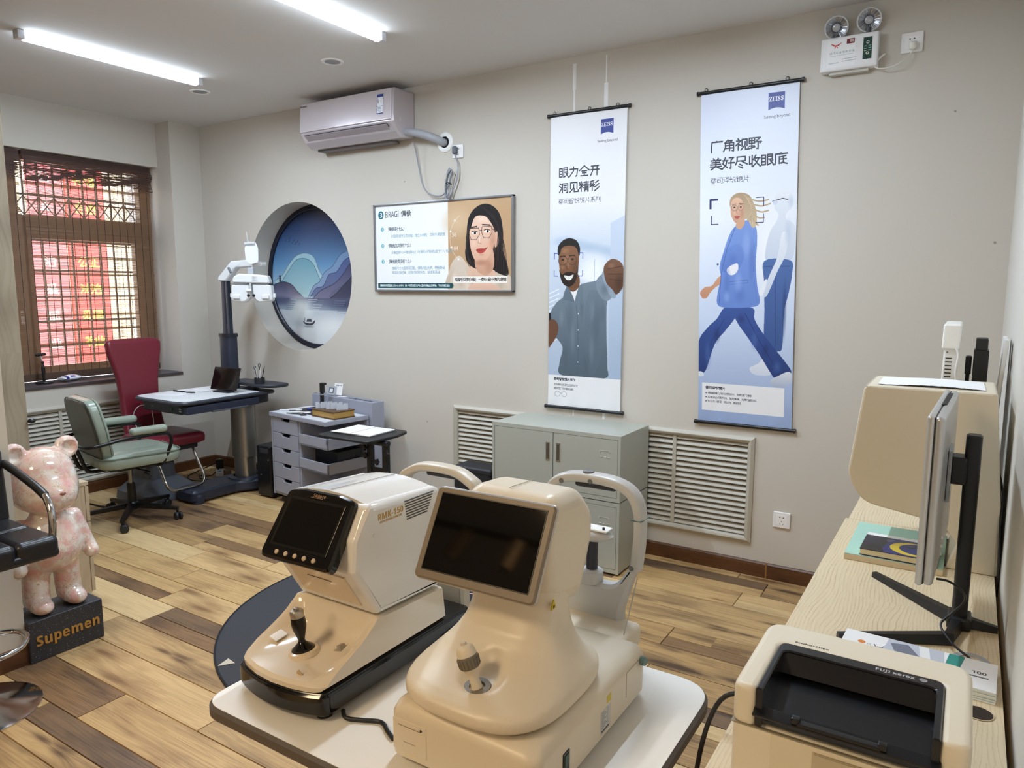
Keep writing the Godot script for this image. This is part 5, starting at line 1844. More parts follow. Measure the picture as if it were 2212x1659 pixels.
	put("wrapped_pipe", g().tube(curve([vx(0.0, 0.0, 0.02), vx(0.07, -0.01, 0.02), vx(0.14, -0.028, 0.01), vx(0.2, -0.05, -0.01), vx(0.245, -0.075, -0.05), vx(0.26, -0.08, -0.10)], 5), 0.026, 14), grey, pipe, 60.0)
	put("cover_ring", g().at(vx(0.262, -0.078, -0.07), Basis(Vector3.RIGHT, PI / 2)).lathe([Vector2(0.036, 0.0), Vector2(0.036, 0.01), Vector2(0.052, 0.012), Vector2(0.062, 0.006), Vector2(0.064, 0.0)], 36), mat(rgb(240, 240, 238), 0.35), pipe)
	put("opening", g().at(vx(0.262, -0.078, -0.069), Basis(Vector3.RIGHT, PI / 2)).cyl(Vector3.ZERO, 0.037, 0.004, 28), mat(rgb(22, 22, 24), 0.9), pipe)
	var lead := mat(rgb(150, 154, 162), 0.5)
	var pl := put("plug", g().at(vx(-2.884, 2.42, 0.025)).rbox(Vector3.ZERO, vx(0.034, 0.05, 0.03), 0.012, 2), mat(rgb(96, 100, 110), 0.45))
	tag(pl, "dark grey plug of the air conditioner in its wall socket", "plug")
	var path := [vx(-3.2, 2.50, 0.06), vx(-3.19, 2.44, 0.045), vx(-3.175, 2.32, 0.03), vx(-3.15, 2.22, 0.025), vx(-3.1, 2.165, 0.025), vx(-3.03, 2.143, 0.025), vx(-2.975, 2.15, 0.03), vx(-2.935, 2.2, 0.032), vx(-2.915, 2.28, 0.032), vx(-2.925, 2.31, 0.034), vx(-2.945, 2.25, 0.036), vx(-2.95, 2.18, 0.036), vx(-2.93, 2.12, 0.034), vx(-2.9, 2.17, 0.03), vx(-2.865, 2.25, 0.026), vx(-2.86, 2.33, 0.026), vx(-2.875, 2.37, 0.026), vx(-2.886, 2.4, 0.026)]
	var coil := thing("coiled_lead", "grey lead of the air conditioner bunched below its wall socket", "cord", vx(0, 0, 0))
	put("lead", g().tube(curve(path, 7), 0.0045, 8), lead, coil, 60.0)
	var loops := [[-2.95, 2.13, 0.010], [-2.94, 2.12, 0.016], [-2.958, 2.125, 0.004]]
	for l in loops:
		put("loop", g().tube(curve([vx(-2.9, 2.30, 0.03 + l[2]), vx(-2.93, 2.27, 0.03 + l[2]), vx(-2.945, 2.2, 0.034 + l[2]), vx(l[0], l[1], 0.034 + l[2]), vx(l[0] + 0.03, l[1] + 0.03, 0.034 + l[2]), vx(-2.915, 2.22, 0.034 + l[2]), vx(-2.893, 2.29, 0.03 + l[2])], 5), 0.004, 8), lead, coil, 60.0)
	put("cable_tie", g().tube(curve([vx(-2.945, 2.21, 0.03), vx(-2.93, 2.215, 0.06), vx(-2.905, 2.215, 0.055), vx(-2.915, 2.21, 0.025)], 4, true), 0.0025, 6, true), mat(rgb(40, 42, 46), 0.5), coil)

# ---------------------------------------------------------------- refraction unit and the small things on it
func build_refraction_corner():
	var navy := mat(rgb(40, 46, 62), 0.42)
	var dark := mat(rgb(28, 31, 40), 0.45)
	var white := mat(rgb(236, 238, 240), 0.32)
	var steel := mat(rgb(176, 174, 168), 0.3, 0.85)
	var t := thing("refraction_unit", "navy motorised refraction unit with a white worktop and phoropter arm", "table", vx(-4.66, 0.0, 0.375))
	# foot: long bar towards the room with a round pad
	var yup := Basis(Vector3.RIGHT, -PI / 2)
	var foot := rounded(v2([-0.17, 0.2, 0.09, 0.2, 0.16, 0.02, 0.07, -0.14, 0.07, -0.5, -0.17, -0.5]), [0.06, 0.08, 0.1, 0.08, 0.05, 0.08], 6)
	put("foot", g().at(vx(0, 0.012, 0), yup).prism(foot, 0.0, 0.085, 0.015), navy, t)
	put("foot_pad", g().at(vx(0.04, 0, 0.44)).lathe([Vector2(0, 0), Vector2(0.042, 0), Vector2(0.045, 0.05), Vector2(0.036, 0.066), Vector2(0, 0.07)], 24), navy, t)
	put("foot_collar", g().lathe([Vector2(0.13, 0.09), Vector2(0.125, 0.105), Vector2(0.09, 0.112)], 32), navy, t)
	# two-stage column
	var ring := func(y: float, r: float) -> Array: return ring_y(vx(0, y, 0), r, r * 0.8, 28, 3.0)
	put("lower_column", g().skin([ring.call(0.1, 0.08), ring.call(0.27, 0.08)]), steel, t)
	put("upper_column", g().skin([ring.call(0.264, 0.092), ring.call(0.67, 0.092)]), mat(rgb(160, 158, 152), 0.35, 0.8), t)
	# worktop
	var top := rounded(v2([-0.47, -0.6, 0.15, -0.6, 0.15, 0.2, -0.47, 0.2]), [0.1, 0.1, 0.04, 0.04], 6)
	put("worktop_edge", g().at(vx(0, 0.735, 0), yup).prism(top, 0.0, 0.026, 0.008), mat(rgb(60, 64, 74), 0.4), t)
	var ins := rounded(v2([-0.455, -0.585, 0.135, -0.585, 0.135, 0.06, -0.455, 0.06]), [0.09, 0.09, 0.02, 0.02], 6)
	put("white_surface", g().at(vx(0, 0.7605, 0), yup).prism(ins, 0.0, 0.002), white, t)
	put("underframe", g().at(vx(0, 0.665, 0), yup).prism(rounded(v2([-0.42, -0.56, 0.1, -0.56, 0.1, 0.19, -0.42, 0.19]), 0.06, 4), 0.0, 0.07, 0.008), dark, t)
	var dr := put("drawer", g().rbox(vx(0.1, 0.695, 0.25), vx(0.07, 0.055, 0.6), 0.006, 2), mat(rgb(46, 52, 70), 0.4), t)
	put("drawer_lip", g().rbox(vx(0.115, 0.668, 0.2), vx(0.05, 0.012, 0.3), 0.003), mat(rgb(92, 96, 106), 0.35), dr)
	put("power_switch", g().rbox(vx(-0.04, 0.698, 0.561), vx(0.036, 0.022, 0.004), 0.001), mat(rgb(16, 17, 20), 0.4), t)
	put("switch_lamp", g().rbox(vx(-0.028, 0.698, 0.5635), vx(0.01, 0.014, 0.003), 0.001), mat(rgb(20, 120, 70), 0.3), t)
	put("maker_plate", g().rbox(vx(-0.26, 0.702, 0.561), vx(0.03, 0.006, 0.002), 0.0006), mat(rgb(120, 126, 136), 0.4), t)
	for i in 4:
		put("button", g().rbox(vx(0.062 + (i % 2) * 0.014, 0.69 + (i / 2) * 0.016, 0.562), vx(0.01, 0.01, 0.004), 0.001), mat(rgb(150, 154, 160), 0.4), t)
	# raised dark shelf at the wall end
	put("side_shelf", g().at(vx(0, 0.79, 0), yup).prism(rounded(v2([-0.3, 0.1, 0.16, 0.05, 0.25, 0.12, 0.25, 0.26, -0.3, 0.26]), [0.03, 0.1, 0.05, 0.05, 0.03], 5), 0.0, 0.024, 0.006), mat(rgb(52, 55, 64), 0.45), t)
	put("shelf_hub", g().cyl(vx(-0.05, 0.776, -0.14), 0.05, 0.03, 20), dark, t)
	# pole and arm
	var rc := func(y: float, a: float, b: float) -> Array: return ring_y(vx(-0.21, y, -0.06), a, b, 24, 3.2)
	put("pole_sleeve", g().skin([rc.call(0.75, 0.066, 0.055), rc.call(1.175, 0.062, 0.052)]), navy, t)
	put("sleeve_cap", g().skin([rc.call(1.165, 0.068, 0.058), rc.call(1.19, 0.068, 0.058)]), dark, t)
	put("pole", g().skin([rc.call(1.18, 0.036, 0.032), rc.call(1.6, 0.03, 0.028)]), navy, t)
	put("pole_strip", g().rbox(vx(-0.165, 1.39, -0.032), vx(0.014, 0.4, 0.012), 0.003), mat(rgb(96, 98, 104), 0.35, 0.6), t)
	var arm_poly := rounded(v2([0, -0.03, 0.13, 0.09, 0.28, 0.1, 0.42, 0.085, 0.42, 0.05, 0.3, 0.045, 0.17, 0.04, 0.075, -0.06, 0.0, -0.06]), 0.02, 4)
	put("arm", g().at(vx(-0.25, 1.65, -0.045), Basis(Vector3.UP, 0.2)).prism(arm_poly, -0.032, 0.032, 0.008), white, t)
	put("arm_lock", g().at(vx(-0.075, 1.672, 0.0), Basis(Vector3.BACK, 0.6)).rbox(Vector3.ZERO, vx(0.016, 0.05, 0.016), 0.004), mat(rgb(120, 124, 130), 0.35), t)
	# phoropter head
	var ph := Node3D.new()
	ph.name = "phoropter"
	t.add_child(ph)
	ph.position = vx(0.125, 1.53, -0.045)
	ph.rotation.y = 0.50
	var halves := [-1, 1]
	for s in halves:
		var lobe := rounded(v2([s * 0.008, 0.04, s * 0.148, 0.035, s * 0.158, -0.09, s * 0.05, -0.098, s * 0.012, -0.06]), [0.004, 0.02, 0.03, 0.04, 0.02], 5)
		var lo := put("lens_housing", g().prism(lobe, -0.035, 0.035, 0.01), white, ph)
		put("eyepiece", g().at(vx(s * 0.02, -0.045, 0.036), Basis(Vector3.RIGHT, PI / 2)).cyl(Vector3.ZERO, 0.011, 0.006, 18), mat(rgb(46, 44, 44), 0.3), lo)
		put("cheek_rest", g().rbox(vx(s * 0.11, -0.055, 0.04), vx(0.055, 0.03, 0.016), 0.005, 2), white, lo)
		put("side_tab", g().rbox(vx(s * 0.163, -0.045, 0.0), vx(0.02, 0.03, 0.02), 0.003), white, lo)
	put("top_cover", g().prism(rounded(v2([-0.145, 0.045, 0.145, 0.04, 0.125, 0.1, 0.03, 0.11, -0.09, 0.115, -0.135, 0.09]), 0.018, 4), -0.034, 0.034, 0.01), white, ph)
	put("seam", g().box(vx(0, 0.0415, 0), vx(0.3, 0.003, 0.071)), mat(rgb(90, 92, 96), 0.5), ph)
	put("nose_rest", g().rbox(vx(-0.012, -0.008, 0.046), vx(0.04, 0.016, 0.02), 0.006, 2), white, ph)
	put("centre_stem", g().rbox(vx(0.0, 0.02, 0.04), vx(0.012, 0.05, 0.014), 0.003), mat(rgb(210, 212, 214), 0.35), ph)
	put("mount", g().rbox(vx(-0.005, 0.135, 0), vx(0.045, 0.05, 0.04), 0.006), mat(rgb(190, 194, 200), 0.35), ph)
	var code := P.new(64, 64, rgb(226, 228, 230), Vector2(10, 10))
	for i in 9:
		code.rect(1, 1 + i * 0.9, 3 + (i * 37 % 5), 0.35, rgb(140, 142, 146))
	var cq := g()
	cq.uvquad(vx(0.01, 0.055, 0.0345), vx(0.055, 0.055, 0.0345), vx(0.055, 0.1, 0.0345), vx(0.01, 0.1, 0.0345))
	put("sticker", cq, print_mat(code, 0.4), ph)
	# near-point rod with its card
	put("near_rod", g().rod(vx(0.01, 0.1, 0.0), vx(-0.03, 0.42, 0.0), 0.004, 8), mat(rgb(214, 216, 218), 0.3, 0.3), ph)
	var card := put("near_card", g().at(vx(0.005, 0.27, 0.008)).prism(rounded(v2([-0.045, -0.06, -0.01, -0.085, 0.05, -0.07, 0.052, 0.03, 0.035, 0.075, -0.03, 0.08, -0.05, 0.03]), 0.02, 4), -0.002, 0.002), white, ph)
	put("card_clip", g().rbox(vx(-0.005, 0.335, 0.012), vx(0.08, 0.018, 0.014), 0.004), mat(rgb(200, 204, 208), 0.35), card)

	# things on the worktop
	var blk := mat(rgb(20, 20, 23), 0.25)
	var tb := thing("tablet", "black tablet leaning on a stand on the white worktop", "tablet", vx(-4.72, 0.7625, 0.44), 0.14)
	var lean := Basis(Vector3.RIGHT, -0.33)
	put("body", g().at(vx(0, 0.1, 0.03), lean).rbox(Vector3.ZERO, vx(0.26, 0.175, 0.009), 0.004, 2), blk, tb)
	put("display", g().at(vx(0, 0.1, 0.03), lean).box(vx(0, 0, 0.0048), vx(0.242, 0.157, 0.0006)), mat(rgb(10, 10, 12), 0.06), tb)
	put("stand_foot", g().rbox(vx(0.0, 0.006, 0.055), vx(0.16, 0.012, 0.06), 0.004), mat(rgb(30, 32, 40), 0.4), tb)
	put("stand_back", g().at(vx(0, 0.06, 0.0), Basis(Vector3.RIGHT, -0.33)).rbox(Vector3.ZERO, vx(0.08, 0.11, 0.01), 0.003), mat(rgb(30, 32, 40), 0.4), tb)
	var sheet := mat(rgb(244, 244, 246), 0.6)
	var sp := P.new(200, 280, rgb(246, 246, 248), Vector2(20, 28))
	for i in 10:
		sp.line(v2([2, 3 + i * 2.3, 15 + (i * 3 % 4), 3 + i * 2.3]), 0.25, rgb(176, 178, 184))
	for k in 2:
		var pq := g()
		pq.uvquad(vx(-0.1, 0.0016, 0.14), vx(0.1, 0.0016, 0.14), vx(0.1, 0.0016, -0.14), vx(-0.1, 0.0016, -0.14))
		var pa := thing("paper_sheet", ["white printed sheet lying under the black pen on the worktop", "white printed sheet lying beside the tablet on the worktop"][k], "paper", [vx(-4.96, 0.7626, 0.7), vx(-4.93, 0.7645, 0.43)][k], [0.35, -0.2][k])
		put("printed_side", pq, print_mat(sp, 0.6), pa)
		put("sheet", g().box(vx(0, 0.0008, 0), vx(0.2, 0.0013, 0.28)), sheet, pa)
	var pen := thing("pen", "black pen lying on the printed sheet on the worktop", "pen", vx(-4.99, 0.769, 0.67), 0.1)
	put("barrel", g().rod(vx(-0.075, 0, 0), vx(0.06, 0, 0), 0.0045, 10), blk, pen)
	put("tip", g().rod(vx(0.06, 0, 0), vx(0.078, 0, 0), 0.0042, 10, 0.001), mat(rgb(120, 120, 124), 0.3, 0.7), pen)
	put("clip", g().rbox(vx(-0.05, 0.006, 0), vx(0.04, 0.002, 0.003), 0.0008), blk, pen)
	var kb := put("marker", g().at(vx(-4.87, 0.770, 0.66), Basis(Vector3.UP, 0.5)).rod(vx(-0.035, 0, 0), vx(0.03, 0, 0), 0.005, 10), blk)
	tag(kb, "short black marker lying beside the pen on the worktop", "marker")
	# cup with tools on the side shelf
	var cup := thing("tool_cup", "low black cup on the dark side shelf of the refraction unit", "cup", vx(-4.575, 0.8145, 0.275))
	put("cup_wall", g().lathe([Vector2(0.0, 0.0), Vector2(0.038, 0.0), Vector2(0.039, 0.046), Vector2(0.035, 0.046), Vector2(0.034, 0.006), Vector2(0.0, 0.006)], 28), mat(rgb(34, 36, 42), 0.5), cup)
	var cols := [rgb(26, 26, 28), rgb(206, 208, 210), rgb(40, 40, 44), rgb(230, 230, 232), rgb(30, 30, 34)]
	var names := ["black-handled scissors standing in the low black cup", "steel lens holder with a ring, standing in the low black cup", "black lens holder with a ring, standing in the low black cup", "white handled occluder standing in the low black cup", "thin black tweezers standing in the low black cup"]
	for i in 5:
		var o := thing(["scissors", "lens_holder", "lens_holder", "occluder", "tweezers"][i], names[i], "tool", vx(-4.575 + (i - 2) * 0.009, 0.8215, 0.275 + (i % 2) * 0.008))
		var tip := vx((i - 2) * 0.017, 0.1 + 0.01 * (i % 3), -0.004 + 0.006 * (i % 2))
		var m := mat(cols[i], 0.35, 0.2)
		put("handle", g().rod(vx(0, 0, 0), tip, 0.003 if i != 3 else 0.006, 8), m, o)
		var rr := []
		for k in 14:
			rr.append(tip + vx(cos(TAU * k / 14) * 0.012, 0.012 + sin(TAU * k / 14) * 0.014, 0))
		if i == 3 or i == 4:
			put("blade", g().rod(tip, tip + vx((i - 2) * 0.004, 0.025, 0), 0.003, 8, 0.001), m, o)
		else:
			put("ring", g().tube(rr, 0.0026, 6, true), m, o)
	cord("tablet_lead", "thin black lead lying behind the tablet", [vx(-4.69, 0.785, 0.40), vx(-4.66, 0.79, 0.36), vx(-4.63, 0.805, 0.3), vx(-4.60, 0.8185, 0.235), vx(-4.64, 0.8185, 0.21)], 0.003, blk)
	cord("white_lead", "white lead looping down from the end of the worktop", [vx(-5.02, 0.70, 0.93), vx(-5.04, 0.69, 0.97), vx(-5.07, 0.64, 0.99), vx(-5.08, 0.57, 0.98), vx(-5.05, 0.50, 0.965), vx(-5.0, 0.47, 0.93), vx(-4.98, 0.55, 0.9), vx(-4.99, 0.66, 0.9)], 0.003, mat(rgb(214, 214, 212), 0.5))
	# power strip and what is plugged into it, on the floor in the corner
	var wht := mat(rgb(226, 228, 232), 0.4)
	var ps := thing("power_strip", "white power strip on the floor in the corner", "power strip", vx(-5.23, 0.0, 0.2), -0.62)
	put("body", g().rbox(vx(0, 0.024, 0), vx(0.28, 0.04, 0.056), 0.006, 2), wht, ps)
	put("switch", g().rbox(vx(0.115, 0.0455, 0), vx(0.02, 0.006, 0.026), 0.002), mat(rgb(60, 120, 190), 0.4), ps)
	for i in 3:
		put("outlet", g().rbox(vx(-0.09 + i * 0.06, 0.0445, 0), vx(0.038, 0.003, 0.036), 0.001), mat(rgb(205, 207, 212), 0.4), ps)
	var b1 := put("plug", g().at(vx(-5.29, 0.068, 0.155)).rbox(Vector3.ZERO, vx(0.045, 0.04, 0.036), 0.01, 2), blk)
	tag(b1, "small black plug in the white power strip on the floor", "plug")
	var ad := put("power_adapter", g().at(vx(-5.23, 0.085, 0.195), Basis(Vector3.UP, -0.62)).rbox(Vector3.ZERO, vx(0.06, 0.075, 0.06), 0.008, 2), mat(rgb(26, 27, 32), 0.45))
	tag(ad, "black power adapter standing in the white power strip", "adapter")
	put("warning_mark", g().box(vx(0.0, 0.0, 0.0), vx(0.018, 0.0012, 0.014)).at(Vector3.ZERO), mat(rgb(214, 200, 60), 0.5), ad).position = vx(-5.235, 0.123, 0.19)
	var bx := put("wooden_block", g().at(vx(-5.03, 0.036, 0.27), Basis(Vector3.UP, -0.4)).rbox(Vector3.ZERO, vx(0.05, 0.072, 0.05), 0.003), mat(rgb(104, 84, 68), 0.6))
	tag(bx, "small brown box on the floor behind the refraction unit's foot", "box")
	cord("black_lead", "black lead snaking over the floor from the power strip", [vx(-5.29, 0.085, 0.15), vx(-5.33, 0.06, 0.2), vx(-5.4, 0.012, 0.3), vx(-5.34, 0.006, 0.42), vx(-5.2, 0.006, 0.47), vx(-5.05, 0.006, 0.42), vx(-4.98, 0.006, 0.5), vx(-5.02, 0.006, 0.56), vx(-5.1, 0.006, 0.53)], 0.0045, blk)
	cord("black_lead", "black lead running from the adapter to the brown box", [vx(-5.2, 0.05, 0.225), vx(-5.2, 0.008, 0.3), vx(-5.27, 0.006, 0.36), vx(-5.17, 0.006, 0.4), vx(-5.05, 0.006, 0.34), vx(-4.97, 0.006, 0.31)], 0.004, blk)
	cord("white_lead", "white lead running from the power strip up behind the column", [vx(-5.1, 0.04, 0.115), vx(-5.03, 0.03, 0.08), vx(-4.98, 0.02, 0.1), vx(-4.99, 0.12, 0.06), vx(-5.0, 0.2, 0.04), vx(-4.97, 0.28, 0.035)], 0.0035, wht)

# ---------------------------------------------------------------- chairs
# soft cushion: rounded slab, plump on top; local y up, centre at the bottom middle
func cushion(wd: float, dp: float, h: float, r: float, puff := 0.01, dents := []) -> G:
	var rings := []
	var ins := [[0.0, 0.012], [0.012, 0.004], [0.03, 0.0], [h - 0.03, 0.0], [h - 0.012, 0.005], [h, 0.02], [h + puff * 0.5, 0.05], [h + puff * 0.9, 0.11], [h + puff, 0.17]]
	for q in ins:
		var ring := []
		for p in rrect(Vector2.ZERO, Vector2(wd - q[1] * 2, dp - q[1] * 2), maxf(r - q[1] * 0.8, 0.012), 5):
			var y: float = q[0]
			for d in dents:
				y -= d[2] * exp(-(Vector2(p.x, p.y) - Vector2(d[0], d[1])).length_squared() / 0.0016) if q[0] > h - 0.001 else 0.0
			ring.append(vx(p.x, y, p.y))
		rings.append(ring)
	return g().skin(rings)

func build_chairs():
	green_chair()
	red_chair()
	bar_stool()

func green_chair():
	var leather := relief(rgb(150, 160, 146), 0.24, 0.02, 2.2, 0.03)
	var backm := relief(rgb(96, 98, 90), 0.45, 0.08, 6.0, 0.02)
	var black := mat(rgb(20, 21, 24), 0.3, 0.3)
	var t := thing("office_chair", "sage green leather swivel chair on a black five-star base", "chair", vx(-4.68, 0.0, 1.265), -0.17)
	# forward is -z
	put("seat", place(cushion(0.5, 0.5, 0.075, 0.09, 0.018), vx(0, 0.405, -0.01)), leather, t, 55.0)
	put("seat_piping", g().tube(ring_path(0.5, 0.5, 0.09, vx(0, 0.474, -0.01)), 0.005, 6, true), mat(rgb(118, 128, 114), 0.3), t)
	put("seat_pan", g().rbox(vx(0, 0.396, -0.01), vx(0.4, 0.02, 0.4), 0.005), black, t)
	# backrest: rounded panel leaning back, green front, grey-green back
	var lean := Basis(Vector3.RIGHT, 0.2)
	var bp := rounded(v2([-0.2, -0.2, 0.2, -0.2, 0.235, 0.0, 0.21, 0.2, -0.21, 0.2, -0.235, 0.0]), [0.07, 0.07, 0.3, 0.1, 0.1, 0.3], 7)
	var bpos := vx(0, 0.655, 0.235)
	put("backrest", g().at(bpos, lean).prism(bp, -0.05, 0.028, 0.022, 3), leather, t, 50.0)
	put("back_panel", g().at(bpos, lean).prism(inset_poly(bp, 0.008), 0.02, 0.034, 0.008), backm, t, 50.0)
	var pip := []
	for p in bp:
		pip.append(Transform3D(lean, bpos) * vx(p.x, p.y, 0.026))
	put("back_piping", g().tube(pip, 0.004, 6, true), mat(rgb(60, 62, 58), 0.4), t)
	var pip2 := []
	for p in bp:
		pip2.append(Transform3D(lean, bpos) * vx(p.x, p.y, -0.03))
	put("back_piping", g().tube(pip2, 0.004, 6, true), mat(rgb(118, 128, 114), 0.3), t)
	# tubular frame: arm rails joined behind the back, two straps below
	var rail := [vx(-0.25, 0.6, -0.14), vx(-0.265, 0.6, 0.1), vx(-0.262, 0.58, 0.24), vx(-0.22, 0.57, 0.325), vx(0.0, 0.57, 0.335), vx(0.22, 0.57, 0.325), vx(0.262, 0.58, 0.24), vx(0.265, 0.6, 0.1), vx(0.25, 0.6, -0.14)]
	put("arm_rail", g().tube(curve(rail, 5), 0.011, 10), black, t, 60.0)
	for s in [-1, 1]:
		var leg := [vx(s * 0.25, 0.6, -0.12), vx(s * 0.25, 0.59, -0.165), vx(s * 0.25, 0.54, -0.178), vx(s * 0.24, 0.45, -0.15), vx(s * 0.235, 0.41, -0.13), vx(s * 0.21, 0.388, -0.115), vx(s * 0.12, 0.386, -0.1)]
		put("arm_support", g().tube(curve(leg, 5), 0.011, 10), black, t, 60.0)
		put("armrest", g().at(vx(s * 0.25, 0.615, -0.04)).rbox(vx(0, 0.02, 0), vx(0.062, 0.05, 0.23), 0.024, 3), leather, t, 60.0)
		var strap := [vx(s * 0.06, 0.57, 0.337), vx(s * 0.065, 0.5, 0.315), vx(s * 0.07, 0.42, 0.29), vx(s * 0.07, 0.385, 0.265), vx(s * 0.07, 0.38, 0.2), vx(s * 0.07, 0.386, 0.1)]
		put("back_strap", g().tube(curve(strap, 5), 0.012, 10), black, t, 60.0)
	put("tilt_mechanism", g().rbox(vx(0, 0.368, 0.0), vx(0.14, 0.04, 0.2), 0.01), black, t)
	put("lever", g().rod(vx(0.06, 0.36, 0.0), vx(0.15, 0.335, -0.07), 0.005, 8), black, t)
	put("tension_knob", g().rod(vx(0.1, 0.32, -0.05), vx(0.13, 0.29, -0.075), 0.016, 10), mat(rgb(60, 62, 66), 0.4), t)
	put("gas_rod", g().rod(vx(0, 0.24, 0), vx(0, 0.36, 0), 0.014, 14), mat(rgb(150, 152, 154), 0.25, 0.9), t)
	put("gas_sleeve", g().rod(vx(0, 0.07, 0), vx(0, 0.245, 0), 0.026, 16), black, t)
	put("hub", g().lathe([Vector2(0, 0.07), Vector2(0.035, 0.07), Vector2(0.04, 0.11), Vector2(0.03, 0.125), Vector2(0, 0.125)], 20), black, t)
	var casters := [0.55, 0.55 + TAU / 5, 0.55 + TAU * 2 / 5, 0.55 + TAU * 3 / 5, 0.55 + TAU * 4 / 5]
	for a in casters:
		var d := vx(cos(a), 0, sin(a))
		var side := vx(-sin(a), 0, cos(a))
		var r0 := []
		var r1 := []
		for k in 4:
			var e: Vector2 = [Vector2(-1, -1), Vector2(1, -1), Vector2(1, 1), Vector2(-1, 1)][k]
			r0.append(d * 0.02 + side * e.x * 0.02 + vx(0, 0.097 + e.y * 0.018, 0))
			r1.append(d * 0.31 + side * e.x * 0.013 + vx(0, 0.075 + e.y * 0.009, 0))
		put("base_arm", g().skin([r0, r1]), black, t)
		caster(t, d * 0.305, a + 0.7, black, 0.026)

func place(q: G, p: Vector3, b := Basis()) -> G:
	var x := Transform3D(b, p)
	for i in q.v.size():
		q.v[i] = x * q.v[i]
	return q

func inset_poly(p: Array, d: float) -> Array:
	var pts := PackedVector2Array(p)
	if Geometry2D.is_polygon_clockwise(pts):
		pts.reverse()
	return Array(g().inset(pts, d))

func ring_path(wd: float, dp: float, r: float, c: Vector3) -> Array:
	var out := []
	for p in rrect(Vector2.ZERO, Vector2(wd, dp), r, 5):
		out.append(c + vx(p.x, 0, p.y))
	return out

func caster(parent: Node3D, at: Vector3, a: float, m: Material, r: float):
	var c := Node3D.new()
	c.name = "caster"
	parent.add_child(c, true)
	c.position = at
	c.rotation.y = a
	put("stem", g().rod(vx(0, r * 1.8, 0), vx(0, r * 2.9, 0), r * 0.3, 8), m, c)
	put("hood", g().rbox(vx(0.006, r * 1.5, 0), vx(r * 1.3, r * 0.9, r * 0.9), r * 0.3, 2), m, c)
	for s in [-1, 1]:
		put("wheel", g().at(vx(0.01, r, s * r * 0.55), Basis(Vector3.RIGHT, PI / 2)).cyl(Vector3.ZERO, r, r * 0.6, 18, r * 0.12), mat(rgb(34, 35, 38), 0.4), c)

func red_chair():
	var red := relief(rgb(112, 30, 44), 0.38, 0.05, 4.0, 0.008)
	var grey := mat(rgb(96, 100, 108), 0.5)
	var t := thing("examination_chair", "wine-red examination chair with a tall flared back by the window", "chair", vx(-5.12, 0.0, 0.84), 0.0)
	# forward is +x; the back is a curved panel built from rows
	var rows := [[0.42, -0.035, 0.15], [0.5, -0.08, 0.155], [0.62, -0.11, 0.15], [0.75, -0.125, 0.15], [0.88, -0.135, 0.16], [0.98, -0.145, 0.182], [1.07, -0.155, 0.205], [1.13, -0.16, 0.21], [1.155, -0.165, 0.195], [1.165, -0.168, 0.15]]
	var front := []
	var back := []
	var rings := []
	for i in rows.size():
		var q: Array = rows[i]
		var th := 0.06 if i < rows.size() - 2 else (0.045 if i == rows.size() - 2 else 0.02)
		rings.append(place_ring(rrect(Vector2.ZERO, Vector2(th, q[2] * 2), th * 0.45, 4), vx(q[1], q[0], 0)))
	put("backrest", g().skin(rings), red, t, 55.0)
	# seat
	var seat := []
	for q in [[0.39, -0.01], [0.40, 0.008], [0.435, 0.012], [0.46, 0.004], [0.472, -0.02], [0.476, -0.06]]:
		seat.append(place_ring(rrect(Vector2.ZERO, Vector2(0.41 + q[1] * 2, 0.40 + q[1] * 2), 0.05, 5), vx(0.165, q[0] + 0.02, 0)))
	put("seat", g().skin(seat), red, t, 55.0)
	put("seat_joint", g().rbox(vx(-0.02, 0.45, 0), vx(0.1, 0.08, 0.29), 0.03, 3), red, t, 55.0)
	put("seat_pan", g().rbox(vx(0.15, 0.39, 0), vx(0.36, 0.04, 0.32), 0.008), mat(rgb(40, 42, 48), 0.5), t)
	# grey motor base, wider at the floor
	var base := []
	for q in [[0.0, 0.235, 0.22, 0.0], [0.06, 0.225, 0.215, 0.0], [0.1, 0.18, 0.17, -0.02], [0.15, 0.13, 0.12, -0.04], [0.36, 0.12, 0.11, -0.04]]:
		base.append(place_ring(rrect(Vector2.ZERO, Vector2(q[1] * 2, q[2] * 2), 0.07, 5), vx(0.05 + q[3], q[0], 0)))
	put("base", g().skin(base), grey, t, 35.0)
	# chrome foot loop in front
	var chrome := mat(rgb(200, 198, 192), 0.14, 1.0)
	var loop := []
	for p in [vx(0.27, 0.375, 0.15), vx(0.34, 0.26, 0.15), vx(0.395, 0.17, 0.15), vx(0.412, 0.125, 0.13), vx(0.416, 0.11, 0.08), vx(0.416, 0.11, -0.08), vx(0.412, 0.125, -0.13), vx(0.395, 0.17, -0.15), vx(0.34, 0.26, -0.15), vx(0.27, 0.375, -0.15)]:
		loop.append(p)
	put("foot_loop", g().tube(curve(loop, 5), 0.011, 10), chrome, t, 60.0)
	put("hinge_knob", g().rod(vx(0.1, 0.27, 0.12), vx(0.1, 0.27, 0.16), 0.02, 12), mat(rgb(40, 42, 46), 0.4), t)
	put("power_lead", g().tube(curve([vx(0.1, 0.006, 0.24), vx(0.2, 0.006, 0.34), vx(0.05, 0.006, 0.4), vx(-0.14, 0.006, 0.42), vx(-0.27, 0.006, 0.47)], 5), 0.006, 8), mat(rgb(28, 28, 30), 0.5), t)

func place_ring(poly: Array, c: Vector3) -> Array:
	var out := []
	for p in poly:
		out.append(c + vx(p.x, 0, p.y))
	return out

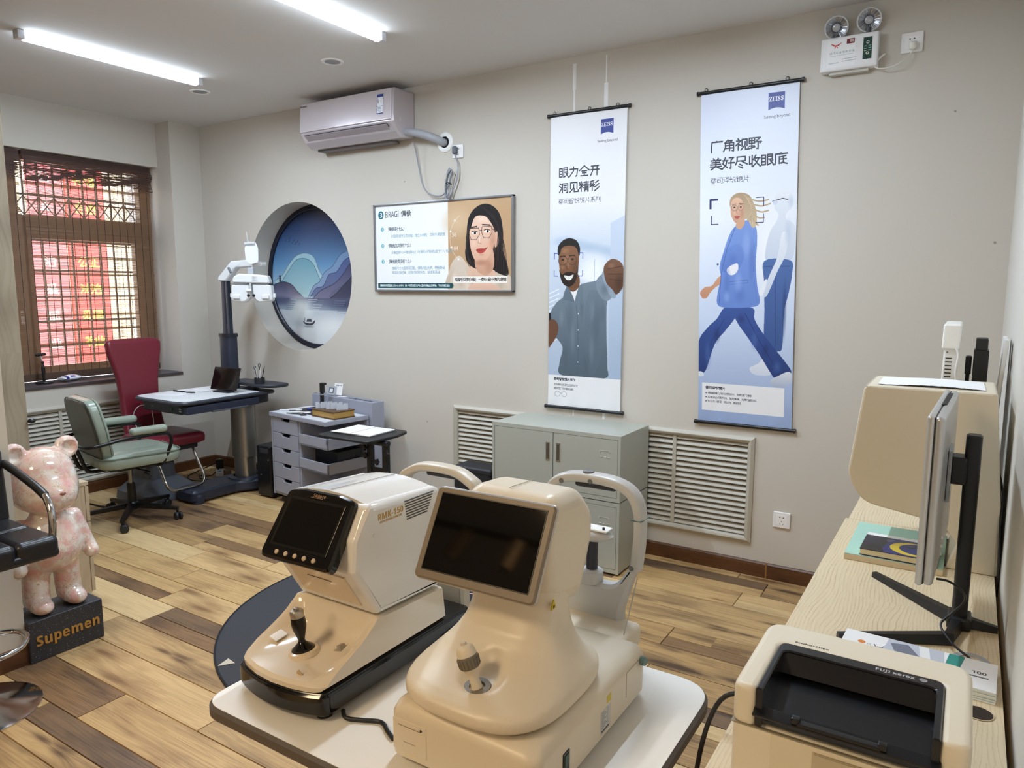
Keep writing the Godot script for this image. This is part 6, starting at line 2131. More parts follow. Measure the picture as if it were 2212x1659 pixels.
func bar_stool():
	var chrome := mat(rgb(206, 206, 208), 0.12, 1.0)
	var vinyl := relief(rgb(30, 31, 36), 0.32, 0.06, 5.0, 0.015)
	var t := thing("bar_stool", "black quilted bar stool with chrome arms beside the bear statue", "stool", vx(-2.975, 0.0, 2.845), 0.0)
	put("base_plate", g().lathe([Vector2(0, 0.0), Vector2(0.2, 0.0), Vector2(0.2, 0.006), Vector2(0.17, 0.014), Vector2(0.09, 0.028), Vector2(0.04, 0.05), Vector2(0.03, 0.09), Vector2(0.0, 0.09)], 48), chrome, t)
	put("column", g().rod(vx(0, 0.08, 0), vx(0, 0.5, 0), 0.026, 20), chrome, t)
	put("gas_rod", g().rod(vx(0, 0.45, 0), vx(0, 0.565, 0), 0.016, 16), chrome, t)
	var fr := []
	for p in curve([vx(0.0, 0.26, -0.03), vx(0.05, 0.25, -0.1), vx(0.11, 0.245, -0.11), vx(0.16, 0.245, -0.05), vx(0.16, 0.245, 0.05), vx(0.11, 0.245, 0.11), vx(0.05, 0.25, 0.1), vx(0.0, 0.26, 0.03)], 6):
		fr.append(p.rotated(Vector3.UP, 0.9))
	put("foot_ring", g().tube(fr, 0.01, 10), chrome, t, 60.0)
	# quilted seat: two rows of padded panels
	var q := Node3D.new()
	q.name = "seat"
	t.add_child(q)
	q.position = vx(0.0, 0.575, -0.02)
	q.rotation.y = 0.0
	for i in 2:
		for j in 3:
			put("pad", g().at(vx(-0.1 + i * 0.2, 0.035, -0.14 + j * 0.14)).rbox(Vector3.ZERO, vx(0.206, 0.075, 0.146), 0.024, 3), vinyl, q, 60.0)
	put("seat_band", g().rbox(vx(0, 0.01, 0), vx(0.405, 0.04, 0.425), 0.016, 2), vinyl, q)
	# backrest at the -x side
	for j in 3:
		put("back_pad", g().at(vx(-0.205, 0.775, -0.16 + j * 0.14), Basis(Vector3.BACK, 0.08)).rbox(Vector3.ZERO, vx(0.06, 0.3, 0.146), 0.024, 3), vinyl, t, 60.0)
	for s in [-1, 1]:
		var arm := [vx(-0.2, 0.86, s * 0.235), vx(-0.1, 0.84, s * 0.235), vx(0.04, 0.805, s * 0.235), vx(0.11, 0.78, s * 0.235), vx(0.155, 0.73, s * 0.232), vx(0.165, 0.67, s * 0.228), vx(0.16, 0.62, s * 0.222), vx(0.13, 0.595, s * 0.2), vx(0.06, 0.585, s * 0.16)]
		put("arm", g().tube(curve(arm, 5), 0.013, 12), chrome, t, 60.0)
		put("arm_sleeve", g().tube(curve(arm.slice(0, 4), 5), 0.0155, 12), mat(rgb(26, 26, 28), 0.35), t, 60.0)

# ---------------------------------------------------------------- cabinets, trolley, reading stand, mat
func open_book_tex() -> P:
	var p := P.new(320, 220, rgb(246, 246, 246), Vector2(32, 22))
	for i in 7:
		p.line(v2([2, 3 + i * 2.4, 13 - (i * 5 % 4), 3 + i * 2.4]), 0.22, rgb(190, 192, 198))
		p.line(v2([18, 3.5 + i * 2.4, 29 - (i * 3 % 5), 3.5 + i * 2.4]), 0.22, rgb(190, 192, 198))
	return p

func build_cabinets():
	steel_cabinet()
	trolley()
	reading_stand()
	# black case between wall and steel cabinet
	var cs := thing("storage_case", "flat black case standing beside the steel cabinet", "case", vx(-2.49, 0.0, 0.33))
	put("body", g().rbox(vx(0, 0.235, 0), vx(0.28, 0.47, 0.16), 0.02, 2), mat(rgb(32, 34, 40), 0.5), cs)
	put("lid_seam", g().rbox(vx(0, 0.44, 0), vx(0.284, 0.006, 0.164), 0.002), mat(rgb(14, 14, 16), 0.6), cs)
	# black computer tower beside the trolley
	var pc := thing("computer_tower", "black computer tower on the floor beside the grey drawer trolley", "computer", vx(-4.335, 0.0, 0.29))
	var bk := mat(rgb(28, 29, 34), 0.4)
	put("body", g().rbox(vx(0, 0.2, 0), vx(0.15, 0.38, 0.33), 0.008, 2), bk, pc)
	put("front_panel", g().rbox(vx(0, 0.2, 0.166), vx(0.145, 0.37, 0.012), 0.005, 2), mat(rgb(22, 23, 27), 0.25), pc)
	put("drive_slot", g().rbox(vx(0.01, 0.355, 0.172), vx(0.09, 0.035, 0.004), 0.001), mat(rgb(52, 54, 60), 0.35), pc)
	put("lock", g().at(vx(0.055, 0.29, 0.172), Basis(Vector3.RIGHT, PI / 2)).cyl(Vector3.ZERO, 0.007, 0.006, 14), mat(rgb(190, 190, 190), 0.2, 0.9), pc)
	put("button", g().at(vx(-0.03, 0.17, 0.172), Basis(Vector3.RIGHT, PI / 2)).cyl(Vector3.ZERO, 0.004, 0.004, 10), mat(rgb(120, 122, 128), 0.3), pc)
	for s in [-0.05, 0.05]:
		put("foot", g().rbox(vx(s, 0.006, 0.0), vx(0.03, 0.012, 0.28), 0.003), bk, pc)
	# round mat with a flowered middle
	var mt := thing("round_mat", "round charcoal floor mat with a flowered centre under the instrument table", "mat", vx(-2.07, 0.0, 1.365))
	put("mat_felt", g().lathe([Vector2(0.0, 0.001), Vector2(0.93, 0.001), Vector2(0.93, 0.005), Vector2(0.0, 0.006)], 96), relief(rgb(62, 63, 68), 0.95, 0.3, 8.0, 0.05), mt)
	var rim := []
	for k in 96:
		rim.append(vx(cos(TAU * k / 96) * 0.928, 0.004, sin(TAU * k / 96) * 0.928))
	put("bound_edge", g().tube(rim, 0.005, 6, true), mat(rgb(30, 31, 35), 0.9), mt)
	var fp := P.new(512, 512, rgb(36, 38, 46), Vector2(100, 100))
	var rng := RandomNumberGenerator.new()
	rng.seed = 8
	var petals := [rgb(120, 130, 90), rgb(196, 130, 60), rgb(150, 110, 130), rgb(90, 120, 110), rgb(206, 196, 170), rgb(70, 84, 96), rgb(196, 74, 66)]
	for i in 420:
		var a := rng.randf() * TAU
		var r := sqrt(rng.randf()) * 48.0
		fp.ell(50 + cos(a) * r, 50 + sin(a) * r, rng.randf_range(0.5, 2.0), rng.randf_range(0.3, 0.9), petals[rng.randi() % 7], rng.randf() * PI)
	var q := g()
	q.has_uv = true
	for k in 64:
		for s in [[0.0, 0.0], [TAU * (k + 1) / 64, 0.56], [TAU * k / 64, 0.56]]:
			q.v.append(vx(cos(s[0]) * s[1], 0.0066, sin(s[0]) * s[1]))
			q.uv.append(Vector2(0.5 + cos(s[0]) * s[1] / 1.12, 0.5 + sin(s[0]) * s[1] / 1.12))
	put("flower_print", q, print_mat(fp, 0.95), mt)
	var pp := put("paper_scrap", g().at(vx(-2.5, 0.006, 2.14), Basis(Vector3.UP, 0.6)).skin([[vx(-0.03, 0, 0.02), vx(0.035, 0, 0.0), vx(0.0, 0.0, -0.012)], [vx(-0.028, 0.002, 0.018), vx(0.033, 0.002, 0.001), vx(0.004, 0.018, -0.008)]]), mat(rgb(226, 220, 206), 0.7))
	tag(pp, "small folded scrap of paper at the edge of the round mat", "paper")

func steel_cabinet():
	var grey := mat(rgb(178, 180, 170), 0.38, 0.05)
	var t := thing("steel_cabinet", "grey-green steel office cabinet against the radiator cover", "cabinet", vx(-1.922, 0.0, 0.225))
	var w := 0.815
	for sec in [[0.012, 0.405], [0.41, 0.772]]:
		var y0: float = sec[0]
		var y1: float = sec[1]
		var h := y1 - y0
		var b := g()
		b.rbox(vx(0, (y0 + y1) / 2, -0.0005), vx(w - 0.001, h - 0.001, 0.389), 0.002)
		var body := put("carcass", b, grey, t)
		var fr := g()
		fr.lohi(vx(-w / 2, y1 - 0.022, 0.195), vx(w / 2, y1, 0.2))
		fr.lohi(vx(-w / 2, y0, 0.195), vx(w / 2, y0 + 0.022, 0.2))
		fr.lohi(vx(-w / 2, y0 + 0.022, 0.195), vx(-w / 2 + 0.016, y1 - 0.022, 0.2))
		fr.lohi(vx(w / 2 - 0.016, y0 + 0.022, 0.195), vx(w / 2, y1 - 0.022, 0.2))
		put("face_frame", fr, grey, body)
		put("shadow_gap", g().box(vx(0, (y0 + y1) / 2, 0.1952), vx(w - 0.032, h - 0.044, 0.0004)), mat(rgb(60, 62, 58), 0.8), body)
		for s in [-1, 1]:
			var dw := w / 2 - 0.018
			var d := put("door", g().rbox(vx(s * (dw / 2 + 0.001), (y0 + y1) / 2, 0.1975), vx(dw - 0.002, h - 0.048, 0.004), 0.0012), grey, t)
			if sec[0] > 0.3:
				var hd := put("handle", g().rbox(vx(s * 0.033, y1 - 0.13, 0.2005), vx(0.026, 0.105, 0.005), 0.002), mat(rgb(200, 200, 198), 0.2, 0.9), d)
				put("handle_cup", g().rbox(vx(s * 0.033, y1 - 0.13, 0.203), vx(0.016, 0.088, 0.003), 0.001), mat(rgb(120, 118, 114), 0.3, 0.8), hd)
			if s > 0:
				var lb := put("label_holder", g().lohi(vx(0.29, y1 - 0.088, 0.1995), vx(0.345, y1 - 0.0865, 0.201)), mat(rgb(206, 208, 200), 0.4), d)
				for e in [[0.29, 0.302], [0.312, 0.324], [0.334, 0.346]]:
					put("label_clip", g().rbox(vx((e[0] + e[1]) / 2, y1 - 0.122, 0.2005), vx(0.013, 0.004, 0.003), 0.001), mat(rgb(206, 208, 200), 0.4), lb)
				for x in [0.289, 0.346]:
					put("label_clip", g().rbox(vx(x, y1 - 0.092, 0.2005), vx(0.005, 0.008, 0.003), 0.001), mat(rgb(206, 208, 200), 0.4), lb)
	put("plinth", g().box(vx(0, 0.006, -0.01), vx(w - 0.02, 0.012, 0.36)), mat(rgb(40, 40, 40), 0.7), t)

func trolley():
	var grey := mat(rgb(158, 162, 178), 0.5)
	var dark := mat(rgb(34, 36, 46), 0.7)  # dark colour stands in for the shade of the recess behind the notches
	var t := thing("drawer_trolley", "blue-grey wooden drawer trolley with open trays beside the refraction unit", "trolley", vx(-4.21, 0.0, 0.48), -0.13)
	# local: x to the right along the front, z = 0 at the front, depth towards -z
	put("side_panel", g().rbox(vx(0.009, 0.35, -0.17), vx(0.018, 0.58, 0.34), 0.002), grey, t)
	put("middle_panel", g().rbox(vx(0.335, 0.35, -0.19), vx(0.02, 0.58, 0.36), 0.002), grey, t)
	put("bottom_panel", g().rbox(vx(0.33, 0.068, -0.19), vx(0.66, 0.016, 0.36), 0.002), grey, t)
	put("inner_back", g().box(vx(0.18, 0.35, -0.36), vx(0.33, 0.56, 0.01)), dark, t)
	put("tray_back", g().rbox(vx(0.5, 0.35, -0.345), vx(0.33, 0.56, 0.012), 0.002), grey, t)
	put("top_panel", g().rbox(vx(0.33, 0.648, -0.17), vx(0.665, 0.03, 0.365), 0.003), grey, t)
	put("white_top", g().box(vx(0.33, 0.6635, -0.165), vx(0.64, 0.0012, 0.33)), mat(rgb(214, 216, 222), 0.4), t)
	# five drawers with notched fronts
	for i in 5:
		var y0 := 0.08 + i * 0.1105
		var y1 := y0 + 0.107
		var f := v2([0.021, y0, 0.324, y0, 0.324, y1, 0.235, y1, 0.222, y1 - 0.024, 0.135, y1 - 0.024, 0.122, y1, 0.021, y1])
		var dr := put("drawer", g().prism(f, -0.018, 0.0, 0.0015), grey, t)
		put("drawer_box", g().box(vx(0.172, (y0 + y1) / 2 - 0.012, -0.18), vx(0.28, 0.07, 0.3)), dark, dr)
	# rear hutch
	var hu := put("hutch", g().rbox(vx(0.34, 0.375, -0.415), vx(0.7, 0.75, 0.11), 0.003), grey, t)
	put("hutch_tray", g().box(vx(0.34, 0.7505, -0.415), vx(0.66, 0.001, 0.08)), mat(rgb(138, 142, 158), 0.55), hu)
	for i in 5:
		put("tool_slot", g().rbox(vx(0.4 + i * 0.055, 0.7512, -0.405), vx(0.04, 0.001, 0.025), 0.0004), mat(rgb(60, 62, 72), 0.7), hu)
	# two open trays on the room side
	for y in [0.3, 0.47]:
		var tr := Node3D.new()
		tr.name = "tray"
		t.add_child(tr, true)
		put("tray_floor", g().box(vx(0.5, y + 0.006, -0.17), vx(0.32, 0.012, 0.34)), grey, tr)
		put("tray_front", g().rbox(vx(0.5, y + 0.037, -0.006), vx(0.324, 0.075, 0.012), 0.001), grey, tr)
		put("tray_side", g().rbox(vx(0.656, y + 0.037, -0.17), vx(0.012, 0.075, 0.34), 0.001), grey, tr)
	for p in [vx(0.05, 0, -0.05), vx(0.6, 0, -0.05), vx(0.05, 0, -0.33), vx(0.6, 0, -0.33)]:
		caster(t, p, 0.4, mat(rgb(30, 30, 32), 0.4), 0.02)
	# loose things, placed in the trolley's axes
	var X := t.transform
	var blk := mat(rgb(26, 26, 30), 0.4)
	var mb := put("black_mat", g().at(X * vx(0.26, 0.6665, -0.2), X.basis).rbox(Vector3.ZERO, vx(0.34, 0.003, 0.22), 0.001), mat(rgb(44, 40, 42), 0.7))
	tag(mb, "thin black mat under the tools on the drawer trolley", "mat")
	var rs := thing("retinoscope", "black upright retinoscope standing on the drawer trolley", "retinoscope", X * vx(0.2, 0.6672, -0.3))
	put("handle", g().lathe([Vector2(0, 0), Vector2(0.016, 0), Vector2(0.017, 0.05), Vector2(0.014, 0.055), Vector2(0.015, 0.1), Vector2(0.012, 0.115), Vector2(0.0, 0.115)], 18), blk, rs)
	put("silver_band", g().lathe([Vector2(0.0155, 0.098), Vector2(0.0165, 0.1), Vector2(0.0165, 0.106), Vector2(0.015, 0.108)], 18), mat(rgb(190, 190, 194), 0.25, 0.9), rs)
	put("base_sleeve", g().lathe([Vector2(0.018, 0.0), Vector2(0.0185, 0.03), Vector2(0.017, 0.032)], 18), mat(rgb(150, 152, 158), 0.3, 0.5), rs)
	put("head", g().rbox(vx(0.004, 0.145, 0), vx(0.032, 0.065, 0.028), 0.008, 2), blk, rs)
	put("brow_rest", g().rbox(vx(0.014, 0.182, 0), vx(0.045, 0.016, 0.034), 0.006, 2), blk, rs)
	var oc := [[vx(0.12, 0.669, -0.12), 0.5, rgb(236, 238, 240), "white paddle occluder lying next to the retinoscope"], [vx(0.26, 0.669, -0.1), 0.25, rgb(240, 240, 240), "white paddle occluder with a round end beside the gold book"], [vx(0.3, 0.669, -0.04), 0.2, rgb(34, 34, 38), "black paddle occluder lying at the edge of the trolley top"]]
	for o in oc:
		var pd := thing("occluder", o[3], "occluder", X * o[0], o[1])
		put("stick", g().rbox(vx(-0.05, 0.003, 0), vx(0.12, 0.006, 0.012), 0.002), mat(o[2], 0.4), pd)
		put("paddle", g().at(vx(0.03, 0.003, 0)).lathe([Vector2(0, -0.002), Vector2(0.024, -0.002), Vector2(0.024, 0.002), Vector2(0, 0.002)], 24), mat(o[2], 0.4), pd)
	var hb := put("blue_clip", g().at(X * vx(0.2, 0.676, -0.2), Basis(Vector3.UP, 0.4)).rbox(Vector3.ZERO, vx(0.05, 0.014, 0.02), 0.004, 2), mat(rgb(52, 62, 150), 0.4))
	tag(hb, "small blue clip lying on the black mat", "clip")
	# thick gilt book
	var gold := relief(rgb(186, 150, 84), 0.35, 0.3, 9.0, 0.03, 0.35)
	var bk := thing("gilt_book", "thick brown book with gilt page edges on the drawer trolley", "book", X * vx(0.52, 0.665, -0.16), -0.13)
	put("page_block", g().rbox(vx(0, 0.026, 0), vx(0.25, 0.042, 0.17), 0.006, 2), gold, bk)
	put("cover", g().rbox(vx(0, 0.049, 0), vx(0.258, 0.006, 0.178), 0.002), mat(rgb(92, 66, 40), 0.6), bk)
	put("back_cover", g().rbox(vx(0, 0.003, 0), vx(0.258, 0.006, 0.178), 0.002), mat(rgb(92, 66, 40), 0.6), bk)
	var clear := mat(Color(0.78, 0.8, 0.84, 0.62), 0.2, 0.0, {"transparency": BaseMaterial3D.TRANSPARENCY_ALPHA})
	for i in 5:
		var c := put("lens_card", g().at(X * vx(0.43 + i * 0.042, 0.738 + (i % 2) * 0.004, -0.13 - i * 0.012), Basis(Vector3.UP, 0.95) * Basis(Vector3.RIGHT, -0.2)).prism(rounded(v2([-0.04, -0.022, 0.04, -0.022, 0.04, 0.022, 0.012, 0.022, 0.008, 0.01, -0.008, 0.01, -0.012, 0.022, -0.04, 0.022]), 0.004, 3), -0.0012, 0.0012), clear)
		tag(c, "clear plastic lens card standing in a row on the gilt book", "card", "lens cards on the gilt book")
	for i in 2:
		var st := thing("card_stand", ["small grey card stand with a framed figure on the trolley hutch", "white reading card leaning on the trolley hutch"][i], "card", X * vx(0.18 + i * 0.055, 0.7515, -0.4 - i * 0.02), 0.05)
		put("card", g().at(vx(0, 0.036 + i * 0.012, 0), Basis(Vector3.RIGHT, -0.25)).rbox(Vector3.ZERO, vx(0.09 - i * 0.01, 0.068 + i * 0.02, 0.004), 0.001), mat([rgb(176, 180, 188), rgb(240, 240, 240)][i], 0.5), st)
		if i == 0:
			put("figure_frame", g().at(vx(0, 0.036, 0.0), Basis(Vector3.RIGHT, -0.25)).lohi(vx(-0.022, -0.018, 0.0022), vx(0.022, 0.02, 0.003)), mat(rgb(60, 64, 74), 0.5), st)
			put("figure", g().at(vx(0, 0.036, 0.0), Basis(Vector3.RIGHT, -0.25)).lohi(vx(-0.016, -0.013, 0.0026), vx(0.016, 0.015, 0.0034)), mat(rgb(232, 234, 238), 0.5), st)
		else:
			for k in 5:
				put("letter_mark", g().at(vx(0, 0.048, 0.0), Basis(Vector3.RIGHT, -0.25)).lohi(vx(-0.026 + k * 0.012, 0.024, 0.0021), vx(-0.02 + k * 0.012, 0.032, 0.0026)), mat(rgb(60, 60, 66), 0.6), st)
	var wp := put("white_card", g().at(X * vx(0.3, 0.7525, -0.405), Basis(Vector3.UP, 0.2)).box(Vector3.ZERO, vx(0.07, 0.002, 0.03)), mat(rgb(242, 242, 242), 0.5))
	tag(wp, "small white card lying on the trolley hutch", "card")
	var hk := put("hutch_clip", g().at(X * vx(-0.022, 0.705, -0.4), X.basis).rbox(Vector3.ZERO, vx(0.02, 0.09, 0.03), 0.004), blk)
	tag(hk, "black clip holder fixed to the end of the trolley hutch", "holder")
	var bb := put("black_box", g().at(X * vx(0.51, 0.376, -0.2), X.basis).rbox(Vector3.ZERO, vx(0.26, 0.125, 0.2), 0.006, 2), mat(rgb(22, 23, 30), 0.45))
	tag(bb, "black box standing in the lower open tray of the trolley", "box")
	var bl := put("blue_ball", g().at(X * vx(0.385, 0.337, -0.05)).sphere(Vector3.ZERO, Vector3.ONE * 0.025, 18, 12), mat(rgb(80, 140, 190), 0.5))
	tag(bl, "small blue ball in the lower open tray of the trolley", "ball")

func reading_stand():
	var blk := mat(rgb(28, 29, 33), 0.45)
	var t := thing("reading_stand", "black adjustable reading stand with an open folder beside the trolley", "stand", vx(-3.245, 0.0, 0.535))
	put("top_board", g().at(vx(0, 0.605, 0), Basis(Vector3.RIGHT, -PI / 2)).prism(rounded(v2([-0.225, -0.2, 0.22, -0.2, 0.235, 0.05, 0.2, 0.2, -0.225, 0.2]), [0.03, 0.05, 0.1, 0.05, 0.03], 5), 0.0, 0.018, 0.004), blk, t)
	for x in [0.07, 0.2]:
		put("post", g().rbox(vx(x, 0.31, 0.02), vx(0.036, 0.55, 0.036), 0.003), blk, t)
	put("cross_bar", g().rbox(vx(0.135, 0.40, 0.02), vx(0.16, 0.03, 0.02), 0.003), blk, t)
	put("hinge_bar", g().rod(vx(0.03, 0.585, 0.05), vx(0.25, 0.585, 0.05), 0.018, 14), blk, t)
	for k in [[0.045, 0.54, 0.05], [0.05, 0.49, 0.05], [0.15, 0.46, 0.05], [0.235, 0.525, 0.05]]:
		var lobes := []
		for i in 24:
			var a := TAU * i / 24
			lobes.append(Vector2(cos(a), sin(a)) * (0.017 + 0.004 * cos(a * 5)))
		put("knob", g().at(vx(k[0], k[1], k[2])).prism(lobes, -0.008, 0.012, 0.003), blk, t)
	put("base_bar", g().rbox(vx(0.135, 0.018, 0.02), vx(0.3, 0.036, 0.05), 0.006), blk, t)
	for x in [0.0, 0.27]:
		put("foot", g().rbox(vx(x, 0.015, 0.0), vx(0.05, 0.03, 0.42), 0.006), blk, t)
	var f := thing("open_folder", "open white folder of papers on the black reading stand", "folder", vx(-3.26, 0.6245, 0.52), 0.03)
	var q := g()
	q.uvquad(vx(-0.17, 0.008, 0.13), vx(0.15, 0.008, 0.11), vx(0.15, 0.008, -0.13), vx(-0.17, 0.008, -0.13))
	put("pages", q, print_mat(open_book_tex(), 0.6), f)
	for s in [-1, 1]:
		put("page_stack", g().rbox(vx(-0.01 + s * 0.079, 0.004, -0.005), vx(0.156, 0.0068, 0.24), 0.001), mat(rgb(240, 240, 240), 0.6), f)
	put("fold_gap", g().box(vx(-0.01, 0.0084, -0.005), vx(0.003, 0.001, 0.24)), mat(rgb(120, 122, 126), 0.7), f)
	for i in 4:
		put("index_tab", g().rbox(vx(-0.12 + i * 0.075, 0.006, -0.129), vx(0.016, 0.003, 0.012), 0.0008), mat(rgb(232, 232, 236), 0.5), f)

# ---------------------------------------------------------------- bear statue, its plinth, the low cabinet behind it
func marble_tex() -> ImageTexture:
	var n := FastNoiseLite.new()
	n.seed = 4
	n.frequency = 0.011
	n.fractal_octaves = 4
	n.domain_warp_enabled = true
	n.domain_warp_amplitude = 60.0
	n.domain_warp_frequency = 0.008
	var a := n.get_seamless_image(512, 512, false, false, 0.15, true)
	n.seed = 9
	n.frequency = 0.02
	var b := n.get_seamless_image(512, 512, false, false, 0.15, true)
	var im := Image.create(512, 512, false, Image.FORMAT_RGB8)
	for y in 512:
		for x in 512:
			var p := a.get_pixel(x, y).r
			var q := b.get_pixel(x, y).r
			var c := rgb(234, 222, 208).lerp(rgb(224, 170, 164), smoothstep(0.5, 0.68, p))
			c = c.lerp(rgb(240, 230, 222), smoothstep(0.4, 0.25, p))
			c = c.lerp(rgb(160, 116, 84), 0.7 * (1.0 - smoothstep(0.0, 0.03, absf(p - 0.5))))
			c = c.lerp(rgb(206, 178, 96), 0.75 * (1.0 - smoothstep(0.0, 0.045, absf(q - 0.5))) * smoothstep(0.5, 0.62, p))
			im.set_pixel(x, y, c)
	var rng := RandomNumberGenerator.new()
	rng.seed = 3
	for k in 26:
		var cx := rng.randi_range(120, 400)
		var cy := rng.randi_range(120, 400)
		if k < 22:
			cx = rng.randi_range(210, 300)
			cy = rng.randi_range(150, 260)
		im.fill_rect(Rect2i(cx, cy, rng.randi_range(1, 4), rng.randi_range(1, 4)), rgb(96, 74, 58))
	return ImageTexture.create_from_image(im)

func bear_sdf(p: Vector3) -> float:
	# forward is +x; mirrored across z
	var m := vx(p.x, p.y, absf(p.z))
	var head := sd_ell(p, vx(-0.005, 0.575, 0), vx(0.105, 0.125, 0.122))
	head = smin(head, sd_ell(p, vx(0.0, 0.505, 0), vx(0.125, 0.085, 0.118)), 0.06)
	head = smin(head, sd_ell(p, vx(0.085, 0.5, 0), vx(0.07, 0.06, 0.075)), 0.04)
	var ear := sd_ell(m, vx(-0.01, 0.682, 0.104), vx(0.03, 0.05, 0.05))
	ear = maxf(ear, -sd_ell(m, vx(0.03, 0.684, 0.107), vx(0.034, 0.036, 0.036)))
	var d := smin(head, ear, 0.015)
	var body := sd_ell(p, vx(0.0, 0.3, 0), vx(0.1, 0.135, 0.115))
	body = smin(body, sd_ell(p, vx(0.02, 0.26, 0), vx(0.1, 0.085, 0.11)), 0.05)
	d = smin(d, body, 0.025)
	var arm := sd_cap(m, vx(0.0, 0.375, 0.105), vx(0.035, 0.245, 0.142), 0.036, 0.03)
	arm = smin(arm, sd_ell(m, vx(0.055, 0.215, 0.145), vx(0.034, 0.03, 0.03)), 0.02)
	d = smin(d, arm, 0.018)
	var leg := sd_cap(m, vx(-0.005, 0.18, 0.06), vx(-0.005, 0.05, 0.066), 0.052, 0.05)
	leg = smin(leg, sd_ell(m, vx(0.045, 0.03, 0.068), vx(0.055, 0.034, 0.042)), 0.025)
	leg = maxf(leg, -p.y)
	d = smin(d, leg, 0.02)
	return d

func build_bear_corner():
	var t := thing("bear_statue", "glossy pink and cream marbled bear statue standing on a dark plinth", "statue", vx(-3.275, 0.1785, 2.425))
	var m := StandardMaterial3D.new()
	m.albedo_texture = marble_tex()
	m.roughness = 0.12
	m.clearcoat_enabled = true
	m.clearcoat = 0.6
	m.clearcoat_roughness = 0.05
	m.uv1_triplanar = true
	m.uv1_world_triplanar = true
	m.uv1_scale = Vector3.ONE * 2.3
	put("body", g().nets(vx(-0.16, -0.01, -0.2), vx(0.18, 0.75, 0.2), 0.0085, bear_sdf), m, t, 80.0)
	put("nose", g().sphere(vx(0.152, 0.522, 0), vx(0.006, 0.007, 0.012), 14, 8), mat(rgb(150, 104, 86), 0.3), t)
	# plinth
	var tz := P.new(512, 512, rgb(48, 50, 56), Vector2(100, 100))
	var rng := RandomNumberGenerator.new()
	rng.seed = 21
	for i in 900:
		var s := rng.randf_range(0.15, 0.6)
		tz.rect(rng.randf() * 100, rng.randf() * 100, s, s * rng.randf_range(0.6, 1.4), [rgb(176, 178, 182), rgb(112, 116, 122), rgb(206, 206, 208)][rng.randi() % 3])
	var tm := print_mat(tz, 0.5)
	tm.texture_repeat = true
	tm.uv1_triplanar = true
	tm.uv1_world_triplanar = true
	tm.uv1_scale = Vector3.ONE * 3.0
	var pl := thing("plinth", "dark speckled block plinth with gold lettering under the bear", "plinth", vx(-3.27, 0.0, 2.425))
	put("block", g().rbox(vx(0, 0.0885, 0), vx(0.19, 0.177, 0.3), 0.004, 2), tm, pl)
	var tx := TextMesh.new()
	tx.text = "Supemen"
	tx.font = font(true)
	tx.font_size = 48
	tx.pixel_size = 0.00122
	tx.depth = 0.006
	var tn := put_mesh("lettering", tx, mat(rgb(190, 142, 72), 0.4, 0.2), pl)
	tn.position = vx(0.097, 0.089, -0.003)
	tn.rotation = vx(0, PI / 2, 0)
	# low oak cabinet: drawer fronts on the far side
	var om := wood_mat(turned(wood(512, 256, 44, rgb(206, 186, 156), rgb(150, 126, 98), 0, 0.7, 9.0)), 1.2, 0.9, 0.5)
	var c := thing("drawer_cabinet", "low pale oak drawer cabinet behind the bear statue", "cabinet", vx(-3.88, 0.0, 2.31))
	put("carcass", g().rbox(vx(0, 0.30, 0.0), vx(0.47, 0.56, 0.46), 0.002), om, c)
	put("top_board", g().rbox(vx(0, 0.585, -0.003), vx(0.48, 0.018, 0.49), 0.002), om, c)
	for i in 3:
		put("drawer_front", g().rbox(vx(0, 0.115 + i * 0.182, -0.241), vx(0.468, 0.176, 0.018), 0.002), om, c)
	put("kick_board", g().box(vx(0, 0.012, 0.0), vx(0.44, 0.024, 0.42)), mat(rgb(80, 70, 58), 0.7), c)

# ---------------------------------------------------------------- instrument table with two machines
const TT := 0.72

func build_instruments():
	var t := thing("instrument_table", "white-topped instrument table with a dark rounded edge", "table", vx(-0.82, 0.0, 2.77))
	var yup := Basis(Vector3.RIGHT, -PI / 2)
	var out := rounded(v2([-0.445, -0.305, 0.425, -0.305, 0.425, 0.315, -0.445, 0.315]), [0.06, 0.06, 0.09, 0.06], 8)
	put("edge_band", g().at(vx(0, TT - 0.03, 0), yup).prism(out, 0.0, 0.029, 0.006), mat(rgb(92, 86, 82), 0.45), t)
	put("white_top", g().at(vx(0, TT - 0.0015, 0), yup).prism(inset_poly(out, 0.006), 0.0, 0.0015), mat(rgb(238, 235, 228), 0.4), t)
	put("column", g().rod(vx(0, 0.06, 0), vx(0, TT - 0.03, 0), 0.05, 24), mat(rgb(206, 206, 204), 0.35, 0.2), t)
	put("foot", g().rbox(vx(0, 0.03, 0), vx(0.62, 0.05, 0.1), 0.015, 2), mat(rgb(206, 206, 204), 0.4), t)
	put("foot", g().rbox(vx(-0.28, 0.03, 0), vx(0.08, 0.05, 0.46), 0.015, 2), mat(rgb(206, 206, 204), 0.4), t)
	put("foot", g().rbox(vx(0.28, 0.03, 0), vx(0.08, 0.05, 0.46), 0.015, 2), mat(rgb(206, 206, 204), 0.4), t)
	refractometer()
	tonometer()
	cord("machine_lead", "black lead on the table between the two machines", [vx(-0.985, 0.728, 2.95), vx(-0.965, 0.7255, 2.962), vx(-0.935, 0.7245, 2.95), vx(-0.9, 0.7245, 2.935), vx(-0.87, 0.7245, 2.95), vx(-0.845, 0.7245, 2.962)], 0.0042, mat(rgb(24, 24, 26), 0.45))
	cord("machine_lead", "thin black lead hanging behind the glossy refractometer", [vx(-0.99, 0.86, 2.49), vx(-0.985, 0.8, 2.5), vx(-0.965, 0.74, 2.52), vx(-0.955, 0.7245, 2.55), vx(-0.96, 0.7245, 2.6)], 0.003, mat(rgb(24, 24, 26), 0.45))

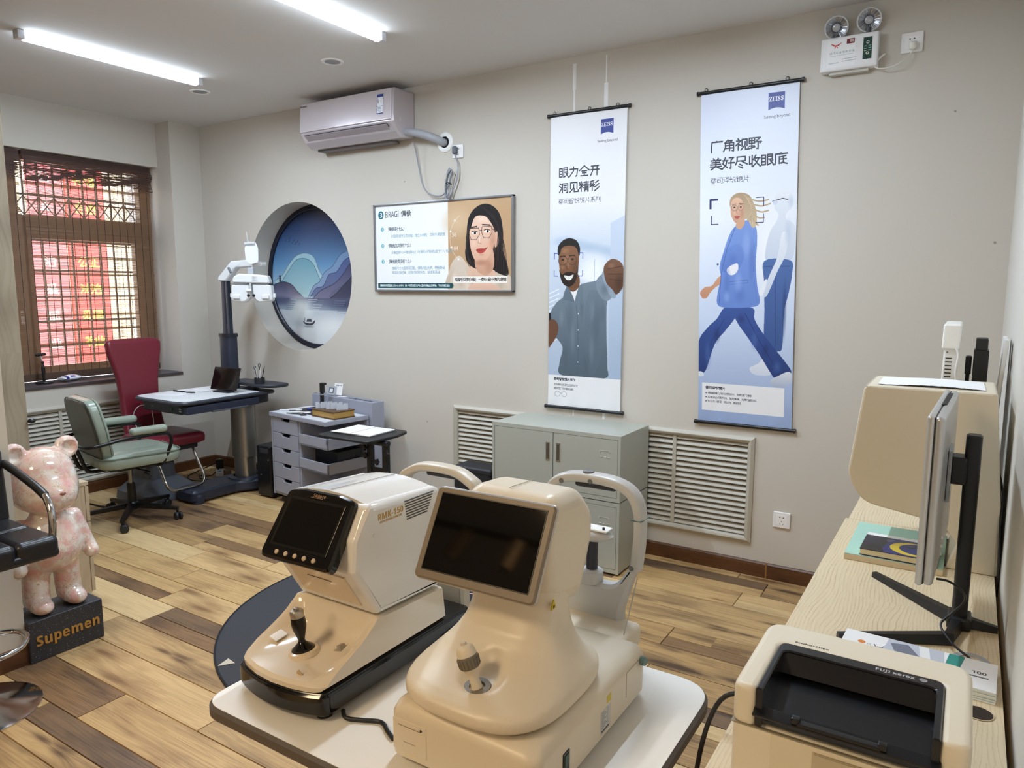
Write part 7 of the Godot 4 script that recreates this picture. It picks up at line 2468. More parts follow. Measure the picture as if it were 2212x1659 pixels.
# outline in (z, y) pushed along x between x0 and x1
func side_prism(poly: Array, x0: float, x1: float, bev: float, steps := 3) -> G:
	# local x = -z so that the outline keeps its handedness
	var q := g().at(Vector3.ZERO, Basis(vx(0, 0, 1), vx(0, 1, 0), vx(-1, 0, 0)))
	return q.prism(poly, -x1, -x0, bev, steps)

func refractometer():
	var B := vx(-1.115, TT, 2.76)
	var t := thing("autorefractor", "glossy white autorefractor with a black tilted screen and black joystick", "instrument", B)
	var white := mat(rgb(236, 234, 230), 0.14, 0.0, {"clearcoat_enabled": true, "clearcoat": 0.5, "clearcoat_roughness": 0.06})
	var cream := mat(rgb(226, 208, 180), 0.16, 0.0, {"clearcoat_enabled": true, "clearcoat": 0.5, "clearcoat_roughness": 0.06})
	var black := mat(rgb(14, 14, 16), 0.1)
	var yup := Basis(Vector3.RIGHT, -PI / 2)
	# black base, bowed at the front
	var plan := []
	for i in 9:
		var u := -1.0 + i / 4.0
		plan.append(Vector2(u * 0.128, -0.232 - 0.028 * (1 - u * u)))
	plan += v2([0.128, 0.245, -0.128, 0.245])
	plan = rounded(plan, [0.02, 0, 0, 0, 0, 0, 0, 0, 0.02, 0.02, 0.02], 4)
	put("base", g().at(vx(0, 0.012, 0), yup).prism(plan, 0.0, 0.042, 0.004), black, t)
	put("base_rim", g().at(vx(0, 0.05, 0), yup).prism(inset_poly(plan, 0.006), 0.0, 0.006, 0.002), mat(rgb(30, 30, 34), 0.2), t)
	for p in [vx(0.1, 0, 0.21), vx(-0.1, 0, 0.21), vx(0.1, 0, -0.21), vx(-0.1, 0, -0.21)]:
		put("rubber_foot", g().cyl(p + vx(0, 0.0065, 0), 0.016, 0.013, 16), mat(rgb(22, 22, 24), 0.8), t)
	# lower body: sections across x, the deck lower in the middle than at its cheeks
	var secs := []
	var xs := [-0.121, -0.119, -0.112, -0.1, -0.085, -0.05, 0.0, 0.05, 0.085, 0.1, 0.112, 0.119, 0.121]
	for x: float in xs:
		var e := smoothstep(0.07, 0.118, absf(x))
		var r := smoothstep(0.108, 0.121, absf(x)) * 0.008
		var bow := 0.026 * (1.0 - (x / 0.121) * (x / 0.121))
		var top := [
			[0.228 + bow - r, 0.058 + r], [0.229 + bow - r, 0.068], [0.222 + bow - r, 0.074], [0.19 + bow * 0.6, lerpf(0.0775, 0.088, e)], [0.16, lerpf(0.081, 0.1, e)], [0.13, lerpf(0.084, 0.113, e)], [0.108, lerpf(0.088, 0.125, e)],
			[0.095, lerpf(0.096, 0.135, e)], [0.085, lerpf(0.112, 0.142, e)], [0.078, lerpf(0.132, 0.148, e)], [0.072, 0.151 - r * 0.3], [0.0, 0.1465 - r * 0.3], [-0.13, 0.142 - r * 0.3], [-0.148 + r, 0.136], [-0.158 + r, 0.058 + r]]
		var ring := []
		for q in top:
			ring.append(vx(x, q[1], q[0]))
		secs.append(ring)
	put("lower_body", g().skin(secs), cream_white(), t, 32.0)
	# upper housing with a forward chin and a crowned top
	var prof := v2([0.072, 0.1535, 0.142, 0.266, 0.135, 0.33, 0.092, 0.394, -0.132, 0.382, -0.152, 0.36, -0.138, 0.146])
	put("housing", side_prism(rounded(prof, [0.012, 0.016, 0.02, 0.02, 0.02, 0.03, 0.01], 5), -0.12, 0.12, 0.014), white, t, 30.0)
	var crown := []
	for i in 9:
		var u := -1.0 + i / 4.0
		var ring := []
		for q in [[0.086, 0.394], [-0.125, 0.383]]:
			ring.append(vx(u * 0.106, q[1] + 0.014 * (1 - u * u) - 0.002, q[0]))
		crown.append(ring)
	var cr := g()
	for i in 8:
		cr.quad(crown[i][0], crown[i + 1][0], crown[i + 1][1], crown[i][1])
		for e in 2:
			var a: Vector3 = crown[i][e]
			var b: Vector3 = crown[i + 1][e]
			var y := 0.39 if e == 0 else 0.378
			if e == 0:
				cr.quad(vx(a.x, y, a.z), vx(b.x, y, b.z), b, a)
			else:
				cr.quad(a, b, vx(b.x, y, b.z), vx(a.x, y, a.z))
	put("top_cover", cr, white, t, 50.0)
	put("top_seam", g().at(vx(0.0, 0.402, -0.02), Basis(Vector3.RIGHT, -0.052)).box(Vector3.ZERO, vx(0.0016, 0.0012, 0.2)), mat(rgb(190, 186, 180), 0.4), t)
	# chin panel groove under the screen
	var slope := Basis(Vector3.RIGHT, 0.555)
	var pan := put("chin_panel", g().at(vx(0.0, 0.21, 0.1085), slope).rbox(Vector3.ZERO, vx(0.17, 0.09, 0.004), 0.0015), cream, t)
	put("chin_slot", g().at(vx(0.0, 0.226, 0.1215), slope).box(Vector3.ZERO, vx(0.07, 0.0015, 0.001)), mat(rgb(120, 112, 100), 0.5), pan)
	# black screen box
	var S := Transform3D(Basis(Vector3.UP, 0.028) * Basis(Vector3.RIGHT, -0.611), vx(-0.001, 0.345, 0.147))
	var sc := Node3D.new()
	sc.name = "screen"
	t.add_child(sc)
	sc.transform = S
	put("bezel", g().prism(rounded(v2([-0.1, -0.078, 0.1, -0.078, 0.094, 0.07, 0.05, 0.077, -0.05, 0.077, -0.094, 0.07]), [0.016, 0.016, 0.016, 0.03, 0.03, 0.016], 5), -0.026, 0.0, 0.005), black, sc)
	put("back_shell", g().prism(rounded(v2([-0.082, -0.058, 0.082, -0.058, 0.08, 0.06, -0.08, 0.06]), 0.012, 4), -0.05, -0.024, 0.006), black, sc)
	put("panel_frame", g().rbox(vx(0.0, 0.002, 0.0), vx(0.158, 0.108, 0.004), 0.0015), mat(rgb(20, 20, 23), 0.2), sc)
	put("display", g().box(vx(0, 0.002, 0.002), vx(0.146, 0.096, 0.0008)), mat(rgb(7, 7, 8), 0.08), sc)
	for i in 5:
		put("button", g().at(vx(-0.052 + i * 0.026, -0.063, 0.001)).sphere(Vector3.ZERO, vx(0.0052, 0.0052, 0.003), 14, 8), mat(rgb(206, 186, 160), 0.3), sc)
	var tm := TextMesh.new()
	tm.text = "Supore"
	tm.font = font(true)
	tm.font_size = 20
	tm.pixel_size = 0.00052
	tm.depth = 0.0008
	var tn := put_mesh("lettering", tm, mat(rgb(224, 190, 160), 0.2, 0.8), sc)
	tn.position = vx(0.0, 0.0655, 0.0008)
	put("logo_bar", g().box(vx(-0.006, 0.0602, 0.0006), vx(0.034, 0.001, 0.0006)), mat(rgb(224, 190, 160), 0.2, 0.8), sc)
	put("hinge_bracket", g().rbox(vx(0.06, 0.278, 0.118), vx(0.05, 0.02, 0.04), 0.004), black, t)
	# joystick
	var J := vx(-0.006, 0.083, 0.165)
	var js := Node3D.new()
	js.name = "joystick"
	t.add_child(js)
	js.position = J
	js.rotation = vx(0.06, 0, 0.13)
	put("collar", g().lathe([Vector2(0.0, -0.006), Vector2(0.034, -0.006), Vector2(0.03, 0.003), Vector2(0.024, 0.004)], 28), cream, js)
	put("boot", g().lathe([Vector2(0.0, 0.0), Vector2(0.023, 0.0), Vector2(0.0225, 0.008), Vector2(0.017, 0.012), Vector2(0.009, 0.018), Vector2(0.006, 0.024), Vector2(0, 0.024)], 24), black, js)
	put("grip", g().lathe([Vector2(0.006, 0.02), Vector2(0.0095, 0.034), Vector2(0.0145, 0.05), Vector2(0.0155, 0.062), Vector2(0.014, 0.073), Vector2(0, 0.073)], 24), mat(rgb(16, 15, 15), 0.3), js)
	put("cap", g().lathe([Vector2(0.0135, 0.072), Vector2(0.0142, 0.074), Vector2(0.0142, 0.085), Vector2(0.012, 0.088), Vector2(0.0, 0.088)], 24), mat(rgb(196, 190, 180), 0.28, 0.8), js)
	put("trigger", g().rbox(vx(0, 0.0905, 0), vx(0.01, 0.006, 0.008), 0.001), mat(rgb(180, 176, 168), 0.3, 0.8), js)
	# lock slider and white key on the deck
	var sl := put("lock_plate", g().at(vx(0.065, 0.0855, 0.125), Basis(Vector3.RIGHT, 0.12)).rbox(Vector3.ZERO, vx(0.03, 0.003, 0.018), 0.001), mat(rgb(176, 168, 156), 0.4), t)
	put("lock_slider", g().at(vx(0.062, 0.091, 0.125), Basis(Vector3.BACK, 0.3)).rbox(Vector3.ZERO, vx(0.01, 0.014, 0.016), 0.002), mat(rgb(168, 162, 152), 0.35, 0.3), sl)
	put("measure_key", g().at(vx(-0.088, 0.0915, 0.16), Basis(Vector3.RIGHT, 0.1) * Basis(Vector3.BACK, -0.25)).rbox(Vector3.ZERO, vx(0.022, 0.003, 0.032), 0.0012), mat(rgb(244, 244, 244), 0.25), t)
	# lettering and slots on the side
	var rk := TextMesh.new()
	rk.text = "RMK-150"
	rk.font = font(true)
	rk.font_size = 24
	rk.pixel_size = 0.0008
	rk.depth = 0.0006
	var rn := put_mesh("lettering", rk, mat(rgb(206, 164, 92), 0.35, 0.3), t)
	rn.position = vx(0.1202, 0.363, 0.03)
	rn.rotation = vx(0, PI / 2, 0)
	var ar := TextMesh.new()
	ar.text = "AUTO REFRACTOMETER"
	ar.font = font(true)
	ar.font_size = 16
	ar.pixel_size = 0.00038
	ar.depth = 0.0005
	var an := put_mesh("lettering", ar, mat(rgb(206, 164, 92), 0.35, 0.3), t)
	an.position = vx(0.1202, 0.351, 0.03)
	an.rotation = vx(0, PI / 2, 0)
	for i in 8:
		put("vent_slot", g().at(vx(0.1198, 0.376 - i * 0.0058, -0.062 + i * 0.001), Basis(Vector3.RIGHT, 0.0)).rbox(Vector3.ZERO, vx(0.003, 0.0028, 0.098 - i * 0.004), 0.0008), mat(rgb(96, 94, 90), 0.7), t)
	put("cover_plug", g().at(vx(0.1202, 0.328, 0.08), Basis(Vector3.BACK, PI / 2)).cyl(Vector3.ZERO, 0.005, 0.001, 14), mat(rgb(222, 220, 216), 0.3), t)
	put("tape_mark", g().at(vx(0.05, 0.0745, 0.226), Basis(Vector3.RIGHT, 0.1)).prism(v2([-0.008, -0.008, 0.007, -0.009, 0.008, 0.006, 0.001, 0.012, -0.006, 0.007]), -0.0004, 0.0004), mat(rgb(196, 172, 132), 0.5), t).rotation = Vector3.ZERO
	chin_rest(t, vx(0.0, 0.0, -0.29), 0.115, 0.375, mat(rgb(206, 196, 178), 0.35), false)

func cream_white() -> StandardMaterial3D:
	return mat(rgb(230, 218, 198), 0.15, 0.0, {"clearcoat_enabled": true, "clearcoat": 0.5, "clearcoat_roughness": 0.06})

# forehead frame: pillar below, hoop above; local z = 0 in its middle
func chin_rest(parent: Node3D, at: Vector3, hw: float, top: float, m: Material, full: bool):
	var c := Node3D.new()
	c.name = "chin_rest"
	parent.add_child(c, true)
	c.position = at
	var by := 0.155
	var pil := rounded(v2([-hw * 0.75, 0.012, hw * 0.72, 0.012, hw * 0.7, 0.1, hw * 0.98, 0.2, hw * 0.9, 0.21, hw * 0.55, by, -hw * 0.55, by, -hw * 0.9, 0.21, -hw * 0.98, 0.2, -hw * 0.72, 0.1]), [0.006, 0.006, 0.06, 0.01, 0.01, 0.04, 0.04, 0.01, 0.01, 0.06], 5)
	put("pillar", g().prism(pil, -0.02, 0.02, 0.008), m, c, 35.0)
	# hoop swept with an oval section
	var path := []
	for q in [[0.95, 0.2], [1.0, 0.245], [1.02, 0.3], [0.98, 0.34], [0.82, top - 0.02], [0.5, top - 0.004], [0.0, top], [-0.5, top - 0.004], [-0.82, top - 0.02], [-0.98, 0.34], [-1.02, 0.3], [-1.0, 0.245], [-0.95, 0.2]]:
		path.append(vx(q[0] * hw, q[1], 0))
	path = curve(path, 4)
	var rings := []
	for i in path.size():
		var d: Vector3 = (path[mini(i + 1, path.size() - 1)] - path[maxi(i - 1, 0)]).normalized()
		var side := d.cross(Vector3.BACK)
		var ring := []
		for k in 14:
			var a := TAU * k / 14
			var e := Vector2(signf(cos(a)) * pow(absf(cos(a)), 0.7), signf(sin(a)) * pow(absf(sin(a)), 0.7))
			ring.append(path[i] + side * e.x * 0.0115 + vx(0, 0, e.y * 0.022))
		rings.append(ring)
	put("hoop", g().skin(rings), m, c, 60.0)
	put("forehead_pad", g().rbox(vx(0, top - 0.018, -0.014), vx(hw * 0.9, 0.02, 0.016), 0.006, 2), mat(rgb(60, 60, 64), 0.6), c)
	if full:
		var plug := mat(rgb(110, 112, 114), 0.5)
		for p in [[-0.62, top - 0.012], [0.02, top - 0.004], [0.93, 0.208], [0.42, 0.05]]:
			put("screw_cap", g().at(vx(p[0] * hw, p[1], 0.0212), Basis(Vector3.RIGHT, PI / 2)).cyl(Vector3.ZERO, 0.0058, 0.002, 16), plug, c)
		put("height_cap", g().lathe([Vector2(0, 0), Vector2(0.014, 0), Vector2(0.012, 0.006), Vector2(0, 0.007)], 20), plug, c).position = vx(-0.012, top + 0.008, 0)
		put("canthus_mark", g().box(vx(hw * 1.005, 0.315, 0.0), vx(0.025, 0.0014, 0.0445)), mat(rgb(60, 110, 116), 0.5), c)
	# chin support on a dark post
	put("support_collar", g().lathe([Vector2(0, 0.15), Vector2(0.026, 0.15), Vector2(0.026, 0.175), Vector2(0.02, 0.18), Vector2(0, 0.18)], 20), m, c)
	put("support_post", g().rod(vx(0, 0.17, 0), vx(0, 0.25, 0), 0.013, 14), mat(rgb(40, 42, 52), 0.35), c)
	put("chin_cup", g().sphere(vx(0, 0.26, 0.0), vx(0.05, 0.014, 0.034), 20, 10), m, c)
	put("paper_pad", g().rbox(vx(0.012, 0.275, 0), vx(0.06, 0.004, 0.036), 0.0015), mat(rgb(244, 244, 242), 0.6), c)
	put("pad_pin", g().cyl(vx(0.03, 0.279, 0.006), 0.003, 0.006, 10), mat(rgb(50, 50, 52), 0.5), c)

const SLIDE := [[0.118, 0.140, 0.155, 0.064], [0.122, 0.150, 0.166, 0.064], [0.134, 0.153, 0.170, 0.064], [0.146, 0.152, 0.168, 0.063], [0.153, 0.149, 0.160, 0.061], [0.159, 0.144, 0.146, 0.057], [0.168, 0.136, 0.124, 0.049], [0.18, 0.125, 0.102, 0.039], [0.197, 0.111, 0.083, 0.028], [0.22, 0.098, 0.07, 0.018], [0.248, 0.09, 0.063, 0.011], [0.28, 0.087, 0.06, 0.008], [0.34, 0.087, 0.059, 0.006]]
func slide_sdf(p: Vector3) -> float:
	var i := 0
	while i < SLIDE.size() - 2 and p.y > SLIDE[i + 1][0]:
		i += 1
	var a: Array = SLIDE[i]
	var b: Array = SLIDE[i + 1]
	var f := clampf((p.y - a[0]) / (b[0] - a[0]), 0.0, 1.0)
	var rx := lerpf(a[1], b[1], f)
	var rz := lerpf(a[2], b[2], f)
	var x := absf(p.x + 0.012) / rx
	var z := absf(p.z - lerpf(a[3], b[3], f)) / rz
	var d := (pow(x * x * x + z * z * z, 1.0 / 3.0) - 1.0) * minf(rx, rz) * 0.6
	d = maxf(d, maxf(0.118 - p.y, p.y - 0.32))
	# dish
	var q := p - vx(0.003, 0.2265, 0.172)
	return maxf(d, 0.07 - q.length())

func tonometer():
	var B := vx(-0.665, TT, 2.78)
	var t := thing("tonometer", "matt cream tonometer with a wide tilted screen and grey-ringed joystick", "instrument", B)
	var cream := mat(rgb(228, 217, 196), 0.34)
	var grey := mat(rgb(128, 116, 100), 0.4)
	# base with its side pocket
	var bs := []
	for q in [[0.013, 0.006], [0.016, 0.0], [0.09, 0.0], [0.104, 0.006], [0.111, 0.018], [0.113, 0.034]]:
		bs.append(place_ring(rrect(Vector2.ZERO, Vector2(0.304 - q[1] * 2, 0.445 - q[1] * 2), 0.024, 5), vx(-0.002, q[0], 0.0)))
	put("base", g().skin(bs), cream, t, 50.0)
	for p in [vx(0.11, 0, 0.18), vx(-0.11, 0, 0.19), vx(0.11, 0, -0.18), vx(-0.11, 0, -0.18)]:
		put("rubber_foot", g().cyl(p + vx(0, 0.0068, 0), 0.014, 0.0135, 16), mat(rgb(30, 30, 32), 0.8), t)
	# battery door outline, button, switch and labels
	var door := put("side_door", g().rbox(vx(-0.105, 0.056, 0.2226), vx(0.074, 0.058, 0.0022), 0.001), cream, t)
	put("door_slot", g().box(vx(-0.105, 0.075, 0.2238), vx(0.05, 0.0013, 0.0006)), mat(rgb(150, 138, 118), 0.5), door)
	put("door_grip", g().box(vx(-0.105, 0.046, 0.2238), vx(0.026, 0.001, 0.0006)), mat(rgb(160, 148, 128), 0.5), door)
	put("lock_dot", g().at(vx(-0.079, 0.078, 0.2238), Basis(Vector3.RIGHT, PI / 2)).cyl(Vector3.ZERO, 0.0024, 0.001, 12), mat(rgb(24, 24, 24), 0.5), door)
	var sw := put("power_switch", g().rbox(vx(0.1505, 0.05, 0.128), vx(0.003, 0.04, 0.022), 0.001), mat(rgb(26, 28, 28), 0.3), t)
	put("switch_rocker", g().rbox(vx(0.1518, 0.056, 0.128), vx(0.003, 0.02, 0.015), 0.001), mat(rgb(28, 70, 50), 0.3), sw)
	var lp := P.new(120, 160, rgb(206, 206, 204), Vector2(12, 16))
	for i in 9:
		lp.rect(1, 1 + i * 1.3, 3.2 + (i * 7 % 5), 0.5, rgb(120, 122, 124))
		lp.rect(7.5, 1 + i * 1.3, 1.6 + (i * 3 % 3), 0.5, rgb(140, 142, 144))
	lp.rect(1, 13.4, 9, 1.4, rgb(70, 72, 76))
	var lq := g()
	lq.uvquad(vx(0.1503, 0.022, -0.005), vx(0.1503, 0.022, -0.048), vx(0.1503, 0.068, -0.048), vx(0.1503, 0.068, -0.005))
	put("rating_label", lq, print_mat(lp, 0.5), t)
	put("yellow_label", g().box(vx(0.1503, 0.08, -0.04), vx(0.0006, 0.014, 0.018)), mat(rgb(214, 196, 70), 0.5), t)
	put("pocket_seam", g().box(vx(0.1502, 0.065, -0.12), vx(0.0006, 0.05, 0.0014)), mat(rgb(176, 164, 144), 0.5), t)
	put("pocket_seam", g().box(vx(0.1502, 0.09, -0.16), vx(0.0006, 0.0014, 0.08)), mat(rgb(176, 164, 144), 0.5), t)
	put("drive_knob", g().at(vx(0.156, 0.085, -0.19), Basis(Vector3.BACK, PI / 2)).cyl(Vector3.ZERO, 0.009, 0.014, 14, 0.003), mat(rgb(110, 140, 140), 0.4), t)
	# sliding body: deep at the bottom, neck at the top, with a round dish for the joystick
	put("sliding_body", g().nets(vx(-0.18, 0.108, -0.13), vx(0.156, 0.334, 0.252), 0.0062, slide_sdf), cream, t, 80.0)
	put("body_gap", g().at(vx(-0.012, 0.1145, 0.05)).skin([ring_y(Vector3.ZERO, 0.13, 0.145, 36, 3.4), ring_y(vx(0, 0.004, 0), 0.13, 0.145, 36, 3.4)]), mat(rgb(70, 64, 56), 0.7), t)
	# head behind the screen
	var prof := v2([0.03, 0.262, 0.062, 0.3, 0.075, 0.42, 0.02, 0.464, -0.075, 0.458, -0.128, 0.404, -0.126, 0.35, -0.075, 0.24])
	put("head", side_prism(rounded(prof, [0.03, 0.04, 0.045, 0.045, 0.05, 0.05, 0.06, 0.04], 6), -0.12, 0.076, 0.03, 4), cream, t, 40.0)
	put("head_seam", g().at(vx(-0.03, 0.4632, -0.025), Basis(Vector3.RIGHT, -0.06)).box(Vector3.ZERO, vx(0.0012, 0.0012, 0.09)), mat(rgb(176, 166, 148), 0.5), t)
	put("warning_sign", g().at(vx(0.0785, 0.268, 0.045), Basis(Vector3.UP, PI / 2)).prism(v2([-0.009, 0.0, 0.009, 0.0, 0.0, 0.017]), -0.002, 0.0005), mat(rgb(214, 190, 50), 0.5), t)
	put("warning_mark", g().at(vx(0.0793, 0.2725, 0.045), Basis(Vector3.UP, PI / 2)).box(Vector3.ZERO, vx(0.005, 0.005, 0.0004)), mat(rgb(40, 38, 30), 0.5), t)
	# wide screen
	var S := Transform3D(Basis(Vector3.UP, 0.022) * Basis(Vector3.RIGHT, -0.503), vx(-0.035, 0.386, 0.1))
	var sc := Node3D.new()
	sc.name = "screen"
	t.add_child(sc)
	sc.transform = S
	put("frame", g().prism(rrect(Vector2.ZERO, Vector2(0.25, 0.17), 0.01, 5), -0.014, 0.0, 0.003), grey, sc)
	put("frame_edge", g().prism(rrect(Vector2.ZERO, Vector2(0.253, 0.173), 0.011, 5), -0.012, -0.006, 0.002), mat(rgb(196, 194, 190), 0.3, 0.4), sc)
	put("inner_frame", g().rbox(vx(0, 0.002, 0.0), vx(0.224, 0.144, 0.002), 0.0009), mat(rgb(34, 32, 30), 0.4), sc)
	put("display", g().box(vx(0, 0.002, 0.0011), vx(0.22, 0.14, 0.0008)), mat(rgb(10, 9, 9), 0.05), sc)
	put("screen_mount", g().rbox(vx(0.0, -0.03, -0.04), vx(0.09, 0.07, 0.06), 0.012, 2), cream, sc)
	# joystick in its round dish
	var J := vx(0.003, 0.156, 0.172)
	var js := Node3D.new()
	js.name = "joystick"
	t.add_child(js)
	js.position = J
	js.rotation = vx(0.12, 0, 0.0)
	put("seat_ring", g().lathe([Vector2(0.013, 0.001), Vector2(0.014, 0.006), Vector2(0.023, 0.006), Vector2(0.025, 0.002)], 32), mat(rgb(120, 114, 102), 0.4), js)
	var st := Node3D.new()
	st.name = "stick"
	js.add_child(st)
	st.rotation = vx(-0.08, 0, 0.34)
	st.scale = Vector3.ONE * 0.88
	put("stem", g().lathe([Vector2(0.0, 0.0), Vector2(0.0115, 0.002), Vector2(0.0095, 0.02), Vector2(0.0125, 0.034), Vector2(0.018, 0.044), Vector2(0.0, 0.044)], 28), cream, st)
	put("ring", g().lathe([Vector2(0.0175, 0.043), Vector2(0.0205, 0.046), Vector2(0.0212, 0.064), Vector2(0.0195, 0.068), Vector2(0.0, 0.068)], 36), mat(rgb(118, 110, 96), 0.5), st)
	for k in 18:
		var a := TAU * k / 18
		put("ring_rib", g().rod(vx(cos(a) * 0.0207, 0.047, sin(a) * 0.0207), vx(cos(a) * 0.0212, 0.064, sin(a) * 0.0212), 0.0009, 5), mat(rgb(104, 97, 84), 0.5), st)
	put("knob", g().lathe([Vector2(0.0195, 0.067), Vector2(0.0195, 0.074), Vector2(0.0165, 0.083), Vector2(0.01, 0.088), Vector2(0.0, 0.089)], 30), cream, st)
	put("trigger", g().lathe([Vector2(0.0065, 0.086), Vector2(0.006, 0.0935), Vector2(0.0, 0.0945)], 18), mat(rgb(214, 200, 176), 0.35), st)
	# forehead frame on a rear shelf
	put("rear_shelf", g().rbox(vx(0.0, 0.075, -0.26), vx(0.2, 0.05, 0.12), 0.012, 2), cream, t)
	chin_rest(t, vx(-0.022, 0.02, -0.315), 0.112, 0.39, mat(rgb(196, 196, 194), 0.36), true)
	put("hanging_cord", g().rod(vx(0.088, 0.2, -0.315), vx(0.09, 0.08, -0.23), 0.0012, 6), mat(rgb(190, 184, 172), 0.5), t)

# ---------------------------------------------------------------- desk along the right wall
const DT := 0.75

func build_desk():
	var tex := turned(ash(1024, 512, 61, rgb(224, 206, 172), rgb(172, 144, 108)))
	var om := wood_mat(tex, 1.6, 0.7, 0.45)
	var d := thing("desk", "pale oak desk along the plain side wall", "desk", vx(-0.11, 0.0, 2.3))
	var plan := g()
	put("worktop", g().rbox(vx(0.0, DT - 0.0125, 0.05), vx(0.43, 0.025, 2.33), 0.0015), om, d)
	put("worktop", g().rbox(vx(0.004, DT - 0.0135, -1.4), vx(0.42, 0.025, 0.56), 0.0015), om, d)
	for z in [-1.66, -1.09, 1.2]:
		put("side_panel", g().rbox(vx(0.0, (DT - 0.025) / 2, z), vx(0.4, DT - 0.025, 0.025), 0.0015), om, d)
	put("modesty_panel", g().rbox(vx(0.19, 0.45, -0.2), vx(0.018, 0.5, 2.7), 0.0015), om, d)
	put("cable_grommet", g().lathe([Vector2(0.022, 0.0), Vector2(0.023, 0.003), Vector2(0.036, 0.003), Vector2(0.038, 0.0)], 28), mat(rgb(168, 170, 172), 0.4), d).position = vx(0.162, DT, -0.186)
	put("cable_hole", g().cyl(vx(0.174, DT + 0.0006, 0.035), 0.026, 0.0012, 24), mat(rgb(46, 34, 24), 0.9), d)
	put("hole_wall", g().at(vx(0.174, DT + 0.001, 0.035)).lathe([Vector2(0.024, 0.0), Vector2(0.0255, 0.0012), Vector2(0.027, 0.0)], 24), mat(rgb(206, 186, 150), 0.5), d)
	printer()
	monitor()
	lens_machine()
	desk_papers()

func printer():
	var t := thing("laser_printer", "cream laser printer with a black paper tray on the desk", "printer", vx(-0.114, DT, 2.705))
	var cream := mat(rgb(232, 224, 204), 0.42)
	var front := mat(rgb(226, 216, 192), 0.45)
	var black := mat(rgb(22, 24, 30), 0.22)
	var yup := Basis(Vector3.RIGHT, -PI / 2)
	# plan is drawn in (x, -z): +y is the back
	put("body", g().rbox(vx(0, 0.078, 0.0), vx(0.312, 0.125, 0.242), 0.012, 2), cream, t)
	var shell := rounded(v2([-0.156, -0.124, -0.119, -0.124, -0.119, 0.045, 0.118, 0.045, 0.118, -0.124, 0.156, -0.124, 0.156, 0.124, -0.156, 0.124]), [0.02, 0.014, 0.012, 0.012, 0.014, 0.02, 0.035, 0.035], 6)
	put("top_shell", g().at(vx(0, 0.135, 0), yup).prism(shell, 0.0, 0.066, 0.01, 3), cream, t, 32.0)
	put("shell_seam", g().rbox(vx(0, 0.1365, 0.0005), vx(0.3135, 0.002, 0.2445), 0.0009), mat(rgb(150, 140, 118), 0.6), t)
	# black tray well
	var rim := v2([-0.121, -0.124, -0.111, -0.124, -0.111, 0.02, 0.11, 0.02, 0.11, -0.124, 0.12, -0.124, 0.12, 0.047, -0.121, 0.047])
	put("tray_rim", g().at(vx(0, 0.14, 0), yup).prism(rounded(rim, [0, 0, 0.012, 0.012, 0, 0, 0.016, 0.016], 5), 0.0, 0.0625, 0.002), black, t)
	put("tray_back_slope", g().at(vx(-0.0005, 0.184, -0.011), Basis(Vector3.RIGHT, -0.7)).rbox(Vector3.ZERO, vx(0.222, 0.034, 0.006), 0.001), black, t)
	put("tray_floor", g().at(vx(0, 0.158, 0.045), Basis(Vector3.RIGHT, 0.1)).box(Vector3.ZERO, vx(0.226, 0.004, 0.155)), black, t)
	put("paper_exit", g().box(vx(0, 0.168, -0.0335), vx(0.21, 0.016, 0.003)), black, t)
	var lip := put("tray_lip", g().at(vx(0.0, 0.166, 0.1245), Basis(Vector3.RIGHT, 0.35)).rbox(Vector3.ZERO, vx(0.246, 0.005, 0.02), 0.0015), black, t)
	put("lip_stopper", g().rbox(vx(-0.005, 0.168, 0.128), vx(0.11, 0.006, 0.012), 0.0015), mat(rgb(16, 17, 20), 0.3), lip)
	for x in [-0.062, 0.052]:
		put("stopper_hinge", g().rbox(vx(x, 0.171, 0.127), vx(0.012, 0.01, 0.012), 0.002), black, lip)
	# front
	put("front_panel", g().rbox(vx(0.02, 0.098, 0.1215), vx(0.232, 0.074, 0.004), 0.0012), front, t)
	put("grip_recess", g().rbox(vx(0.005, 0.115, 0.1238), vx(0.085, 0.026, 0.0016), 0.0007), mat(rgb(196, 184, 158), 0.5), t)
	put("grip_lip", g().rbox(vx(0.005, 0.1265, 0.1245), vx(0.08, 0.003, 0.003), 0.001), mat(rgb(170, 156, 128), 0.5), t)
	put("paper_slot", g().box(vx(0.02, 0.036, 0.1212), vx(0.23, 0.046, 0.002)), mat(rgb(22, 21, 20), 0.8), t)
	put("paper_guide", g().rbox(vx(-0.07, 0.03, 0.124), vx(0.012, 0.03, 0.008), 0.002), mat(rgb(206, 196, 172), 0.5), t)
	put("paper_stack", g().rbox(vx(0.03, 0.02, 0.124), vx(0.19, 0.008, 0.008), 0.001), mat(rgb(236, 234, 228), 0.6), t)
	put("power_button", g().at(vx(0.143, 0.118, 0.1205), Basis(Vector3.RIGHT, PI / 2)).cyl(Vector3.ZERO, 0.007, 0.004, 20, 0.001), cream, t)
	for f in [-0.12, 0.12]:
		put("foot", g().rbox(vx(f, 0.0085, 0.0), vx(0.03, 0.017, 0.2), 0.003), mat(rgb(60, 58, 54), 0.7), t)
	var a := TextMesh.new()
	a.text = "FUJI xerox"
	a.font = font(true)
	a.font_size = 20
	a.pixel_size = 0.00056
	a.depth = 0.0006
	var an := put_mesh("lettering", a, mat(rgb(186, 188, 194), 0.35), t)
	an.position = vx(0.052, 0.2028, -0.0335)
	an.rotation = vx(-PI / 2, 0, 0)
	put("emblem", g().cyl(vx(0.091, 0.2029, -0.0335), 0.0055, 0.0006, 20), mat(rgb(176, 178, 184), 0.3, 0.4), t)
	put("emblem_stripe", g().at(vx(0.091, 0.2033, -0.0335), Basis(Vector3.UP, 0.7)).box(Vector3.ZERO, vx(0.009, 0.0003, 0.0016)), mat(rgb(60, 62, 70), 0.4), t)
	var b := TextMesh.new()
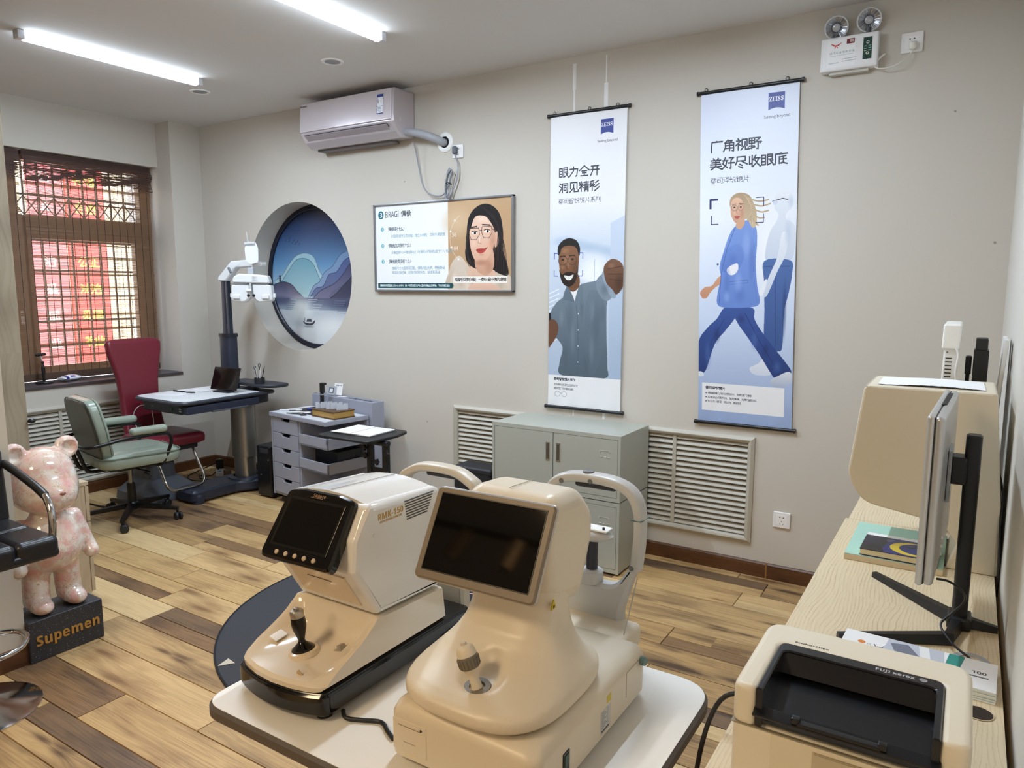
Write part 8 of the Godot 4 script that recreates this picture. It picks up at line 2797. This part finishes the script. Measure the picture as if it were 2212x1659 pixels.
	b.text = "DocuPrint P118 w"
	b.font = font(true)
	b.font_size = 16
	b.pixel_size = 0.0004
	b.depth = 0.0005
	var bn := put_mesh("lettering", b, mat(rgb(70, 68, 64), 0.5), t)
	bn.position = vx(-0.074, 0.2012, -0.06)
	bn.rotation = vx(-PI / 2, 0, 0)
	cord("printer_lead", "thick black lead curving from the back of the printer to the floor", [vx(-0.26, 0.79, 2.64), vx(-0.3, 0.82, 2.63), vx(-0.345, 0.79, 2.64), vx(-0.365, 0.68, 2.68), vx(-0.37, 0.45, 2.7), vx(-0.38, 0.1, 2.7), vx(-0.42, 0.006, 2.65)], 0.0045, mat(rgb(22, 22, 24), 0.4))

func monitor():
	var t := thing("monitor", "silver-backed monitor on a black three-legged stand on the desk", "monitor", vx(0.025, DT, 1.93))
	var black := mat(rgb(20, 21, 24), 0.4)
	var silver := mat(rgb(196, 197, 198), 0.3, 0.55)
	# the panel faces the desk's front edge (-x), its edge towards the room
	put("back_shell", g().at(vx(-0.057, 0.352, 0.0), Basis(Vector3.UP, -0.035)).rbox(Vector3.ZERO, vx(0.02, 0.366, 0.48), 0.009, 3), silver, t)
	put("front_shell", g().at(vx(-0.0735, 0.352, 0.0), Basis(Vector3.UP, -0.035)).rbox(Vector3.ZERO, vx(0.014, 0.37, 0.486), 0.006, 3), mat(rgb(206, 207, 208), 0.3, 0.5), t)
	put("shell_seam", g().at(vx(-0.0665, 0.352, 0.0), Basis(Vector3.UP, -0.035)).rbox(Vector3.ZERO, vx(0.003, 0.362, 0.478), 0.001), mat(rgb(24, 25, 28), 0.4), t)
	put("display", g().at(vx(-0.0808, 0.357, 0.0), Basis(Vector3.UP, -0.035)).box(Vector3.ZERO, vx(0.0006, 0.33, 0.46)), mat(rgb(10, 10, 12), 0.08), t)
	put("top_vent", g().at(vx(-0.06, 0.535, -0.06), Basis(Vector3.UP, -0.035)).rbox(Vector3.ZERO, vx(0.01, 0.003, 0.22), 0.001), mat(rgb(20, 21, 24), 0.6), t)
	put("mount_plate", g().rbox(vx(-0.044, 0.37, 0.0), vx(0.008, 0.12, 0.11), 0.002), mat(rgb(150, 152, 154), 0.35, 0.4), t)
	put("mount_block", g().rbox(vx(-0.026, 0.38, 0.0), vx(0.034, 0.065, 0.06), 0.006, 2), black, t)
	put("pole", g().skin([ring_y(vx(0, 0.02, 0), 0.0165, 0.021, 20, 3.5), ring_y(vx(0, 0.462, 0), 0.0165, 0.021, 20, 3.5)]), black, t)
	put("pole_cap", g().skin([ring_y(vx(0, 0.46, 0), 0.0145, 0.019, 20, 3.5), ring_y(vx(0, 0.4645, 0), 0.0135, 0.018, 20, 3.5)]), mat(rgb(34, 35, 38), 0.5), t)
	put("hub", g().rbox(vx(0, 0.015, 0), vx(0.05, 0.03, 0.07), 0.006, 2), black, t)
	for e in [[vx(-0.204, 0, -0.22), 0.0], [vx(-0.02, 0.0, 0.125), 0.013], [vx(0.078, 0.0, -0.005), 0.0]]:
		put("foot", leg_bar(vx(0, 0.015, 0), e[0] + vx(0, 0.007 + e[1] * 0.5, 0), 0.032, 0.026, 0.018, 0.014 + e[1]), black, t)
	put("foot_tip", leg_bar(vx(-0.012, 0.0135, 0.115), vx(-0.234, 0.007, 0.226), 0.026, 0.026, 0.018, 0.014), black, t)
	for i in 3:
		put("menu_button", g().at(vx(-0.0455, 0.265 - i * 0.018, 0.19)).rbox(Vector3.ZERO, vx(0.003, 0.005, 0.008), 0.001), mat(rgb(228, 228, 228), 0.3), t)
	put("maker_badge", g().box(vx(-0.0465, 0.44, 0.1), vx(0.0006, 0.012, 0.008)), mat(rgb(120, 122, 124), 0.4), t)
	cord("monitor_lead", "thin black lead hanging from the lower edge of the monitor", [vx(-0.025, 0.915, 2.1), vx(0.0, 0.91, 2.09), vx(0.028, 0.88, 2.06), vx(0.03, 0.845, 2.03), vx(0.005, 0.81, 2.03), vx(-0.01, 0.79, 2.05), vx(0.015, 0.77, 2.09), vx(0.045, 0.757, 2.11), vx(0.052, 0.75, 2.114)], 0.0026, mat(rgb(22, 22, 24), 0.4))

func leg_bar(a: Vector3, b: Vector3, w0: float, h0: float, w1: float, h1: float) -> G:
	var d := (b - a)
	d.y = 0
	d = d.normalized()
	var s := vx(-d.z, 0, d.x)
	var r := []
	for q in [[a, w0, h0], [b, w1, h1]]:
		r.append([q[0] - s * q[1] / 2 - vx(0, q[2] / 2, 0), q[0] + s * q[1] / 2 - vx(0, q[2] / 2, 0), q[0] + s * q[1] * 0.36 + vx(0, q[2] / 2, 0), q[0] - s * q[1] * 0.36 + vx(0, q[2] / 2, 0)])
	return g().skin(r)

func lens_machine():
	# cream lens machine: overhanging head over a work space, seen from its flank
	var t := thing("lens_machine", "tall cream lens machine overhanging a pale green pad on the desk", "instrument", vx(-0.09, DT, 1.39))
	var cream := mat(rgb(226, 216, 194), 0.4)
	var prof := v2([0.075, 0.0, 0.2, 0.0, 0.195, 0.2, 0.178, 0.38, 0.165, 0.515, -0.165, 0.515, -0.197, 0.235, -0.15, 0.16, 0.06, 0.128, 0.098, 0.075])
	prof = rounded(prof, [0.0, 0.006, 0.05, 0.08, 0.012, 0.02, 0.1, 0.08, 0.025, 0.02], 7)
	put("casing", g().prism(prof, -0.14, 0.145, 0.006, 2), cream, t, 35.0)
	put("work_plate", g().rbox(vx(0.03, 0.003, 0.0), vx(0.1, 0.006, 0.26), 0.002), mat(rgb(90, 110, 108), 0.4), t)
	put("top_seam", g().rbox(vx(0.0, 0.512, 0.0), vx(0.325, 0.002, 0.284), 0.0008), mat(rgb(190, 180, 160), 0.5), t)
	var sh := thing("paper_sheet", "white sheet of paper lying on top of the cream lens machine", "paper", vx(-0.09, DT + 0.5165, 1.39), 0.02)
	var q := g()
	for i in 10:
		var x0 := -0.135 + i * 0.027
		var x1 := x0 + 0.027
		var f := func(x: float) -> float: return 0.001 + 0.004 * maxf(0.0, sin((x + 0.1) * 14.0))
		q.quad(vx(x0, f.call(x0), 0.105), vx(x1, f.call(x1), 0.115), vx(x1, f.call(x1), -0.09), vx(x0, f.call(x0), -0.09))
		q.quad(vx(x0, f.call(x0) - 0.0006, -0.09), vx(x1, f.call(x1) - 0.0006, -0.09), vx(x1, f.call(x1) - 0.0006, 0.115), vx(x0, f.call(x0) - 0.0006, 0.105))
	put("sheet", q, mat(rgb(246, 246, 248), 0.6), sh)
	# what stands behind it against the wall
	var wb := thing("chart_display", "white vented display panel standing behind the cream lens machine", "display", vx(-0.055, DT, 1.04))
	var white := mat(rgb(238, 238, 236), 0.35)
	put("stand_foot", g().rbox(vx(0, 0.008, 0), vx(0.08, 0.016, 0.2), 0.004), white, wb)
	put("panel", g().at(vx(0, 0.345, 0), Basis(Vector3.BACK, -0.02)).rbox(Vector3.ZERO, vx(0.04, 0.66, 0.26), 0.006, 2), white, wb)
	put("top_unit", g().at(vx(0.004, 0.645, 0.005), Basis(Vector3.BACK, -0.02)).rbox(Vector3.ZERO, vx(0.05, 0.08, 0.27), 0.006, 2), mat(rgb(244, 243, 238), 0.35), wb)
	for i in 9:
		put("vent_slot", g().rbox(vx(0.0, 0.48 + i * 0.012, 0.1305), vx(0.018, 0.0035, 0.002), 0.0007), mat(rgb(46, 46, 46), 0.7), wb)
	put("screw", g().at(vx(-0.005, 0.595, 0.131), Basis(Vector3.RIGHT, PI / 2)).cyl(Vector3.ZERO, 0.003, 0.002, 10), mat(rgb(150, 150, 150), 0.3, 0.8), wb)
	put("white_lead", g().tube(curve([vx(0.01, 0.62, 0.137), vx(0.025, 0.59, 0.14), vx(0.022, 0.53, 0.14), vx(0.034, 0.47, 0.135)], 5), 0.003, 8), white, wb)
	var bb := thing("upright_box", "upright black box standing behind the cream lens machine", "box", vx(0.034, DT, 1.04))
	put("body", g().rbox(vx(0, 0.30, 0), vx(0.042, 0.60, 0.09), 0.004), mat(rgb(22, 23, 26), 0.45), bb)
	put("lid", g().rbox(vx(0, 0.617, 0.0), vx(0.034, 0.04, 0.08), 0.004), mat(rgb(26, 27, 30), 0.4), bb)
	var cm := thing("black_clamp", "small black clamp between the white panel and the black box", "clamp", vx(0.0, DT, 1.03))
	put("post", g().rbox(vx(0, 0.26, 0), vx(0.012, 0.52, 0.02), 0.003), mat(rgb(24, 24, 26), 0.5), cm)
	put("jaw", g().rbox(vx(0, 0.545, 0.0), vx(0.018, 0.06, 0.05), 0.004), mat(rgb(24, 24, 26), 0.5), cm)
	for i in 2:
		var lb := thing("leaning_board", ["narrow white board leaning against the side wall behind the black box", "thin white board standing upright beside the black box"][i], "board", [vx(0.064, DT, 1.02), vx(0.074, DT, 0.89)][i])
		put("board", g().at(vx(0.018, 0.32, 0), Basis(Vector3.BACK, [-0.06, -0.03][i])).rbox(Vector3.ZERO, vx(0.012, 0.63, 0.1), 0.002), white, lb)
	for i in 2:
		cord("wall_lead", ["black lead hanging between the cream lens machine and the wall", "second black lead hanging against the wall beside the cream lens machine"][i], [vx(0.095, 1.04, 1.5), vx(0.102 + i * 0.006, 0.98, 1.52), vx(0.106, 0.9, 1.53 + i * 0.01), vx(0.112, 0.8, 1.55), vx(0.113, 0.7, 1.55)], 0.0028, mat(rgb(22, 22, 24), 0.4))

func desk_papers():
	# pale green pad with a printed sheet and a thin book on it
	var pad := thing("cutting_pad", "pale mint green pad lying on the desk", "pad", vx(-0.145, DT, 1.44))
	put("pad_board", g().rbox(vx(0, 0.009, 0), vx(0.255, 0.018, 0.34), 0.002), mat(rgb(214, 200, 172), 0.6), pad)
	put("green_face", g().rbox(vx(0, 0.0186, 0), vx(0.253, 0.0012, 0.338), 0.0004), mat(rgb(176, 216, 200), 0.6), pad)
	var sp := P.new(240, 180, rgb(246, 246, 246), Vector2(24, 18))
	for i in 14:
		sp.line(v2([2.0 + i * 1.5, 3, 2.0 + i * 1.5, 12 + (i * 5 % 4)]), 0.3, rgb(170, 172, 178))
	var sh := thing("printed_sheet", "white printed sheet on the mint green pad under the book", "paper", vx(-0.135, DT + 0.0194, 1.45), -0.03)
	var q := g()
	q.uvquad(vx(-0.1, 0.0012, 0.07), vx(0.1, 0.0012, 0.07), vx(0.1, 0.0012, -0.075), vx(-0.1, 0.0012, -0.075))
	put("printed_side", q, print_mat(sp, 0.6), sh)
	put("sheet", g().box(vx(0, 0.0005, -0.0025), vx(0.2, 0.001, 0.145)), mat(rgb(244, 244, 244), 0.6), sh)
	var bp := P.new(400, 280, rgb(40, 48, 120), Vector2(40, 28))
	bp.poly(v2([0, 0, 14, 0, 10, 28, 0, 28]), rgb(24, 26, 50))
	blob(bp, [0, 20, 6, 16, 10, 19, 12, 28, 0, 28], rgb(14, 15, 30))
	for r in [[11.0, rgb(236, 208, 60)]]:
		bp.ell(27, 15, 12.5, 11.5, r[1])
		bp.ell(29.5, 14.2, 10.2, 9.4, rgb(40, 48, 120))
	blob(bp, [22, 10, 25, 11, 28, 9.6, 27, 12.4, 23, 12.6], rgb(20, 22, 48))
	for i in 3:
		bp.line(v2([12, 4 + i * 1.4, 16 - i, 4 + i * 1.4]), 0.4, rgb(170, 176, 210))
	bp.line(v2([34, 12, 38, 12]), 0.5, rgb(200, 204, 228))
	bp.line(v2([34, 14, 37, 14]), 0.5, rgb(200, 204, 228))
	var bk := thing("thin_book", "dark blue paperback with a yellow crescent on the mint green pad", "book", vx(-0.13, DT + 0.0208, 1.535), -0.02)
	var bq := g()
	bq.uvquad(vx(-0.1, 0.0192, 0.072), vx(0.1, 0.0192, 0.072), vx(0.1, 0.0192, -0.072), vx(-0.1, 0.0192, -0.072))
	put("cover_print", bq, print_mat(bp, 0.3), bk)
	put("pages", g().rbox(vx(0, 0.0095, 0), vx(0.198, 0.016, 0.142), 0.001), mat(rgb(222, 214, 178), 0.6), bk)
	put("cover", g().rbox(vx(0, 0.0182, 0), vx(0.2, 0.0016, 0.144), 0.0005), mat(rgb(30, 36, 92), 0.35), bk)
	put("cover", g().rbox(vx(0, 0.0008, 0), vx(0.2, 0.0016, 0.144), 0.0005), mat(rgb(30, 36, 92), 0.35), bk)
	# stack of leaflets between printer and monitor
	var lp := P.new(600, 260, rgb(244, 245, 247), Vector2(30, 13))
	lp.poly(v2([9, 0, 20, 0, 21, 13, 8, 13]), rgb(196, 202, 216))
	lp.poly(v2([9.5, 2, 13, 1, 16, 6, 12, 9]), rgb(120, 126, 146))
	lp.poly(v2([15, 0, 17, 0, 19, 13, 17, 13]), rgb(240, 242, 246))
	lp.poly(v2([21, 0, 24, 0, 22.5, 13, 20, 13]), rgb(60, 150, 140))
	lp.ell(4, 5, 0.8, 0.8, rgb(226, 136, 60))
	for i in 3:
		lp.rect(5.2 + i * 0.3, 5.0, 0.15, 0.7, rgb(150, 154, 160))
	lp.line(v2([6.6, 4.8, 7.0, 5.8, 8.2, 5.8, 8.6, 4.8]), 0.25, rgb(70, 80, 100))
	type(lp, "100", 25.4, 6.4, 1.7, rgb(70, 74, 80), true)
	lp.line(v2([25.2, 7.6, 28.4, 7.6]), 0.5, rgb(90, 94, 100))
	for i in 6:
		var lf := thing("leaflet", "white printed leaflet in the stack between the printer and the monitor", "leaflet", vx(-0.05, DT + 0.0002 + i * 0.0036, 2.215 - i * 0.001), -0.05 + (i * 7 % 5) * 0.006, "leaflets stacked beside the printer")
		put("paper", g().rbox(vx(0, 0.0016, 0), vx(0.29, 0.0032, 0.13), 0.0006), mat(rgb(236, 240, 238), 0.5), lf)
		put("green_border", g().rbox(vx(0, 0.0034, 0.0), vx(0.286, 0.0002, 0.126), 0.0001), mat(rgb(150, 190, 180), 0.5), lf)
		if i == 5:
			var lq := g()
			lq.uvquad(vx(-0.145, 0.0037, 0.065), vx(0.145, 0.0037, 0.065), vx(0.145, 0.0037, -0.065), vx(-0.145, 0.0037, -0.065))
			put("printed_side", lq, print_mat(lp, 0.4), lf)
			lab(lf, "topmost leaflet of the stack beside the printer, printed with grey panels")
